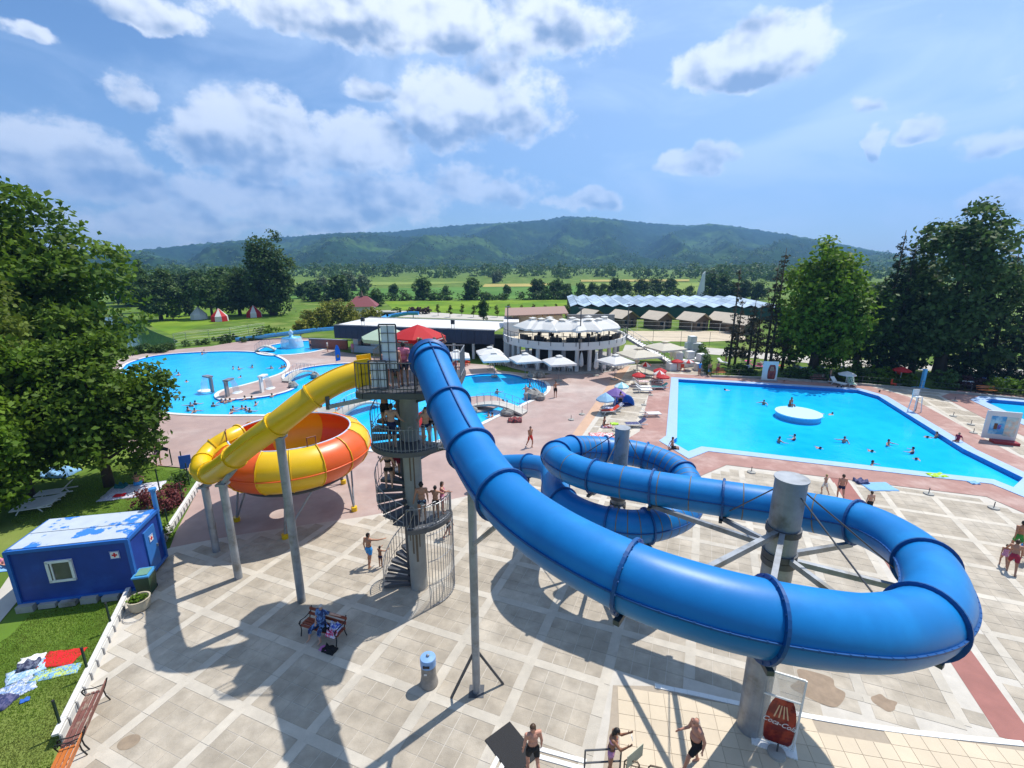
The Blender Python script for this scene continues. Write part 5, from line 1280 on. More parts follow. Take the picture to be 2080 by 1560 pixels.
for q in ((945, 830, .8, 'large grey boulder on the lagoon island shore'), (958, 836, .6, 'smaller grey boulder on the lagoon island shore'), (1083, 808, 1.1, 'long grey boulder beside the lagoon steps'), (1098, 811, .7, 'dark boulder with clothes beside the lagoon steps'), (1082, 766, .9, 'grey boulder at the far end of the lagoon'), (1098, 766, .8, 'flat grey boulder near the cafe pillars'), (596, 786, .7, 'boulder on the tip of the peninsula'), (640, 766, .7, 'boulder near the channel bridge'), (866, 848, .8, 'boulder by the middle of the lagoon'), (738, 905, .6, 'boulder beside the bowl on the lagoon edge'), (1030, 843, .7, 'boulder hung with bags by the arched footbridge')): rock(*q)
for i, (px, py, rz, lb) in enumerate([(432, 797, 2.6, 'grey swan-neck water spout at the tip of the peninsula'), (463, 806, 1.57, 'grey swan-neck water spout on the near side of the peninsula'), (533, 797, 1.57, 'wide white water spout above a foaming splash')]):
    c = G(px, py); t = thing('water_spout', lb, 'spout', (c.x, c.y, 0), rz)
    m = MB(); m.beam((0, 0, 0), (0, 0, 1.7), .5, .18); m.beam((-.05, 0, 1.75), (1.1, 0, 1.75), .6, .16); m.build('arm', M_RAIL if i < 2 else M_WALLW, t)
    MB().add([(1.05, -.3, 1.66), (1.05, .3, 1.66), (1.5, .36, .9), (1.5, -.36, .9), (1.7, .4, -.08), (1.7, -.4, -.08)], [(0, 1, 2, 3), (3, 2, 4, 5)]).build('water_sheet', M_SPRAY, t)
    m = MB(); m.ball((1.75, 0, -.08), (.9, .7, .12), 12, 5); m.build('foam', mat('foam', (.75, .82, .86), .9, .1, 5), t, smooth=True)
# curved steps rail at the right end of the lagoon
t = thing('steps_rail', 'curved row of railings over the lagoon entry steps', 'railing', G(1090, 795)); a, b = G(1074, 779), G(1112, 800)
for k in range(7):
    q = [G(1072+k*5.5, 777+1.2*k-.3*k*k*.1, .0), G(1085+k*4.0, 806-1.0*k, .0)]
    MB().tube([q[0]+Vector((0, 0, -.1)), q[0]+Vector((0, 0, .55)), q[1]+Vector((0, 0, .55)), q[1]+Vector((0, 0, -.1))], .03, 5).build('rail', M_STEELD, t, world=True)
# round white raft island in the big pool
c = G(1621, 843); t = thing('pool_island', 'round pale blue platform island in the swimming pool', 'platform', (c.x, c.y, -1.2))
MB().cyl((0, 0, 0), 1.85, 1.38, 40).build('drum', mat('blue_drum', (.10, .38, .62), .4, .08), t); MB().cyl((0, 0, 1.381), 1.95, .10, 40).build('top_disc', mat('pale_blue_top', (.42, .66, .80), .5, .06), t)
# parasol bases left standing about
PB = thing('parasol_base', 'round concrete parasol base with a short stem', 'base', (0, 0, -50), 0, 'empty parasol bases on the paving')
MB().lathe([(0, .10), (.05, .10), (.26, .07), (.28, 0)], 18).build('disc', M_CONC, PB); MB().tube([(0, 0, .08), (0, 0, .42)], .025, 6).build('stem', M_STEELD, PB)
for (px, py) in [(1526, 960), (1886, 1004), (2018, 1033), (1977, 880), (1939, 815), (1936, 846), (1972, 863), (1250, 875), (1322, 803), (1308, 823), (1182, 842), (1160, 853)]:
    c = G(px, py); place(PB, (c.x, c.y, .016))
# sun loungers
def lounger(label, px, py, rz, towel=None, back=38, base=M_WHITE, group=None, sc=1.0, z=.016, seed=0):
    c = G(px, py); t = thing('sun_lounger', label, 'lounger', (c.x, c.y, z), rz, group); t.scale = (sc,)*3
    m = MB()
    for x in (-.28, -.09, .10, .29): m.box((x, -.35, .32), (.15, 1.25, .035))
    m.build('bed', base, t); k = R(back); m = MB(); m.beam((0, .27, .33), (0, .27+.68*math.cos(k), .33+.68*math.sin(k)), .68, .035); m.build('backrest', base, t)
    m = MB()
    for x in (-.33, .33): m.beam((x, -1.0, .30), (x, .9, .30), .05, .06)
    m.build('frame', base, t)
    for y in (-.75, .45):
        for x in (-.3, .3): MB().beam((x, y, 0), (x, y+.18*(1 if y < 0 else -1), .28), .05).build('leg', base, t)
    if towel is not None:
        m = MB(); m.box((0, -.38, .347), (.60, 1.15, .02)); m.build('towel', towel, t); m = MB(); m.beam((0, .26, .362), (0, .26+.66*math.cos(k), .362+.66*math.sin(k)), .60, .02); m.build('towel_end', towel, t)
    return t
def cloth(n, c, c2=None): return mat('cloth_'+n, c, .9, .12, 6, col2=c2, mask=(9, .45, .55) if c2 else None)
lg = [(1312, 767, 1.4, 'brown', 'lounger with a brown towel under the red parasols'), (1300, 780, 1.5, 'pink', 'lounger with dark sunbather things below the pale striped parasol'), (1338, 776, -1.6, 'brown', 'lounger with a brown mattress beside the pool edge'), (1340, 791, -1.6, 'teal', 'lounger with a teal towel beside the pool edge'), (1304, 791, 1.5, 'stripe', 'lounger with a white striped towel'), (1306, 797, 1.5, 'white', 'lounger with a plain white towel next to the striped one'),
      (1240, 840, -1.4, 'red', 'lounger with a bright red towel near the purple parasol'), (1248, 835, -1.4, 'bluew', 'lounger with a white and blue towel behind the red one'), (1320, 846, 1.65, None, 'empty white lounger with its back raised on the pool side'), (1292, 867, -1.5, 'navy', 'lounger with navy clothes beside the loop column')]
TOW = dict(brown=cloth('brown', (.13, .06, .045)), pink=cloth('pink', (.45, .22, .25), (.7, .65, .62)), teal=cloth('teal', (.02, .14, .15)), stripe=cloth('stripe', (.68, .68, .66), (.5, .52, .55)), white=cloth('white', (.7, .7, .68)), red=cloth('red', (.62, .05, .02)), bluew=cloth('bluew', (.6, .62, .66), (.05, .08, .25)), navy=cloth('navy', (.03, .04, .12), (.10, .10, .2)), blue=cloth('blue', (.03, .12, .45)), lblue=cloth('lblue', (.2, .4, .65)), mag=cloth('mag', (.55, .05, .22)), lil=cloth('lil', (.45, .42, .62)))
for (px, py, rz, tw, lb) in lg: lounger(lb, px, py, rz, TOW.get(tw))
gl_ = [(1468, 739, 'white', 'lounger with a resting person beside the dying spruces'), (1513, 737, 'mag', 'lounger with a magenta cover in the grass'), (1533, 747, 'mag', 'lounger with a red and white cover near the bottle board'), (1543, 745, None, 'plain white lounger near the bottle board'), (1556, 744, 'blue', 'blue covered lounger behind the bottle board'), (1577, 746, 'red', 'lounger with a red cover right of the bottle board'), (1618, 750, 'blue', 'blue covered lounger below the lime tree'), (1626, 751, 'lblue', 'light blue lounger below the lime tree'), (1653, 751, 'blue', 'blue covered lounger right of the lime tree trunk'), (1668, 750, 'lil', 'lilac covered lounger right of the lime tree trunk'), (1707, 750, 'lil', 'lilac covered lounger in deep shade'), (1722, 750, 'white', 'white covered lounger in deep shade'), (1795, 757, 'lblue', 'light blue lounger left of the red parasol'), (1812, 757, 'blue', 'dark blue lounger left of the red parasol'), (1980, 770, 'blue', 'dark blue lounger under the spruces'), (2050, 778, 'blue', 'dark blue lounger behind the clipped hedge'), (2035, 777, 'lblue', 'light blue lounger behind the clipped hedge'), (1745, 752, 'teal', 'teal lounger by the tall shrub')]
for i, (px, py, tw, lb) in enumerate(gl_): lounger(lb, px, py, .6+i*1.3 % 2, TOW.get(tw), z=-.05)
lounger('white lounger facing the pool beside the white parasol', 1700, 782, .4, TOW['white'], 50); lounger('lounger with a green towel under the white parasol', 1728, 783, -.4, cloth('green', (.03, .3, .08), (.6, .62, .6)), 50)
# sun parasols on the paving
def parasol(name, label, px, py_rim, py_top, py_foot, half, ma, mb_=None, n=8, tilt=None):
    b = G(px, py_foot); rim = atY(px, py_rim, b.y).z; top = atY(px, py_top, b.y+0).z; rim = max(1.2, rim); top = max(top, rim+.3)
    t = parasol_proto(name, label, 'parasol', None, half*(b.y*.967+3)/950.0, rim, top, ma, sides=n, alt=mb_, drop=.12, pole=M_WALLW); t.location = (b.x, b.y, .012); return t
M_STR = cloth('aqua', (.25, .55, .62)); M_STW = cloth('palew', (.62, .70, .70)); M_VIO = mat('violet_canvas', (.22, .14, .42), .7, .05, 2, transl=.25); M_SKYB = mat('sky_canvas', (.32, .56, .78), .7, .1, 3, transl=.25)
for a in [('red_parasol', 'red and white parasol near the folded cream one', 1310, 742, 735, 760, 11, M_REDC, M_FABW), ('red_parasol', 'red parasol with white lettering standing apart toward the lagoon', 1296, 764, 756, 783, 14, M_REDC, None), ('red_parasol', 'red parasol furthest back over the brown lounger', 1339, 755, 747, 773, 14, M_REDC, None), ('red_parasol', 'red and white panelled parasol between two plain red ones', 1338, 760, 752, 779, 13, M_REDC, M_FABW), ('red_parasol', 'red parasol nearest the pool corner', 1345, 768, 760, 786, 14, M_REDC, None),
          ('red_parasol', 'red parasol over the white storage cubes', 1374, 737, 730, 752, 12, M_REDC, None), ('red_parasol', 'red and white parasol over the table by the storage cubes', 1397, 738, 731, 753, 11, M_REDC, M_FABW),
          ('striped_parasol', 'aqua and white striped parasol behind the violet one', 1261, 785, 776, 808, 15, M_STR, M_STW), ('violet_parasol', 'violet parasol above the blue beach tent', 1249, 800, 787, 826, 21, M_VIO, None), ('sky_parasol', 'pale sky blue parasol left of the violet one', 1228, 811, 797, 838, 19, M_SKYB, None),
          ('white_parasol', 'white parasol on the far edge of the swimming pool', 1717, 760, 754, 781, 16, M_FABW, None), ('red_parasol', 'red parasol beside the lifeguard post', 1826, 752, 745, 782, 16, M_REDC, None), ('red_parasol', 'red parasol half hidden behind the tower by the lagoon', 857, 858, 836, 890, 26, M_REDC, None)]:
    parasol(*a)
def umbrella_on_tower(label, px, ytop, yrim, Y, half, m1, text=None):
    apex = atY(px, ytop, Y); rim = atY(px, yrim, Y).z; t = parasol_proto('tower_parasol', label, 'parasol', None, half, rim-PZ, apex.z-PZ, m1, sides=8, drop=.14, base=False); t.location = (apex.x, Y, PZ); return t
up = umbrella_on_tower('red parasol with white lettering over the tower platform', 848, 659, 682, 19.3, 1.15, M_REDC)
ug = umbrella_on_tower('pale green parasol at the back of the tower platform', 783, 662, 684, 19.75, 1.05, mat('pale_green_canvas', (.48, .60, .46), .8, .05, 2, transl=.25))
def text(s, size, loc, rot, material, parent, name='lettering', shear=0.0, ext=.004, align='CENTER', wscale=1.0):
    c = bpy.data.curves.new(name, 'FONT'); c.body = s; c.size = size; c.extrude = ext; c.align_x = align; c.align_y = 'CENTER'; c.shear = shear
    o = bpy.data.objects.new('tmp', c); COL.objects.link(o); dg = bpy.context.evaluated_depsgraph_get(); me = bpy.data.meshes.new_from_object(o.evaluated_get(dg)); bpy.data.objects.remove(o)
    me.name = name; me.materials.clear(); me.materials.append(material); q = link(name, me, parent); q.location = loc; q.rotation_euler = rot; q.scale = (wscale, 1, 1); return q
M_MARK = mat('white_print', (.72, .70, .68), .7, .05)
for ang in (-112, -67, -22):                         # worn white print on each valance and panel, no longer legible
    a = R(ang); rr = 1.15*math.cos(PI/8)+.010; z = atY(848, 682, 19.3).z-PZ; m = MB(); g_ = random.Random(ang)
    x = -.24
    while x < .22:
        w_ = g_.uniform(.03, .07); m.box((rr*math.cos(a)-math.sin(a)*(x+w_/2), rr*math.sin(a)+math.cos(a)*(x+w_/2), z-.07), (.006, w_-.014, .05), rz=a); x += w_
    m.build('worn_print', M_MARK, up)
# beach tent, towels on the paving
c = G(1266, 823); t = thing('beach_tent', 'small blue pop-up beach tent', 'tent', (c.x, c.y, .014), R(10)); M_TENT = mat('tent_blue', (.02, .10, .48), .6, .08, 2, transl=.2)
m = MB()
for k in range(10):
    a0, a1 = PI*k/10, PI*(k+1)/10; m.add([(1.0*math.cos(a0), -.3, 1.15*math.sin(a0)), (1.0*math.cos(a1), -.3, 1.15*math.sin(a1)), (.8*math.cos(a1), .7, .8*math.sin(a1)), (.8*math.cos(a0), .7, .8*math.sin(a0))], [(0, 1, 2, 3)])
    m.add([(.8*math.cos(a0), .7, .8*math.sin(a0)), (.8*math.cos(a1), .7, .8*math.sin(a1)), (0, 1.0, 0)], [(0, 1, 2)])
m.build('shell', M_TENT, t); MB().tube([(1.0*math.cos(PI*k/14), -.3, 1.15*math.sin(PI*k/14)) for k in range(15)], .06, 6).build('hoop', mat('tent_hoop', (.05, .22, .62), .5, .05), t); MB().box((0, .1, .02), (1.8, .9, .03)).build('floor_mat', TOW['navy'], t)
def ragged(name, label, cat, px, py, rx, ry, h, m1, seed, z=.016, rz=0.0, group=None):
    g_ = random.Random(seed); nx, ny = 9, 7; m = MB(); vs = []
    for j in range(ny):
        for i in range(nx):
            u, v = i/(nx-1)*2-1, j/(ny-1)*2-1; vs.append((rx*u*(1+g_.uniform(-.05, .05)), ry*v*(1+g_.uniform(-.06, .06)), .012+h*(.5+.5*math.sin(u*5+seed)*math.cos(v*4+seed*2))*g_.uniform(.6, 1)))
    m.add(vs, [(j*nx+i, j*nx+i+1, (j+1)*nx+i+1, (j+1)*nx+i) for j in range(ny-1) for i in range(nx-1)])
    n_ = len(vs); m.add([(x, y, .003) for x, y, _ in vs], []); bd = [i for i in range(nx)]+[nx*j+nx-1 for j in range(1, ny)]+[nx*(ny-1)+i for i in range(nx-2, -1, -1)]+[nx*j for j in range(ny-2, 0, -1)]
    m.f += [(bd[k], n_+bd[k], n_+bd[(k+1) % len(bd)], bd[(k+1) % len(bd)]) for k in range(len(bd))]; m.mi += [0]*len(bd)
    o = m.build(name, m1, smooth=True); c = G(px, py); o.location = (c.x, c.y, z); o.rotation_euler = (0, 0, rz); return tag(o, label, cat, group)
for a in [('towel', 'white towel with a red sunbather bag beside the loop column', 'towel', 1222, 886, 1.0, .7, .05, cloth('whitered', (.66, .64, .62), (.55, .03, .05)), 1), ('towel', 'bright blue towel on the paving near the pool edge', 'towel', 1783, 989, .9, .6, .03, TOW['lblue'], 2), ('swim_bag', 'dark backpack beside the bright blue towel', 'bag', 1749, 980, .38, .3, .28, TOW['navy'], 3), ('pool_float', 'lime green inflatable on the pool edge', 'float', 1903, 967, .55, .3, .16, mat('lime_vinyl', (.35, .6, .02), .3, .05), 4), ('towel', 'small light blue cloth on the brick pool edge', 'towel', 1978, 982, .28, .2, .12, TOW['lblue'], 5),
          ('toy_pile', 'heap of colourful beach things beside the seated sunbather', 'toys', 1232, 868, .45, .3, .22, cloth('toys', (.5, .5, .55), (.4, .03, .1)), 6), ('pool_float', 'lime green inflatable lying on the paving', 'float', 1248, 862, .35, .25, .16, MATS['lime_vinyl'], 7), ('stroller_load', 'bags and clothes heaped by the arched footbridge', 'bags', 1046, 856, .6, .4, .55, cloth('darkheap', (.05, .04, .05), (.3, .05, .05)), 8)]: ragged(*a)
for k, (px, py, c1) in enumerate([(1083, 862, 'red'), (1178, 831, 'red'), (575, 776, 'blue'), (655, 728, 'blue'), (700, 728, 'red')]):
    pass
# signs, boards, flag
M_PRINT = mat('clear_acrylic', (.62, .60, .55), .15, .08, 2, alpha=.35, spec=.6)
def bottle_print(parent, w, h, y):
    prof = [(.0, .05), (.27, .05), (.33, .12), (.35, .30), (.35, .50), (.34, .62), (.31, .76), (.25, .90), (.20, .97), (0, .97)]
    L_ = [(-x*w, z*h) for x, z in prof[::-1]]; R_ = [(x*w, z*h) for x, z in prof]
    m = MB(); pl = [(x, z) for x, z in R_[1:-1]]+[(x, z) for x, z in L_[1:-1]]
    m.add([(x, y, z) for x, z in pl], [tuple(range(len(pl)))]); b = m.build('bottle_print', mat('cola_red', (.16, .012, .012), .3, .5, 3, col2=(.36, .05, .02), mask=(2.2, .45, .6)), parent)
    for dx in (-.16, -.05, .06, .16):
        m = MB(); m.add([((dx-.018)*w, y-.003, .58*h), ((dx+.018)*w, y-.003, .58*h), ((dx*.5+.012)*w, y-.003, .84*h), ((dx*.5-.012)*w, y-.003, .84*h)], [(0, 1, 2, 3)]); m.build('highlight', mat('print_cream', (.62, .42, .25), .4, .1), b)
    return b
c0 = G(1533, 1501); c1 = G(1598, 1524); bd = thing('bottle_board', 'clear upright advertising panel with a cola bottle print beside the column', 'sign', c0, math.atan2((c1-c0).y, (c1-c0).x))
MB().box((.5, 0, 1.32), (.98, .015, 2.5)).build('panel', M_PRINT, bd)
m = MB()
for x in (0, 1.0): m.box((x, 0, 1.3), (.045, .05, 2.6))
for z in (.06, 1.78, 2.6): m.box((.5, 0, z), (.96, .045, .045))
m.build('frame', M_WHITE, bd); m = MB(); m.box((.5, .02, .03), (1.2, .5, .05)); m.build('foot_plate', M_WHITE, bd)
q = MB().add([], []); bt = bottle_print(bd, 1.12, 1.75, -.012); bt.location = (.56, 0, .06)
text('Coca-Cola', .24, (.53, -.02, .88), (PI/2, R(8), 0), M_WHITE, bd, shear=.35, wscale=.85)
PBm = MB(); 
c = G(1520, 1500); t = thing('parasol_base', 'round concrete parasol base at the foot of the bottle board', 'base', G(1577, 1532)); MB().lathe([(0, .12), (.05, .12), (.24, .09), (.26, 0)], 18).build('disc', M_CONC, t); MB().tube([(0, 0, .1), (0, 0, .4)], .025, 6).build('stem', M_STEELD, t)
c = G(1560, 773); bd2 = thing('bottle_board', 'white board with a cola bottle print on the far pool edge', 'sign', (c.x-.9, c.y, 0), R(-10))
MB().box((.9, 0, 1.25), (1.7, .06, 2.3)).build('panel', M_WALLW, bd2); bt = bottle_print(bd2, 1.3, 1.9, -.04); bt.location = (1.1, 0, .15); m = MB(); m.box((.9, 0, .06), (1.9, .6, .12)); m.build('foot_plate', M_GREY, bd2)
c0 = G(1993, 893); bd3 = thing('poster_board', 'white framed ice cream poster board beside the diving pool', 'sign', c0, R(-20))
m = MB(); m.box((1.0, 0, 1.35), (2.1, .12, 2.3)); m.build('frame', M_WALLW, bd3)
MB().box((.72, -.065, 1.35), (.95, .01, 1.5)).build('blue_poster', mat('poster_blue', (.05, .32, .62), .4, .3, 2, col2=(.35, .62, .75), mask=(1.6, .45, .62)), bd3); MB().box((1.55, -.065, 1.3), (.75, .01, 1.6)).build('pale_poster', mat('poster_pale', (.45, .58, .58), .4, .3, 2, col2=(.62, .50, .40), mask=(2.2, .45, .6)), bd3)
m = MB(); m.box((.62, -.072, 1.25), (.22, .008, .5)); m.build('ice_cream_print', mat('choc', (.14, .05, .02), .5, .1), bd3); m = MB(); m.box((.85, -.072, 1.2), (.2, .008, .35)); m.build('pack_print', mat('packblue', (.08, .1, .4), .5, .3, 6, col2=(.6, .1, .25), mask=(6, .5, .6)), bd3)
m = MB(); m.box((1.2, -.5, .12), (1.6, .7, .22)); m.build('red_plinth', mat('dark_red', (.28, .015, .03), .5, .1), bd3)
for (px, py, lb) in [(1516, 752, 'small white notice on the bed fence near the windbreak'), (1644, 762, 'small white notice on the bed fence left of the dark bench'), (1957, 786, 'white notice beside the dark red shrub'), (1968, 787, 'second white notice beside the dark red shrub')]:
    c = G(px, py+6); t = thing('notice_sign', lb, 'sign', c); MB().box((0, 0, .85), (.75, .03, .45)).build('plate', M_WALLW, t); MB().box((-.05, -.02, .88), (.45, .006, .12)).build('print', mat('notice_blue', (.05, .06, .35), .5, .1), t); MB().tube([(0, .03, 0), (0, .03, .7)], .025, 5).build('post', M_STEELD, t)
c = G(683, 741); t = thing('beach_flag', 'blue feather flag with an orange emblem on the deck', 'flag', c, R(20)); MB().tube([(0, 0, 0), (0, 0, 2.2), (.2, 0, 2.75)], .02, 5).build('pole', M_RAIL, t)
MB().add([(.02, 0, .5), (.62, .02, .6), (.66, 0, 2.0), (.45, 0, 2.7), (.2, 0, 2.8), (.02, 0, 2.2), (.02, .012, .5), (.62, .032, .6), (.66, .012, 2.0), (.45, .012, 2.7), (.2, .012, 2.8), (.02, .012, 2.2)], [(0, 1, 2, 3, 4, 5), (11, 10, 9, 8, 7, 6)]).build('banner', mat('flag_blue', (.04, .17, .55), .7, .08, transl=.3), t); MB().add([(.32+.2*math.cos(a), -.012, 1.2+.25*math.sin(a)) for a in [2*PI*k/12 for k in range(12)]], [tuple(range(12))]).build('emblem', mat('flag_orange', (.6, .16, .06), .7, .05), t)
c = G(1871, 790); t = thing('pool_shower', 'light blue shower post beside the lifeguard spot', 'shower', c); MB().box((0, 0, 1.15), (.3, .3, 2.3)).build('post', M_LBLUE, t); m = MB(); m.beam((0, 0, 2.2), (-.5, 0, 2.3), .06); m.build('arm', M_LBLUE, t); MB().cyl((0, 0, 0), .9, .06, 18).build('tray', M_LBLUE, t)
for (px, py, lb) in [(1857, 836, 'white starting chair frame on the right pool edge')]:
    c = G(px, py); t = thing('lifeguard_chair', lb, 'chair', c); 
    for x in (-.35, .35):
        for y in (-.35, .35): MB().beam((x, y, 0), (x*.7, y*.7, 1.5), .06).build('leg', M_WHITE, t)
    MB().box((0, 0, 1.5), (.6, .6, .06)).build('seat', M_WHITE, t); MB().box((0, .28, 1.85), (.6, .05, .6)).build('backrest', M_WHITE, t); MB().tube([(.4, .3, 0), (.4, .3, 3.0)], .03, 5).build('flag_pole', M_RAIL, t)
for (px, py, lb) in [(1814, 787, 'red plastic chair below the red parasol by the lifeguard spot'), (1371, 752, 'red plastic chair by the storage cubes'), (1386, 753, 'second red plastic chair by the storage cubes')]:
    c = G(px, py); place(CR, (c.x, c.y, .014), px*.7, lb, group='red chairs by the red parasols')
# ================================================================ cabin, benches and other things near the camera
M_CAB = mat('cabin_blue', (0.012, 0.045, 0.26), 0.5, 0.18, 1.5, col2=(0.02, 0.07, 0.33), mask=(.7, .5, .7))
M_CABT = mat('cabin_roof', (0.42, 0.47, 0.53), 0.6, 0.10, 1.5, col2=(0.03, 0.17, 0.52), mask=(.8, .52, .55))
A_, B_, C_ = G(46, 1235), G(283, 1205), G(315, 1154)
d = (B_-A_); d.z = 0; Lc = d.length; d.normalize(); nrm = Vector((-d.y, d.x, 0)); Dc = 2.45; Hc = 2.5
cab = thing('first_aid_cabin', 'blue container cabin with red cross signs and a peeling roof', 'cabin', A_, math.atan2(d.y, d.x))
MB().box((Lc/2, Dc/2, Hc/2+.15), (Lc-.02, Dc-.02, Hc-.1)).build('shell', M_CAB, cab)
fr_ = MB()
for x in (0, Lc):
    for y in (0, Dc): fr_.box((x, y, Hc/2+.15), (.14, .14, Hc+.04))
for y in (0, Dc):
    for z in (.2, Hc+.12): fr_.box((Lc/2, y, z), (Lc+.1, .12, .14))
for x in (0, Lc):
    for z in (.2, Hc+.12): fr_.box((x, Dc/2, z), (.12, Dc, .14))
fr_.build('corner_frame', mat('cabin_frame', (.02, .12, .42), .45, .15, 2), cab)
rf = MB(); rf.box((Lc/2, Dc*.25+.02, Hc+.20), (Lc-.1, Dc*.5-.06, .05)); rf.build('roof_sheet', M_CABT, cab); rf = MB(); rf.box((Lc/2, Dc*.75, Hc+.205), (Lc-.1, Dc*.5-.06, .05)); rf.build('roof_sheet', M_CABT, cab)
w_ = MB()
for x in (1.28, 2.12): w_.box((x, -.03, 1.55), (.10, .08, .92))
for z in (1.1, 2.0): w_.box((1.7, -.03, z), (.94, .08, .10))
wf = w_.build('window', M_WHITE, cab); MB().box((1.7, -.02, 1.55), (.76, .03, .82)).build('pane', mat('window_glass', (.10, .095, .085), .1, .3, 2, spec=.6), wf); MB().box((1.42, -.045, 1.55), (.05, .05, .82)).build('sash', M_WHITE, wf)
def cross(parent, x, y, z, rz, s):
    c = MB(); c.box((0, 0, 0), (s, .015, s)); o = c.build('cross_sign', M_WHITE, parent); o.location = (x, y, z); o.rotation_euler = (0, 0, rz)
    q = MB(); q.box((0, -.012, 0), (s*.55, .01, s*.18)); q.box((0, -.0125, 0), (s*.18, .01, s*.55)); q.build('red_cross', mat('cross_red', (.55, .01, .02), .5, .05), o)
    q = MB()
    for a, b in (((0, .46), (.92, .05)), ((0, -.46), (.92, .05)), ((.46, 0), (.05, .92)), ((-.46, 0), (.05, .92))): q.box((a[0]*s, -.011, a[1]*s), (b[0]*s, .008, b[1]*s))
    q.build('sign_border', mat('sign_blue', (.03, .12, .45), .5, .05), o)
cross(cab, Lc-.55, -.02, 2.0, 0, .36)
dr = MB(); dr.box((Lc+.02, Dc*.62, 1.25), (.06, .85, 2.0)); do = dr.build('door', mat('door_blue', (.03, .15, .45), .45, .12, 2), cab); MB().box((Lc+.08, Dc*.62+.32, 1.2), (.06, .05, .14)).build('handle', M_STEEL, do); cross(cab, Lc+.065, Dc*.62, 1.75, PI/2, .32)
MB().lathe([(.10, 2.5), (.10, 3.55), (.16, 3.62), (.16, 3.72), (.02, 3.74)], 14, (Lc-.05, Dc+.14, 0)).build('vent_pipe', mat('pipe_blue', (.05, .22, .50), .45, .1), cab, smooth=False)
for k, x in enumerate((.25, 1.0, 1.75, 2.5, 3.3, 4.1)):
    if x < Lc: MB().box((x, -.12+(k % 2)*.05, .08), (.6, .32, .20+.1*(k % 3 == 0))).build('footing_block', M_CONC, cab)
t = thing('wheelie_bin', 'dark green wheelie bin with a blue lid beside the cabin', 'bin', G(301, 1203), R(15))
MB().add([(-.24, -.27, .06), (.24, -.27, .06), (.24, .27, .06), (-.24, .27, .06), (-.29, -.34, .95), (.29, -.34, .95), (.29, .34, .95), (-.29, .34, .95)], [(3, 2, 1, 0), (4, 5, 6, 7), (0, 1, 5, 4), (1, 2, 6, 5), (2, 3, 7, 6), (3, 0, 4, 7)]).build('body', mat('bin_green', (.02, .055, .025), .5, .1), t)
MB().box((0, 0, .98), (.64, .74, .07)).build('lid', mat('bin_blue', (.05, .25, .50), .5, .08), t); MB().box((0, 0, 1.03), (.44, .5, .04)).build('lid_panel', mat('bin_lid_green', (.14, .28, .2), .5, .08), t)
for x in (-.2, .2): MB().tube([(x-.03, .3, .1), (x+.03, .3, .1)], .1, 12).build('wheel', M_BLACKP, t)
t = thing('planter_tub', 'round pale concrete planter tub with tufty grass', 'planter', G(286, 1236)); MB().lathe([(.30, 0), (.36, .1), (.40, .5), (.42, .52), (.36, .52), (.34, .42), (0, .42)], 22).build('tub', mat('tub_concrete', (.42, .37, .27), .8, .12), t, smooth=False)
link('plants', leaves('plants', [(0, 0, .52, .26, .26, .14)], 500, .12, L_LIME, 401, clump=.10), t)
t = thing('hose_coil', 'thin grey hose coil on the paving below the planter', 'hose', G(271, 1256)+Vector((0, 0, .03))); MB().tube([(.36*math.cos(a), .30*math.sin(a), .004*a) for a in [2*PI*i/24 for i in range(27)]], .014, 5).build('loop', M_GREY, t)
# white balustrade, panel by panel
def balustrade(label, a, b, step=.62, h=.30):
    a, b = G(*a), G(*b); t = thing('low_balustrade', label, 'balustrade', a); n = max(2, round((b-a).length/step)); s = (b-a).normalized(); side = Vector((s.y, -s.x, 0))
    for k in range(n):
        p, q = a.lerp(b, (k+.06)/n), a.lerp(b, (k+.94)/n); m = MB(); m.beam(p+side*.05+Vector((0, 0, h*.46)), q+side*.05+Vector((0, 0, h*.46)), .05, h*.9); m.build('panel', M_COPEW, t, world=True)
        e = a.lerp(b, k/n); MB().box(e+side*.09+Vector((0, 0, h*.45)), (.05, .05, h*.9)).build('baluster', M_GREY, t, world=True)
        MB().beam(a.lerp(b, k/n)-side*.03+Vector((0, 0, h+.03)), a.lerp(b, (k+.985)/n)-side*.03+Vector((0, 0, h+.03)), .17, .07).build('cap_stone', M_COPEW, t, world=True)
balustrade('low white panelled balustrade between the lawn and the paving', (120, 1510), (266, 1207)); balustrade('low white balustrade running up to the yellow slide', (319, 1124), (407, 986), .5, .34)
for i, (px, py, h, lb) in enumerate([(181, 1372, 1.15, None), (127, 1487, 1.2, None), (228, 1278, 1.2, None), (325, 998, 1.5, None), (344, 1078, 1.3, None), (372, 1022, 1.3, None), (385, 985, 1.5, None), (306, 1062, 1.0, None), (350, 945, 1.2, None), (372, 950, 1.2, None)]):
    t = thing('fence_post', ['dark green post beside the red towel', 'dark green post behind the weathered bench', 'dark green post in front of the first aid cabin', 'dark green post at the corner of the spread blanket', 'dark green post between the barberries and the balustrade', 'dark green post next to the thin barberry', 'dark green post under the end of the yellow slide', 'dark green post by the vent pipe', 'dark green post on the deck edge by the person shaking a towel', 'dark green post hung with a blue towel'][i], 'post', G(px, py)); MB().box((0, 0, h/2), (.055, .055, h)).build('shaft', mat('post_green', (.008, .03, .02), .5, .1), t); MB().box((0, 0, h+.012), (.065, .065, .024)).build('cap', M_BLACKP, t)
o = MB().box((0, 0, .55), (.7, .05, .95)).build('hung_towel', TOW['blue']); o.location = G(379, 953); o.rotation_euler = (0, 0, .5); tag(o, 'dark blue towel hung over the wire by the yellow slide', 'towel')
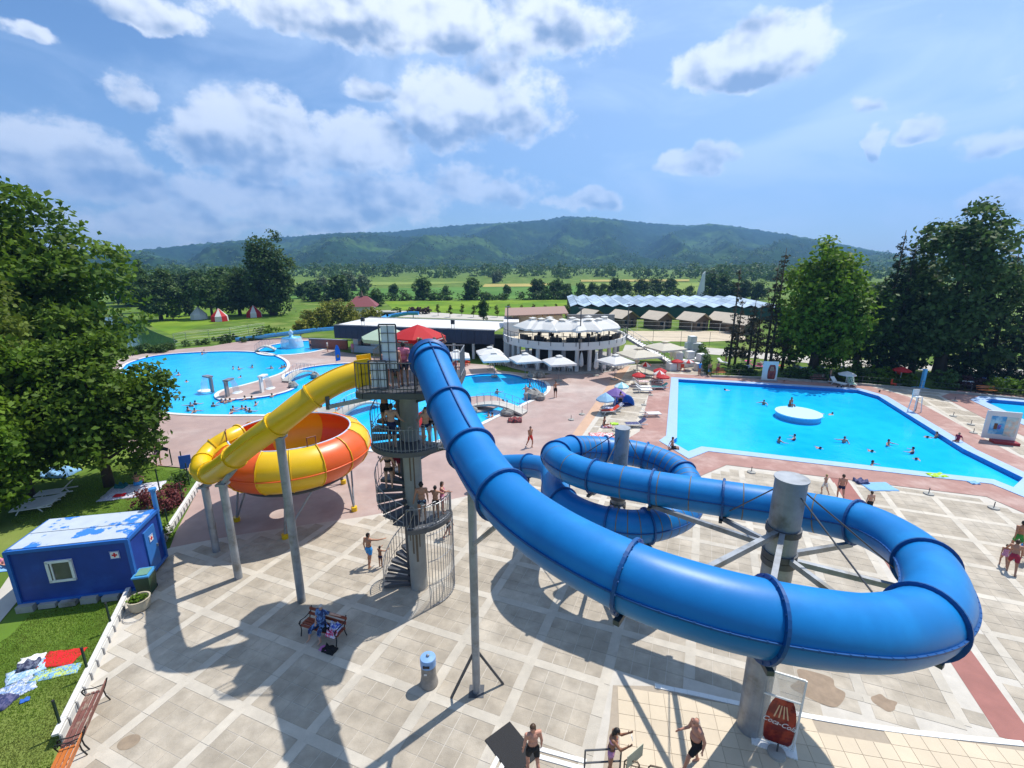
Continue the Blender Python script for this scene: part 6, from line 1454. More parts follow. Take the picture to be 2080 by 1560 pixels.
# benches: iron ends, timber slats
M_IRON = mat('black_iron', (.012, .012, .014), .5, .1)
def bench(label, loc, rz, wood, L=1.75):
    t = thing('park_bench', label, 'bench', loc, rz)
    for k in range(4): MB().box((0, -.20+k*.125, .44-.012*abs(k-1.5)), (L, .095, .035)).build('seat_slat', wood, t)
    for k in range(2):
        m = MB(); y, z = .27+k*.06, .60+k*.17; m.box((0, 0, 0), (L, .03, .11)); o = m.build('back_slat', wood, t); o.location = (0, y, z); o.rotation_euler = (R(-16), 0, 0)
    for x in (-L/2+.06, L/2-.06):
        m = MB(); m.tube([(x, -.30, 0), (x, -.24, .22), (x, -.25, .42), (x, .22, .42), (x, .29, .60), (x, .38, .86)], .022, 6); m.tube([(x, .32, 0), (x, .24, .22), (x, .22, .42)], .022, 6); m.tube([(x, -.25, .42), (x, -.31, .55), (x, -.28, .66), (x, -.20, .66), (x, .0, .62), (x, .30, .66)], .018, 6)
        m.tube([(x, -.28+.05*math.cos(a), .60+.05*math.sin(a)) for a in [2*PI*i/10 for i in range(11)]], .012, 5); m.build('iron_end', M_IRON, t)
    return t
WR = mat('red_varnish', (.22, .045, .018), .45, .2, 8); WB = mat('weathered_slat', (.17, .065, .05), .7, .3, 9, col2=(.26, .19, .14), mask=(2.5, .5, .62)); WO = mat('orange_varnish', (.45, .13, .022), .4, .15, 8)
bl = G(658, 1292); BR = R(-19); bench('varnished red bench with a seated person in the slide shadow', (bl.x, bl.y, .016), BR, WR)
kd = (G(269, 1204)-G(120, 1510)); ang = math.atan2(kd.y, kd.x)
b1 = G(178, 1478); bench('weathered red-brown bench against the white balustrade', (b1.x, b1.y, .016), ang+PI, WB, 1.9); b2 = b1-kd.normalized()*1.95; bench('bright orange bench end to end with the weathered one', (b2.x, b2.y, .016), ang+PI, WO, 1.9)
for (px, py, lb, wd, rz) in [(1459, 763, 'red bench behind the windbreak end of the pool', WO, .1), (1661, 776, 'dark bench with bags left of the white parasol', WB, -.1), (2003, 800, 'red bench against the clipped hedge', WO, -.2)]:
    c = G(px, py); bench(lb, (c.x, c.y, .014), rz, wd)
# litter bin
t = thing('litter_bin', 'round concrete litter bin with a blue lid on the paving', 'bin', G(872, 1389)+Vector((0, 0, .016)))
MB().lathe([(.30, 0), (.31, .05), (.25, .35), (.245, .8), (.245, .82), (0, .82)], 26).build('body', mat('bin_concrete', (.27, .245, .215), .85, .2, 8, bump=.6, bscale=50), t, smooth=False)
MB().lathe([(.262, .80), (.262, 1.08), (.25, 1.11), (.10, 1.14), (0, 1.14)], 26).build('lid', mat('lid_blue', (.20, .36, .62), .4, .1, 4), t, smooth=False); MB().ball((0, 0, 1.16), .06, 10, 6).build('knob', M_RAIL, t, smooth=True); MB().box((-.02, -.255, .93), (.22, .03, .09)).build('slot', M_BLACKP, t); MB().box((-.06, -.25, .62), (.09, .02, .06)).build('sticker', M_WHITE, t)
o = MB().box((0, 0, .012), (1.35, .95, .024)).build('rubber_mat', mat('black_rubber', (.018, .018, .02), .7, .15, 60, bump=.9, bscale=70)); o.location = G(1038, 1521)+Vector((0, 0, .016)); o.rotation_euler = (0, 0, R(-52)); tag(o, 'black ribbed rubber mat on the paving behind the man in black shorts', 'mat')
# camera platform railings rising into the foot of the picture
rl = thing('access_rail', 'two-bar steel rail beside the person with a phone', 'railing', G(1190, 1565)); a0, a1 = G(1186, 1580), G(1258, 1576)
a0.z = a1.z = 0
for p in (a0, a1): MB().tube([p, p+Vector((0, 0, 1.0))], .025, 8).build('post', M_STEELD, rl, world=True)
for z in (.55, 1.0): MB().tube([a0+Vector((0, 0, z)), a1+Vector((0, 0, z))], .025, 8).build('bar', M_STEELD, rl, world=True)
gb = thing('queue_barrier', 'brown hooped queue barrier at the foot of the access rail', 'railing', G(1268, 1588)); q0, q1 = G(1264, 1606), G(1400, 1640)
q0.z = q1.z = 0; dv = q1-q0
for k in range(3):
    u0, u1 = q0+dv*(k*.36), q0+dv*(k*.36+.22); m = MB(); m.tube([u0, u0+Vector((0, 0, 1.05)), u0.lerp(u1, .12)+Vector((0, 0, 1.12)), u0.lerp(u1, .88)+Vector((0, 0, 1.12)), u1+Vector((0, 0, 1.05)), u1], .022, 8); m.build('hoop', M_RUST, gb, world=True)
for k in range(14): u = q0+dv*(k/14+.03); MB().tube([u, u+Vector((0, 0, .96))], .010, 5).build('bar', M_RUST, gb, world=True)
MB().tube([q0+Vector((0, 0, .96)), q1+Vector((0, 0, .96))], .014, 6).build('top_bar', M_RUST, gb, world=True)
sp_ = G(1262, 1600); o = MB().box((0, 0, 0), (.62, .02, .42)).build('blank_sign', mat('khaki_plate', (.46, .44, .32), .6, .08)); o.location = (sp_.x+.28, sp_.y-.06, 1.22); o.rotation_euler = (0, 0, R(35)); tag(o, 'blank khaki sign plate fixed to the queue barrier', 'sign')
# towels and clothes on the lawn
for a in [('beach_towel', 'plain bright red towel on the lawn', 'towel', 122, 1335, .62, .40, .02, cloth('brightred', (.62, .012, .02)), 21, -.055, .15), ('beach_towel', 'blue and yellow patterned towel next to the red one', 'towel', 113, 1364, .68, .25, .03, cloth('patterned', (.16, .36, .66), (.45, .55, .16)), 22, -.055, .35), ('beach_towel', 'blue and white striped towel at the lawn path', 'towel', 28, 1401, .5, .42, .03, cloth('bstripe', (.55, .58, .70), (.22, .32, .62)), 23, -.055, .9), ('beach_towel', 'light blue towel under a pile of clothes', 'towel', 52, 1362, .5, .35, .04, cloth('lbtowel', (.25, .42, .66), (.5, .6, .75)), 24, -.055, .8),
          ('clothes_pile', 'dark clothes piled on the light blue towel', 'clothes', 58, 1352, .28, .2, .22, cloth('darkclothes', (.03, .035, .08), (.12, .14, .2)), 25, -.03, .4), ('clothes_pile', 'white shirt dropped above the dark clothes', 'clothes', 66, 1337, .35, .16, .1, TOW['white'], 26, -.05, .5), ('beach_bag', 'black bag beside the striped towel', 'bag', 4, 1427, .3, .25, .26, TOW['navy'], 27, -.05, 0), ('flip_flops', 'dark blue flip-flops on the lawn', 'shoes', 50, 1421, .12, .09, .05, TOW['blue'], 28, -.04, .7),
          ('picnic_blanket', 'large white and violet picnic blanket under the maple', 'blanket', 270, 996, 1.5, 1.0, .03, cloth('blanket', (.50, .48, .60), (.66, .64, .68)), 29, -.05, .3), ('picnic_cloth', 'red cloth on the corner of the picnic blanket', 'cloth', 243, 1006, .3, .2, .08, cloth('brightred', (.62, .012, .02)), 30, -.02, .3), ('sunbather_towel', 'blue towel beneath the sunbathers behind the cabin', 'towel', 12, 1148, .9, .5, .03, TOW['lblue'], 31, -.05, .2), ('tote_bag', 'dark bag at the trunk beside the picnic blanket', 'bag', 246, 988, .3, .25, .35, TOW['teal'], 32, -.05, 0), ('kids_pool', 'light blue inflatable behind the maple trunk', 'float', 122, 962, .9, .6, .6, TOW['lblue'], 33, -.05, 0)]: ragged(*a)
for i, (px, py, lb) in enumerate([(118, 1005, 'white lounger with its back raised in the maple shade'), (92, 1022, 'flat white lounger beside the raised one in the shade'), (72, 1036, 'white lounger nearest the cabin in the shade')]): lounger(lb, px, py, -1.2, None, 45 if i == 0 else 8, z=-.05)
# things round the seated person
S_ = Vector((bl.x, bl.y, 0)); rot = Matrix.Rotation(BR, 3, 'Z')
def near_bench(name, label, cat, off, rx, ry, h, m_, seed, z):
    p = S_+rot @ Vector(off); o = ragged(name, label, cat, 0, 800, rx, ry, h, m_, seed); o.location = (p.x, p.y, z); o.rotation_euler = (0, 0, BR); return o
near_bench('towel_heap', 'blue and white towels heaped on the red bench', 'towels', (.52, .05, 0), .24, .16, .26, cloth('bw', (.05, .1, .5), (.6, .65, .75)), 41, .47); near_bench('pink_towel', 'pink and white cloth hanging over the red bench front', 'towel', (.60, -.24, 0), .20, .10, .30, cloth('pinkw', (.62, .05, .16), (.6, .6, .75)), 42, .40); near_bench('handbag', 'black handbag on the red bench', 'bag', (.26, -.10, 0), .13, .14, .24, cloth('blk', (.01, .01, .012)), 43, .47); near_bench('pink_slippers', 'pink slippers on the paving before the red bench', 'shoes', (.44, -.52, 0), .15, .12, .07, cloth('pnk', (.5, .16, .42)), 44, .016); near_bench('dark_bag', 'black bag on the paving at the red bench', 'bag', (.70, -.52, 0), .25, .16, .20, cloth('blk', (.01, .01, .012)), 45, .016)
for i, (px, py, rr, lb) in enumerate([(262, 1508, .30, 'round brown drain cover in the paving near the benches'), (1660, 1395, .9, 'large dried brown puddle stain on the paving beyond the bottle board'), (1795, 1427, .4, 'small damp stain on the paving near the drain')]):
    g_ = random.Random(i); ps_ = spline([Vector((rr*(1 if i == 0 else g_.uniform(.6, 1.1))*math.cos(a), rr*.8*(1 if i == 0 else g_.uniform(.65, 1.1))*math.sin(a), 0)) for a in [2*PI*k/10 for k in range(10)]], 5); o = MB().add(ps_, [tuple(range(len(ps_)))]).build('drain_cover' if i == 0 else 'floor_stain', mat('stain%d' % (i > 0), (.26, .20, .14) if i == 0 else (.27, .20, .14), .85, .25, 3)); o.location = G(px, py)+Vector((0, 0, .0155)); tag(o, lb, 'cover' if i == 0 else 'stain')
# ================================================================ people
def V3(a): return Vector(a).normalized()
STAND = dict(spine=(0, 0, 1), head=(0, 0, 1), face=(0, -1, 0), aL=((.16, .02, -1), (.06, -.14, -1)), aR=((-.16, .02, -1), (-.06, -.14, -1)), lL=((.05, 0, -1), (.0, .03, -1)), lR=((-.05, 0, -1), (.0, .03, -1)))
def pose(**k): d = dict(STAND); d.update(k); return d
def cone(mb, a, b, r0, r1, n=10):
    mb.tube([a, b], [r0, r1], n); mb.ball(a, r0, n, 6); mb.ball(b, r1, n, 6)
def ell(mb, c, r, m3, n=12, k=8):
    t = MB(); t.ball((0, 0, 0), r, n, k); mb.add([c+m3 @ Vector(p) for p in t.v], t.f)
def build_body(p, female=False, voxel=.016, ratio=.35, build=1.0, fat=0.0, hands=True):
    """one closed surface: tapered limbs, shaped trunk, head with nose and ears, hands with five fingers, fused by voxel remeshing"""
    mb = MB(); seg = []
    up = V3(p['spine']); fc = Vector(p['face']); fc = (fc-up*fc.dot(up)).normalized(); sx = fc.cross(up)*-1.0
    sx = up.cross(fc)*-1.0 if False else fc.cross(up); sx = -sx if sx.x < 0 else sx
    Mt = Matrix((sx, -fc, up)).transposed()
    P = Vector((0, 0, 0)); b = build
    hipw = .105 if female else .095
    ell(mb, P+up*.0, ((.170 if female else .158)*b, .115*b+fat*.03, .125), Mt); ell(mb, P+up*.17+fc*fat*.05, ((.130 if female else .145)*b+fat*.03, .102*b+fat*.07, .15), Mt); ell(mb, P+up*.385, ((.150 if female else .172)*b+fat*.02, .112*b+fat*.03, .165), Mt)
    sh = [P+up*.485+sx*s*(.165 if female else .185)*b for s in (1, -1)]
    cone(mb, sh[0], sh[1], .066*b, .066*b)
    if female:
        for s in (1, -1): ell(mb, P+up*.37+fc*.095+sx*s*.065, (.055, .05, .055), Mt)
    nk = P+up*.53; hd = V3(p['head']); cone(mb, P+up*.47, nk+hd*.07, .062*b, .053)
    hf = Vector(p.get('look', p['face'])); hf = (hf-hd*hf.dot(hd)).normalized(); hx = hf.cross(hd); Mh = Matrix((hx if hx.dot(sx) > 0 else -hx, -hf, hd)).transposed()
    hc = nk+hd*.165+hf*.015
    ell(mb, hc, (.074, .092, .108), Mh, 14, 10); ell(mb, hc+hf*.035-hd*.062, (.054, .050, .052), Mh); ell(mb, hc+hf*.092-hd*.012, (.013, .018, .022), Mh, 8, 6)
    for s in (1, -1): ell(mb, hc+Mh @ Vector((s*.076, .005, -.012)), (.012, .024, .030), Mh, 8, 6)
    seg += [('pelvis', P-up*.06, P+up*.06), ('belly', P+up*.10, P+up*.24), ('chest', P+up*.28, P+up*.48), ('head', hc-hd*.05, hc+hd*.06), ('neck', P+up*.5, nk+hd*.05)]
    ends = {}
    for s, key in ((0, 'aL'), (1, 'aR')):
        d1, d2 = V3(p[key][0]), V3(p[key][1]); e = sh[s]+d1*.285; w = e+d2*.245
        cone(mb, sh[s], e, .056*b, .042*b); cone(mb, e, w, .043*b, .028*b); ell(mb, sh[s]+d1*.12, (.052*b, .052*b, .09), d1.to_track_quat('Z', 'Y').to_matrix())
        seg += [('uarm', sh[s], e), ('farm', e, w)]
        d3 = V3(p[key][2]) if len(p[key]) > 2 else d2; q = d3.to_track_quat('Z', 'Y').to_matrix(); side = q @ Vector((1, 0, 0)); nn = q @ Vector((0, 1, 0))
        if abs(side.dot(fc)) < abs(nn.dot(fc)): side, nn = nn, side
        Mq = Matrix((side, nn, d3)).transposed(); pc = w+d3*.055; ell(mb, pc, (.040, .017, .055), Mq, 10, 8)
        if hands:
            for k, ln in enumerate((.068, .078, .073, .058)):
                r0 = w+d3*.092+side*(.030-.020*k); t1 = r0+d3*ln*.55+nn*.006; cone(mb, r0, t1, .0105, .0095, 6); cone(mb, t1, t1+(d3*.85+nn*.5).normalized()*ln*.5, .0095, .0085, 6)
            r0 = w+d3*.03+side*.036; t1 = r0+(d3*.7+side*.7).normalized()*.045; cone(mb, r0, t1, .0125, .011, 6); cone(mb, t1, t1+(d3*.9+side*.25).normalized()*.035, .011, .0095, 6)
        else: cone(mb, pc, pc+d3*.09, .03, .016, 6)
        seg.append(('hand', w, w+d3*.15)); ends[key] = w+d3*.10
    for s, key in ((1, 'lL'), (-1, 'lR')):
        h = P-up*.05+sx*s*hipw*b; d1, d2 = V3(p[key][0]), V3(p[key][1]); k = h+d1*.42; a = k+d2*.40
        cone(mb, h, k, (.095 if female else .088)*b+fat*.01, .057*b); cone(mb, k, a, .056*b, .040)
        bk = (d2.cross(sx)); bk = bk if bk.dot(fc) < 0 else -bk
        ell(mb, k+d2*.13+bk*.018, (.050*b, .052*b, .11), d2.to_track_quat('Z', 'Y').to_matrix())
        fdv = V3(p[key][2]) if len(p[key]) > 2 else (fc-up*.0).normalized()
        if len(p[key]) <= 2: fdv = (Vector((fc.x, fc.y, 0)) if Vector((fc.x, fc.y, 0)).length > .1 else fc).normalized()
        cone(mb, a+d2*.035-fdv*.03, a+d2*.045+fdv*.12, .036, .028); cone(mb, a+d2*.05+fdv*.10, a+d2*.052+fdv*.16, .030, .020)
        seg += [('thigh', h, k), ('shin', k, a), ('foot', a, a+fdv*.15)]
    me = bpy.data.meshes.new('body'); me.from_pydata([tuple(v) for v in mb.v], [], mb.f)
    ob = bpy.data.objects.new('tmp', me); COL.objects.link(ob)
    md = ob.modifiers.new('r', 'REMESH'); md.mode = 'VOXEL'; md.voxel_size = voxel
    sm = ob.modifiers.new('s', 'SMOOTH'); sm.iterations = 3; sm.factor = .5
    if ratio < 1: dc = ob.modifiers.new('d', 'DECIMATE'); dc.ratio = ratio
    out = bpy.data.meshes.new_from_object(ob.evaluated_get(bpy.context.evaluated_depsgraph_get())); bpy.data.objects.remove(ob); bpy.data.meshes.remove(me)
    out.name = 'body'; out.materials.clear(); out.polygons.foreach_set('use_smooth', [True]*len(out.polygons))
    n = len(out.vertices); co = np.zeros(n*3); out.vertices.foreach_get('co', co); co = co.reshape(-1, 3)
    return out, co, seg, dict(up=up, fc=fc, sx=sx, hc=hc, hd=hd, hf=hf, Mh=Mh, ends=ends, P=P)
def label_verts(co, seg):
    best = np.full(len(co), 9e9); lab = np.zeros(len(co), int); par = np.zeros(len(co))
    names = []
    for i, (nm, a, b) in enumerate(seg):
        a = np.array(a); b = np.array(b); d = b-a; t = np.clip(((co-a)@d)/(d@d), 0, 1); dist = np.linalg.norm(co-(a+t[:, None]*d), axis=1)
        wgt = {'pelvis': .13, 'belly': .11, 'chest': .13, 'head': .07, 'thigh': .075, 'uarm': .05}.get(nm, .04); dist = dist-wgt
        m = dist < best; best[m] = dist[m]; lab[m] = i; par[m] = t[m]; names.append(nm)
    return np.array([names[i] for i in lab]), par
def garment(name, me, mask_v, off, material, parent, z0):
    nrm = np.zeros(len(me.vertices)*3); me.vertices.foreach_get('normal', nrm); nrm = nrm.reshape(-1, 3); co = np.zeros(len(me.vertices)*3); me.vertices.foreach_get('co', co); co = co.reshape(-1, 3)
    fs = [tuple(p.vertices) for p in me.polygons if sum(mask_v[i] for i in p.vertices) >= 2]
    ids = sorted(set(i for f in fs for i in f)); mp = {k: i for i, k in enumerate(ids)}
    if not fs: return None
    vs = co[ids]+nrm[ids]*off
    m2 = bpy.data.meshes.new(name); m2.from_pydata([tuple(v) for v in vs], [], [tuple(mp[i] for i in f) for f in fs]); m2.materials.append(material); m2.polygons.foreach_set('use_smooth', [True]*len(m2.polygons)); m2.update()
    return link(name, m2, parent)
def skin(n, c): return mat('skin_'+n, c, .5, .08, 5, spec=.35)
SK = [skin('fair', (.52, .30, .21)), skin('tan', (.42, .205, .125)), skin('pink', (.50, .24, .165)), skin('brown', (.30, .14, .08))]
HR = dict(dark=mat('hair_dark', (.014, .010, .008), .5, .3, 20), brown=mat('hair_brown', (.06, .032, .016), .5, .3, 20), blond=mat('hair_blond', (.36, .24, .10), .5, .3, 20), grey=mat('hair_grey', (.42, .40, .38), .6, .3, 20))
def fab(n, c, c2=None): return mat('fabric_'+n, c, .85, .12, 7, col2=c2, mask=(7, .48, .54) if c2 else None)
BODY = {}
def person(label, loc, rz, ps, skin_i=1, hair='dark', wear=(), female=False, h=1.75, near=False, fat=0.0, build=1.0, base='feet', group=None, rot=None, hairlen=0, key=None, seatz=None):
    """wear: list of (name, what, material). base: 'feet' puts the lowest point on loc; 'seat' puts the underside of the hips on loc"""
    ck = key or label
    me, co, seg, inf = build_body(ps, female, .0115 if near else .021, .30 if near else .45, build, fat, hands=near)
    lab, par = label_verts(co, seg)
    if base == 'feet': z0 = co[:, 2].min()
    elif base == 'seat': z0 = co[(lab == 'pelvis')][:, 2].min()+.02
    else: z0 = 0.0
    s = h/1.75
    t = thing('person', label, 'person', loc, rz, group)
    if rot: t.rotation_euler = rot
    t.scale = (s, s, s)
    me.vertices.foreach_set('co', (co-np.array([0, 0, z0])).reshape(-1)); me.update(); me.materials.append(SK[skin_i])
    link('body', me, t); co = co-np.array([0, 0, z0])
    up = np.array(inf['up']); P = np.array([0, 0, -z0]); hz_ = (co-P)@up; fcv = (co-P)@np.array(inf['fc'])
    tr = np.isin(lab, ['pelvis', 'belly', 'chest', 'thigh'])
    for (nm, what, mm) in wear:
        if what == 'trunks': m = ((lab == 'pelvis') & (hz_ < .10)) | ((lab == 'belly') & (hz_ < .09)) | ((lab == 'thigh') & (par < .56))
        elif what == 'longshorts': m = ((lab == 'pelvis') & (hz_ < .10)) | ((lab == 'belly') & (hz_ < .09)) | ((lab == 'thigh') & (par < .80))
        elif what == 'briefs': m = ((lab == 'pelvis') & (hz_ < .05)) | ((lab == 'thigh') & (par < .16))
        elif what == 'bikini': m = ((lab == 'pelvis') & (hz_ < .035)) | ((lab == 'thigh') & (par < .07))
        elif what == 'top': m = (lab == 'chest') & (hz_ > .29) & (hz_ < .40)
        elif what == 'shirt': m = np.isin(lab, ['chest', 'belly']) | ((lab == 'pelvis') & (hz_ > -.02)) | ((lab == 'uarm') & (par < .55))
        elif what == 'swimsuit': m = np.isin(lab, ['pelvis', 'belly']) | ((lab == 'chest') & (hz_ < .44)) | ((lab == 'thigh') & (par < .07))
        elif what == 'dress': m = np.isin(lab, ['chest', 'belly', 'pelvis', 'thigh']) | ((lab == 'shin') & (par < .35)) | ((lab == 'uarm') & (par < .6))
        garment(nm, me, m, .017 if what in ('trunks', 'longshorts', 'shirt', 'dress') else .008, mm, t, z0)
    if hair:
        q = (co-np.array([0, 0, -z0])-np.array(inf['hc']))@np.array(inf['Mh'])
        hl = lab == 'head'; m = hl & (((q[:, 2] > .045) | ((q[:, 1] > .0) & (q[:, 2] > -.05-.03*hairlen)) | ((q[:, 1] > .035) & (q[:, 2] > -.085))))
        if hair == 'thin': m = hl & (q[:, 1] > .03) & (q[:, 2] > -.06) & (q[:, 2] < .05)
        hb = garment('hair', me, m, .014, HR.get(hair, HR['grey']), t, z0)
        if hairlen:
            m2 = MB(); c = Vector(inf['hc'])-Vector((0, 0, z0)); Mh = inf['Mh']; ell(m2, c+Mh @ Vector((0, .055, -.07)), (.065, .05, .09+.05*hairlen), Mh); m2.build('long_hair', HR.get(hair, HR['dark']), t, smooth=True)
    if near:
        for s_ in (1, -1):
            m2 = MB(); c = Vector(inf['hc'])-Vector((0, 0, z0)); m2.ball(c+inf['Mh'] @ Vector((s_*.030, -.084, .012)), .0115, 8, 6); m2.build('eye', mat('eye_dark', (.02, .015, .012), .2, .1), t, smooth=True)
        m2 = MB(); ell(m2, Vector(inf['hc'])-Vector((0, 0, z0))+inf['Mh'] @ Vector((0, -.083, -.058)), (.022, .006, .006), inf['Mh'], 8, 5); m2.build('mouth', mat('lip', (.28, .10, .08), .5, .1), t, smooth=True)
    t['ends'] = 0; del t['ends']
    return t, inf, z0, s
def pw(t, inf, z0, s, key): return t.matrix_basis @ (Vector(inf['ends'][key])-Vector((0, 0, z0)))
BLK = fab('black', (.012, .012, .014)); NVY = fab('navy', (.012, .02, .07)); BLU = fab('blue', (.05, .28, .62)); RED_ = fab('red', (.55, .03, .02)); PNK = fab('pink', (.52, .28, .46)); GRN = fab('green', (.05, .30, .06)); ROSE = fab('rose', (.62, .20, .30)); LIL = fab('lilac', (.50, .24, .42)); FLO = fab('floral', (.02, .04, .13), (.12, .22, .42)); WHT = fab('white', (.66, .66, .64)); DRED = fab('darkred', (.3, .02, .05)); CHK = fab('trim', (.02, .03, .06), (.3, .42, .5))
WALK = pose(lL=((.04, -.42, -1), (0, .22, -1)), lR=((-.04, .34, -1), (0, .62, -1)), aL=((.18, .38, -1), (.06, .05, -1)), aR=((-.18, -.34, -1), (-.06, -.5, -1)))
def feet(px, py, z=0.0): p = G(px, py, z); return (p.x, p.y, z)
Z1 = .0135
# ---- foreground
def below(px, py_head, hh):               # standing point below a head seen at (px, py_head)
    p = G(px, py_head, hh); return (p.x, p.y, Z1)
person('man in black swim shorts walking past the rubber mat', below(1083, 1473, 1.72), R(195), pose(look=(.8, .6, 0), lL=((.05, -.25, -1), (0, .10, -1)), lR=((-.05, .22, -1), (0, .45, -1)), aL=((.22, .05, -1), (.05, -.25, -1)), aR=((-.22, .10, -1), (-.05, -.20, -1)), face=(0, -1, 0)), 2, 'brown', [('swim_shorts', 'trunks', BLK)], near=True)
t = person('woman in a pink bikini holding up a phone at the rail', below(1245, 1480, 1.62), R(75), pose(spine=(0, -.08, 1), head=(0, -.35, 1), aL=((.25, -.75, -.6), (-.10, -.75, .62)), aR=((-.25, -.75, -.6), (.10, -.75, .62)), lL=((.03, -.05, -1), (0, .05, -1))), 3, 'dark', [('bikini_top', 'top', PNK), ('bikini_bottom', 'briefs', LIL)], female=True, h=1.66, near=True, hairlen=1)
a, b = pw(*t, 'aL'), pw(*t, 'aR'); c = (a+b)/2; o = MB().box((0, 0, 0), (.012, .08, .16)).build('smartphone', M_WHITE); o.location = c+Vector((.03, 0, .05)); o.rotation_euler = (0, R(-15), R(-15)); tag(o, 'white smartphone held up by the woman in the pink bikini', 'phone')
person('bald man in long black swim shorts striding across the cream tiles', below(1420, 1462, 1.70), R(-78), pose(face=(0, -1, 0), spine=(0, -.05, 1), head=(0, -.25, 1), lL=((.04, -.85, -1), (0, -.25, -1), (0, -.8, .45)), lR=((-.04, .20, -1), (0, .30, -1)), aL=((.20, .35, -1), (.05, -.15, -1)), aR=((-.20, -.25, -1), (-.10, -.95, -.25))), 2, 'thin', [('swim_shorts', 'longshorts', BLK)], h=1.78, near=True, fat=.6, build=1.06)
# seated on the bench
sp = S_+rot @ Vector((-.06, .02, 0))
person('elderly person in a navy floral dress sitting on the red bench', (sp.x, sp.y, .47), BR, pose(spine=(0, .14, 1), aL=((.9, .35, -.35), (1, .15, -.12)), aR=((-.25, -.18, -1), (.45, -.72, -.45)), lL=((.22, -1, -.12), (.05, .02, -1)), lR=((-.28, -1, -.12), (-.12, -.1, -1))), 0, 'grey', [('floral_dress', 'dress', FLO)], female=True, h=1.64, near=True, fat=.9, build=1.12, base='seat')
# by the stair foot
person('man in light blue swim shorts reaching for the stair rail', (*feet(752, 1149)[:2], Z1), R(160), pose(aR=((-.9, -.45, -.1), (-.8, -.6, .05)), aL=((.2, .1, -1), (.05, -.2, -1)), lL=((.05, -.25, -1), (0, .1, -1)), lR=((-.05, .25, -1), (0, .35, -1)), look=(-.7, -.7, 0)), 1, 'dark', [('swim_shorts', 'trunks', BLU)], near=True)
person('small dark-haired child at the foot of the spiral stair', (*feet(774, 1152)[:2], Z1), R(150), pose(aR=((-.3, -.7, -.4), (-.2, -.8, .1)), aL=((.3, -.7, -.4), (.1, -.8, .1))), 3, 'dark', [('swim_briefs', 'briefs', NVY)], h=1.12, near=True)
def on_tower(label, dx, dy, z, rz, ps, *a, **k): return person(label, (TC.x+dx, TC.y+dy, z+.002), rz, ps, *a, **k)
on_tower('man in navy and white trunks standing on the lower landing', .48, -.80, 3.72, R(190), pose(lL=((.1, -.2, -1), (0, .15, -1)), aL=((.3, .1, -1), (.2, -.3, -1))), 1, 'dark', [('swim_trunks', 'briefs', CHK)], near=True)
on_tower('boy in dark trunks on the lower landing behind the hoops', .98, -.52, 3.72, R(170), pose(aL=((.6, -.5, -.5), (.7, -.4, .1)), aR=((-.6, -.5, -.5), (-.4, -.7, .1))), 1, 'dark', [('swim_trunks', 'briefs', BLK)], h=1.45)
on_tower('girl leaning on the lower landing rail', 1.20, -.15, 3.72, R(90), pose(aR=((-.5, -.8, -.3), (-.2, -.9, .1))), 2, 'brown', [('swimsuit', 'swimsuit', ROSE)], female=True, h=1.45, hairlen=1)
person('boy in black trunks walking behind the stair cage', (*feet(911, 1090)[:2], Z1), R(120), WALK, 2, 'brown', [('swim_trunks', 'trunks', BLK)], h=1.6)
def helix(f0, f1, z0, z1, n, f): k = int((f0-f)/(f0-f1)*n); return z0+(z1-z0)*(k+1)/n
def stair_person(label, f, r, z, rz, ps, *a, **k): return on_tower(label, r*math.cos(R(f)), r*math.sin(R(f)), z, rz, ps, *a, **k)
stair_person('woman in a black bikini climbing the stair, seen from behind', -178, 1.0, helix(-90, -400, 3.72, 7.0, 15, -178), R(180), pose(aR=((-.35, -.1, -1), (-.1, -.5, -.7)), aL=((.5, -.25, -.7), (.4, -.7, .2))), 0, 'dark', [('bikini_top', 'top', BLK), ('bikini_bottom', 'briefs', BLK)], female=True, h=1.68, near=True, hairlen=0)
stair_person('man in dark red shorts one step above the woman in the black bikini', -212, .95, helix(-90, -400, 3.72, 7.0, 15, -212), R(200), pose(aR=((-.5, -.5, -.6), (-.6, -.5, .1))), 1, 'brown', [('swim_shorts', 'trunks', DRED)], near=True)
stair_person('broad man in black shorts holding both rails under the platform', -548, 1.02, helix(-520, -718, 7.0, PZ, 11, -548), R(165), pose(aL=((.9, -.35, -.35), (.6, -.8, .1)), aR=((-.9, -.35, -.35), (-.75, -.65, .15))), 1, 'dark', [('swim_shorts', 'trunks', BLK)], near=True, build=1.1)
stair_person('man in navy shorts waiting on the upper landing', -480, 1.02, 7.0, R(175), pose(aL=((.4, -.2, -.9), (.1, -.6, -.6)), aR=((-.35, -.1, -.9), (-.3, -.5, -.5)), spine=(0, -.10, 1)), 0, 'brown', [('swim_shorts', 'longshorts', NVY)], near=True)
stair_person('man in a green top higher on the last flight', -590, 1.0, helix(-520, -718, 7.0, PZ, 11, -590), R(120), pose(), 1, 'dark', [('swim_shorts', 'trunks', NVY), ('green_top', 'shirt', GRN)])
stair_person('boy with a green cap leaning on the upper landing rail', -402, 1.02, 7.0, R(20), pose(spine=(0, -.25, 1), aL=((.5, -.6, -.6), (.2, -.8, -.1)), aR=((-.5, -.6, -.6), (-.2, -.8, -.1)), lL=((.05, -.5, -1), (0, .5, -1))), 0, 'brown', [('swim_trunks', 'briefs', NVY)], h=1.62, near=True)
stair_person('young man in black trunks standing at the end of the upper landing', -388, 1.12, 7.0, R(10), pose(aL=((.9, -.1, -.6), (.7, -.5, .1)), aR=((-.8, -.1, -.7), (-.4, -.6, -.3))), 0, 'brown', [('swim_trunks', 'briefs', BLK)], near=True)
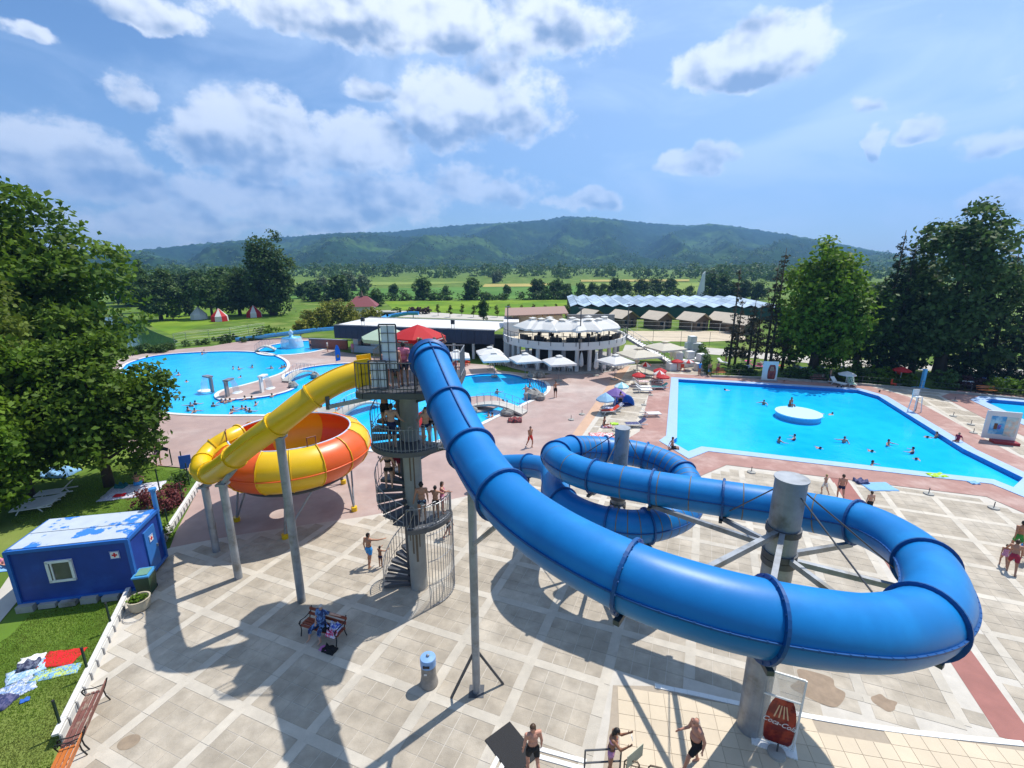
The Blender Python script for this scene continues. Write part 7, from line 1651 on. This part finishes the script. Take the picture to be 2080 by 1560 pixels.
on_tower('lifeguard in a pink shirt on the tower platform', -.02+.05, -.55, PZ, R(170), pose(), 1, 'dark', [('pink_shirt', 'shirt', ROSE), ('dark_shorts', 'trunks', NVY)], near=True, h=1.68)
on_tower('bare-chested man behind the blue tube mouth on the platform', .62, -.1, PZ, R(150), pose(look=(.6, -.5, 0)), 2, 'brown', [('swim_shorts', 'trunks', NVY)], near=True)
on_tower('blond woman waiting at the back of the platform', .42, .45, PZ, R(10), pose(), 2, 'blond', [('swimsuit', 'swimsuit', BLK)], female=True, h=1.68, hairlen=1)
on_tower('young man scratching his head on the platform', 1.12, .05, PZ, R(30), pose(aL=((.7, -.3, .4), (-.5, -.2, .9)), aR=((-.3, 0, -1), (-.1, -.3, -1))), 2, 'brown', [('swim_shorts', 'trunks', BLK)], near=True)
on_tower('dark-haired boy between the adults on the platform', .88, .55, PZ, 0, pose(), 1, 'dark', [('swim_trunks', 'trunks', BLU)], h=1.5)
on_tower('girl behind the railing panel on the platform', -.62, -.75, PZ, R(60), pose(), 2, 'brown', [('swimsuit', 'swimsuit', ROSE)], female=True, h=1.5, hairlen=1)
on_tower('man in navy shorts behind the platform railing', -.22, -.95, PZ, R(200), pose(), 2, 'dark', [('swim_shorts', 'trunks', NVY)], h=1.66)
# ---- on the deck and paving
def deck(label, px, py, rz, ps, *a, z=.004, **k): return person(label, feet(px, py, z), R(rz), ps, *a, **k)
deck('man in bright red shorts walking over the stamped deck', 1077, 908, 35, WALK, 1, 'dark', [('swim_shorts', 'trunks', RED_)])
deck('man in black shorts with a red bag on his shoulder near the lagoon steps', 1128, 807, 20, pose(aL=((.5, 0, -.3), (-.2, -.1, .9))), 1, 'brown', [('swim_shorts', 'trunks', BLK)])
deck('man standing with his back to the lagoon near the boulders', 1068, 815, 200, pose(aL=((.6, -.4, -.8), (-.5, -.7, 0)), aR=((-.6, -.4, -.8), (.5, -.7, 0))), 0, 'grey', [('swim_trunks', 'briefs', WHT)])
deck('man in green-edged black trunks standing at the beach tent', 1259, 830, 180, pose(), 1, 'dark', [('swim_trunks', 'trunks', BLK)], z=.018)
deck('woman in a striped top standing on the pool building side of the fountain', 666, 715, 100, pose(), 2, 'dark', [('top', 'shirt', WHT), ('shorts', 'longshorts', fab('khaki', (.25, .17, .08)))])
deck('slim swimmer standing in the fountain pool', 631, 711, 80, pose(), 2, 'dark', [('swim_trunks', 'trunks', NVY)], z=-.09)
deck('barefoot person in pink swimwear shaking out a dark towel', 323, 945, 60, pose(aL=((.6, -.5, .4), (.2, -.9, .1)), aR=((-.6, -.5, .5), (-.1, -.9, .2))), 1, 'dark', [('swimsuit', 'swimsuit', PNK)], female=True)
o = MB().add([(0, 0, 0), (.5, .05, .08), (.95, 0, -.02), (0, .02, -.35), (.45, .1, -.22), (.8, .05, -.3)], [(0, 1, 4, 3), (1, 2, 5, 4), (3, 4, 1, 0), (4, 5, 2, 1)]).build('shaken_towel', TOW['navy']); q = feet(323, 945); o.location = (q[0]+.2, q[1]-.3, 1.45); tag(o, 'dark towel being shaken out at the deck edge', 'towel')
person('man in blue shorts sitting on the picnic blanket with his back turned', (*feet(279, 985)[:2], .0), R(200), pose(spine=(0, -.18, 1), aL=((.35, -.6, -.7), (-.2, -.8, -.2)), aR=((-.35, -.6, -.7), (.2, -.8, -.2)), lL=((.35, -1, .35), (-.3, -.5, -1)), lR=((-.35, -1, .35), (.3, -.5, -1))), 1, 'dark', [('swim_shorts', 'trunks', BLU)], base='seat', near=True)
person('sunbather lying on a blue towel behind the cabin', (*feet(18, 1146)[:2], .10), 0, pose(aL=((.8, 0, .5), (.2, .3, .9))), 2, 'brown', [('bikini_bottom', 'briefs', ROSE), ('bikini_top', 'top', ROSE)], female=True, base='none', rot=(R(-90), 0, R(70)))
for (px, py, rz, lb, sk, hr, w_, hh, ps) in [(1673, 1003, 200, 'blond girl in white shorts walking by the pool edge', 0, 'blond', [('shorts', 'trunks', WHT)], 1.35, WALK), (1705, 1015, 160, 'man in navy trunks walking behind the blue slide', 2, 'brown', [('swim_trunks', 'briefs', NVY)], 1.72, WALK), (1762, 1046, 180, 'boy in dark trunks half hidden by the blue slide', 0, 'brown', [('swim_trunks', 'trunks', BLK)], 1.5, pose()),
        (2062, 1122, 160, 'tall man in green trunks in the family group on the paving', 1, 'dark', [('swim_trunks', 'trunks', GRN)], 1.78, WALK), (2076, 1138, 170, 'woman in a yellow top and blue shorts in the family group', 1, 'brown', [('yellow_top', 'shirt', fab('yellow', (.5, .36, .06))), ('blue_shorts', 'trunks', BLU)], 1.66, WALK), (2035, 1148, 150, 'small child in pink striding ahead of the family group', 1, 'brown', [('swimsuit', 'swimsuit', PNK)], 1.15, WALK), (2052, 1162, 140, 'man in dark red shorts bending toward the small child', 1, 'brown', [('swim_shorts', 'trunks', DRED)], 1.7, pose(spine=(0, -.5, 1), lL=((.05, -.5, -1), (0, .3, -1)), lR=((-.05, .25, -1), (0, .5, -1)), aL=((.2, -.6, -.8), (.1, -.6, -.7))))]:
    deck(lb, px, py, rz, ps, sk, hr, w_, h=hh, z=.018, female='woman' in lb or 'girl' in lb)
SIT = pose(spine=(0, .10, 1), lL=((.12, -1, .05), (0, -.25, -1)), lR=((-.12, -1, .05), (0, -.25, -1)), aL=((.35, .45, -.8), (.1, .3, -.9)), aR=((-.35, .45, -.8), (-.1, .3, -.9)))
person('boy in black trunks sitting on the near corner of the swimming pool', (*feet(1366, 912)[:2], .075), R(75), SIT, 1, 'brown', [('swim_trunks', 'trunks', BLK)], base='seat')
person('child in a dark red top sitting on the right pool edge', (*feet(1944, 898)[:2], .075), R(-70), SIT, 2, 'dark', [('red_top', 'shirt', DRED)], base='seat', h=1.4)
person('sunbather sitting up on the paving beside the toys', (*feet(1226, 866)[:2], .03), R(60), pose(spine=(0, -.1, 1), lL=((.1, -1, .3), (0, -.6, -.8)), lR=((-.1, -1, .1), (0, -1, -.2)), aL=((.3, .5, -.8), (.1, .3, -.9))), 1, 'brown', [('swimsuit', 'swimsuit', BLK)], female=True, base='seat', hairlen=1)
person('swimmer resting on the rim of the round pool island', (*feet(1603, 830)[:2], .30), R(20), pose(spine=(0, -.2, 1), lL=((.2, -1, .3), (0, -.3, -1)), lR=((-.2, -1, .3), (0, -.3, -1))), 3, 'dark', [('swim_trunks', 'trunks', NVY)], base='seat')
for (px, py, rz, lb, fm, w_) in [(1440, 764, 10, 'woman in a light blue skirt by the windbreak', True, [('skirt', 'longshorts', BLU)]), (1457, 762, 190, 'slim man standing before the red pool bench', False, [('swim_trunks', 'trunks', DRED)]), (1684, 778, 60, 'person bending by the dark bench', False, [('swim_trunks', 'trunks', NVY)]), (1420, 762, 200, 'child in light blue by the storage cubes', False, [('shirt', 'shirt', BLU)]), (1474, 738, 30, 'person in white resting beside a dying spruce', False, [('shirt', 'shirt', WHT)]), (1822, 772, 0, 'lifeguard in a bright red jacket below the red parasol', False, [('red_jacket', 'shirt', RED_), ('red_shorts', 'trunks', RED_)]), (1053, 744, 20, 'waiter in white serving the ground floor tables', False, [('shirt', 'shirt', WHT), ('trousers', 'longshorts', BLK)]), (717, 718, 0, 'person leaning at the kiosk counter', False, [('shirt', 'shirt', ROSE)])]:
    deck(lb, px, py, rz, pose(), 1, 'dark', w_, female=fm, z=.02 if py > 745 else .0)
# ---- swimmers: four figures, copied
def swim_proto(label, ps, skin_i, hair, wear, fem=False, lie=False):
    t, inf, z0, s = person(label, (0, 0, -60), 0, ps, skin_i, hair, wear, female=fem, base='none' if lie else 'feet', rot=None); return t
W1 = pose(aL=((.8, -.4, -.25), (.3, -.9, .0)), aR=((-.8, -.4, -.25), (-.3, -.9, .0)))
W2 = pose(aL=((.5, -.2, -.8), (-.2, -.6, .1)), aR=((-.9, 0, .0), (-.9, -.2, .2)), look=(.5, -.8, 0))
PR = pose(spine=(0, -1, .16), face=(0, -.2, -1), head=(0, -.6, .8), look=(0, -1, .2), aL=((.4, -1, -.1), (.1, -1, 0)), aR=((-.7, .2, -.3), (-.4, .7, 0)), lL=((.1, 1, -.1), (0, 1, 0), (0, 1, -.2)), lR=((-.1, 1, -.2), (0, 1, -.1), (0, 1, -.2)))
SW = [swim_proto('swimmer', W1, 1, 'dark', [('swim_trunks', 'trunks', NVY)]), swim_proto('swimmer', W2, 2, 'brown', [('swim_trunks', 'trunks', BLK)]), swim_proto('swimmer', W1, 0, 'dark', [('swimsuit', 'swimsuit', DRED)], True), swim_proto('swimmer', PR, 1, 'dark', [('swim_trunks', 'briefs', NVY)], lie=True)]
def swim(px, py, k, label, wz, group, rz=None, deep=1.28):
    p = G(px, py, wz); z = wz-(.10 if k == 3 else deep)
    place(SW[k], (p.x, p.y, z), rz if rz is not None else (px*1.7) % 6.28, label, group=group)
g1 = 'bathers in the open water of the round pool'; g2 = 'bathers below the peninsula spouts'; g3 = 'bathers in the swimming pool'; g4 = 'bathers in the lagoon'
for i, (px, py) in enumerate([(325, 762), (363, 763), (379, 777), (411, 690+30), (474, 750), (485, 751), (513, 747), (551, 749), (573, 748), (578, 746), (482, 768), (415, 716)]):
    swim(px, py, 3 if i in (0, 2, 10) else i % 3, 'bather with head and shoulders above the open water of the round pool', -.10, g1)
for i, (px, py) in enumerate([(382, 835), (388, 826), (397, 822), (396, 838), (434, 826), (451, 818), (459, 818), (468, 817), (470, 840), (474, 833), (492, 832), (500, 833), (508, 838), (520, 824), (498, 812), (512, 812), (553, 807), (646, 826), (700, 838)]):
    swim(px, py, i % 3, 'bather standing chest-deep in the water below the peninsula spouts', -.10, g2)
for i, (px, py, k, lb) in enumerate([(1582, 899, 0, None), (1613, 894, 2, None), (1714, 899, 1, None), (1803, 905, 0, None), (1901, 889, 1, None), (1853, 921, 2, None), (1770, 949, 0, None), (1551, 822, 0, None), (1656, 848, 2, None), (1632, 853, 1, None), (1655, 906, 3, None), (1762, 912, 3, None), (1682, 843, 3, None), (1676, 841, 3, None), (1880, 885, 3, None), (1484, 793, 3, None), (1700, 793, 0, None), (1708, 793, 1, None), (1785, 802, 2, None), (1592, 781, 1, None), (1865, 930, 3, None)]):
    swim(px, py, k, 'bather stretched out swimming in the swimming pool' if k == 3 else 'bather with head and shoulders above the swimming pool water', -.30, g3+(' lying flat' if k == 3 else ''), deep=1.20)
for i, (px, py) in enumerate([(1022, 822), (1030, 824), (993, 848), (1000, 850), (1076, 787), (1042, 833), (700, 822), (1010, 800), (688, 834)]):
    swim(px, py, i % 3, 'bather in the shallow lagoon beside the footbridges', -.10, g4, deep=1.15)
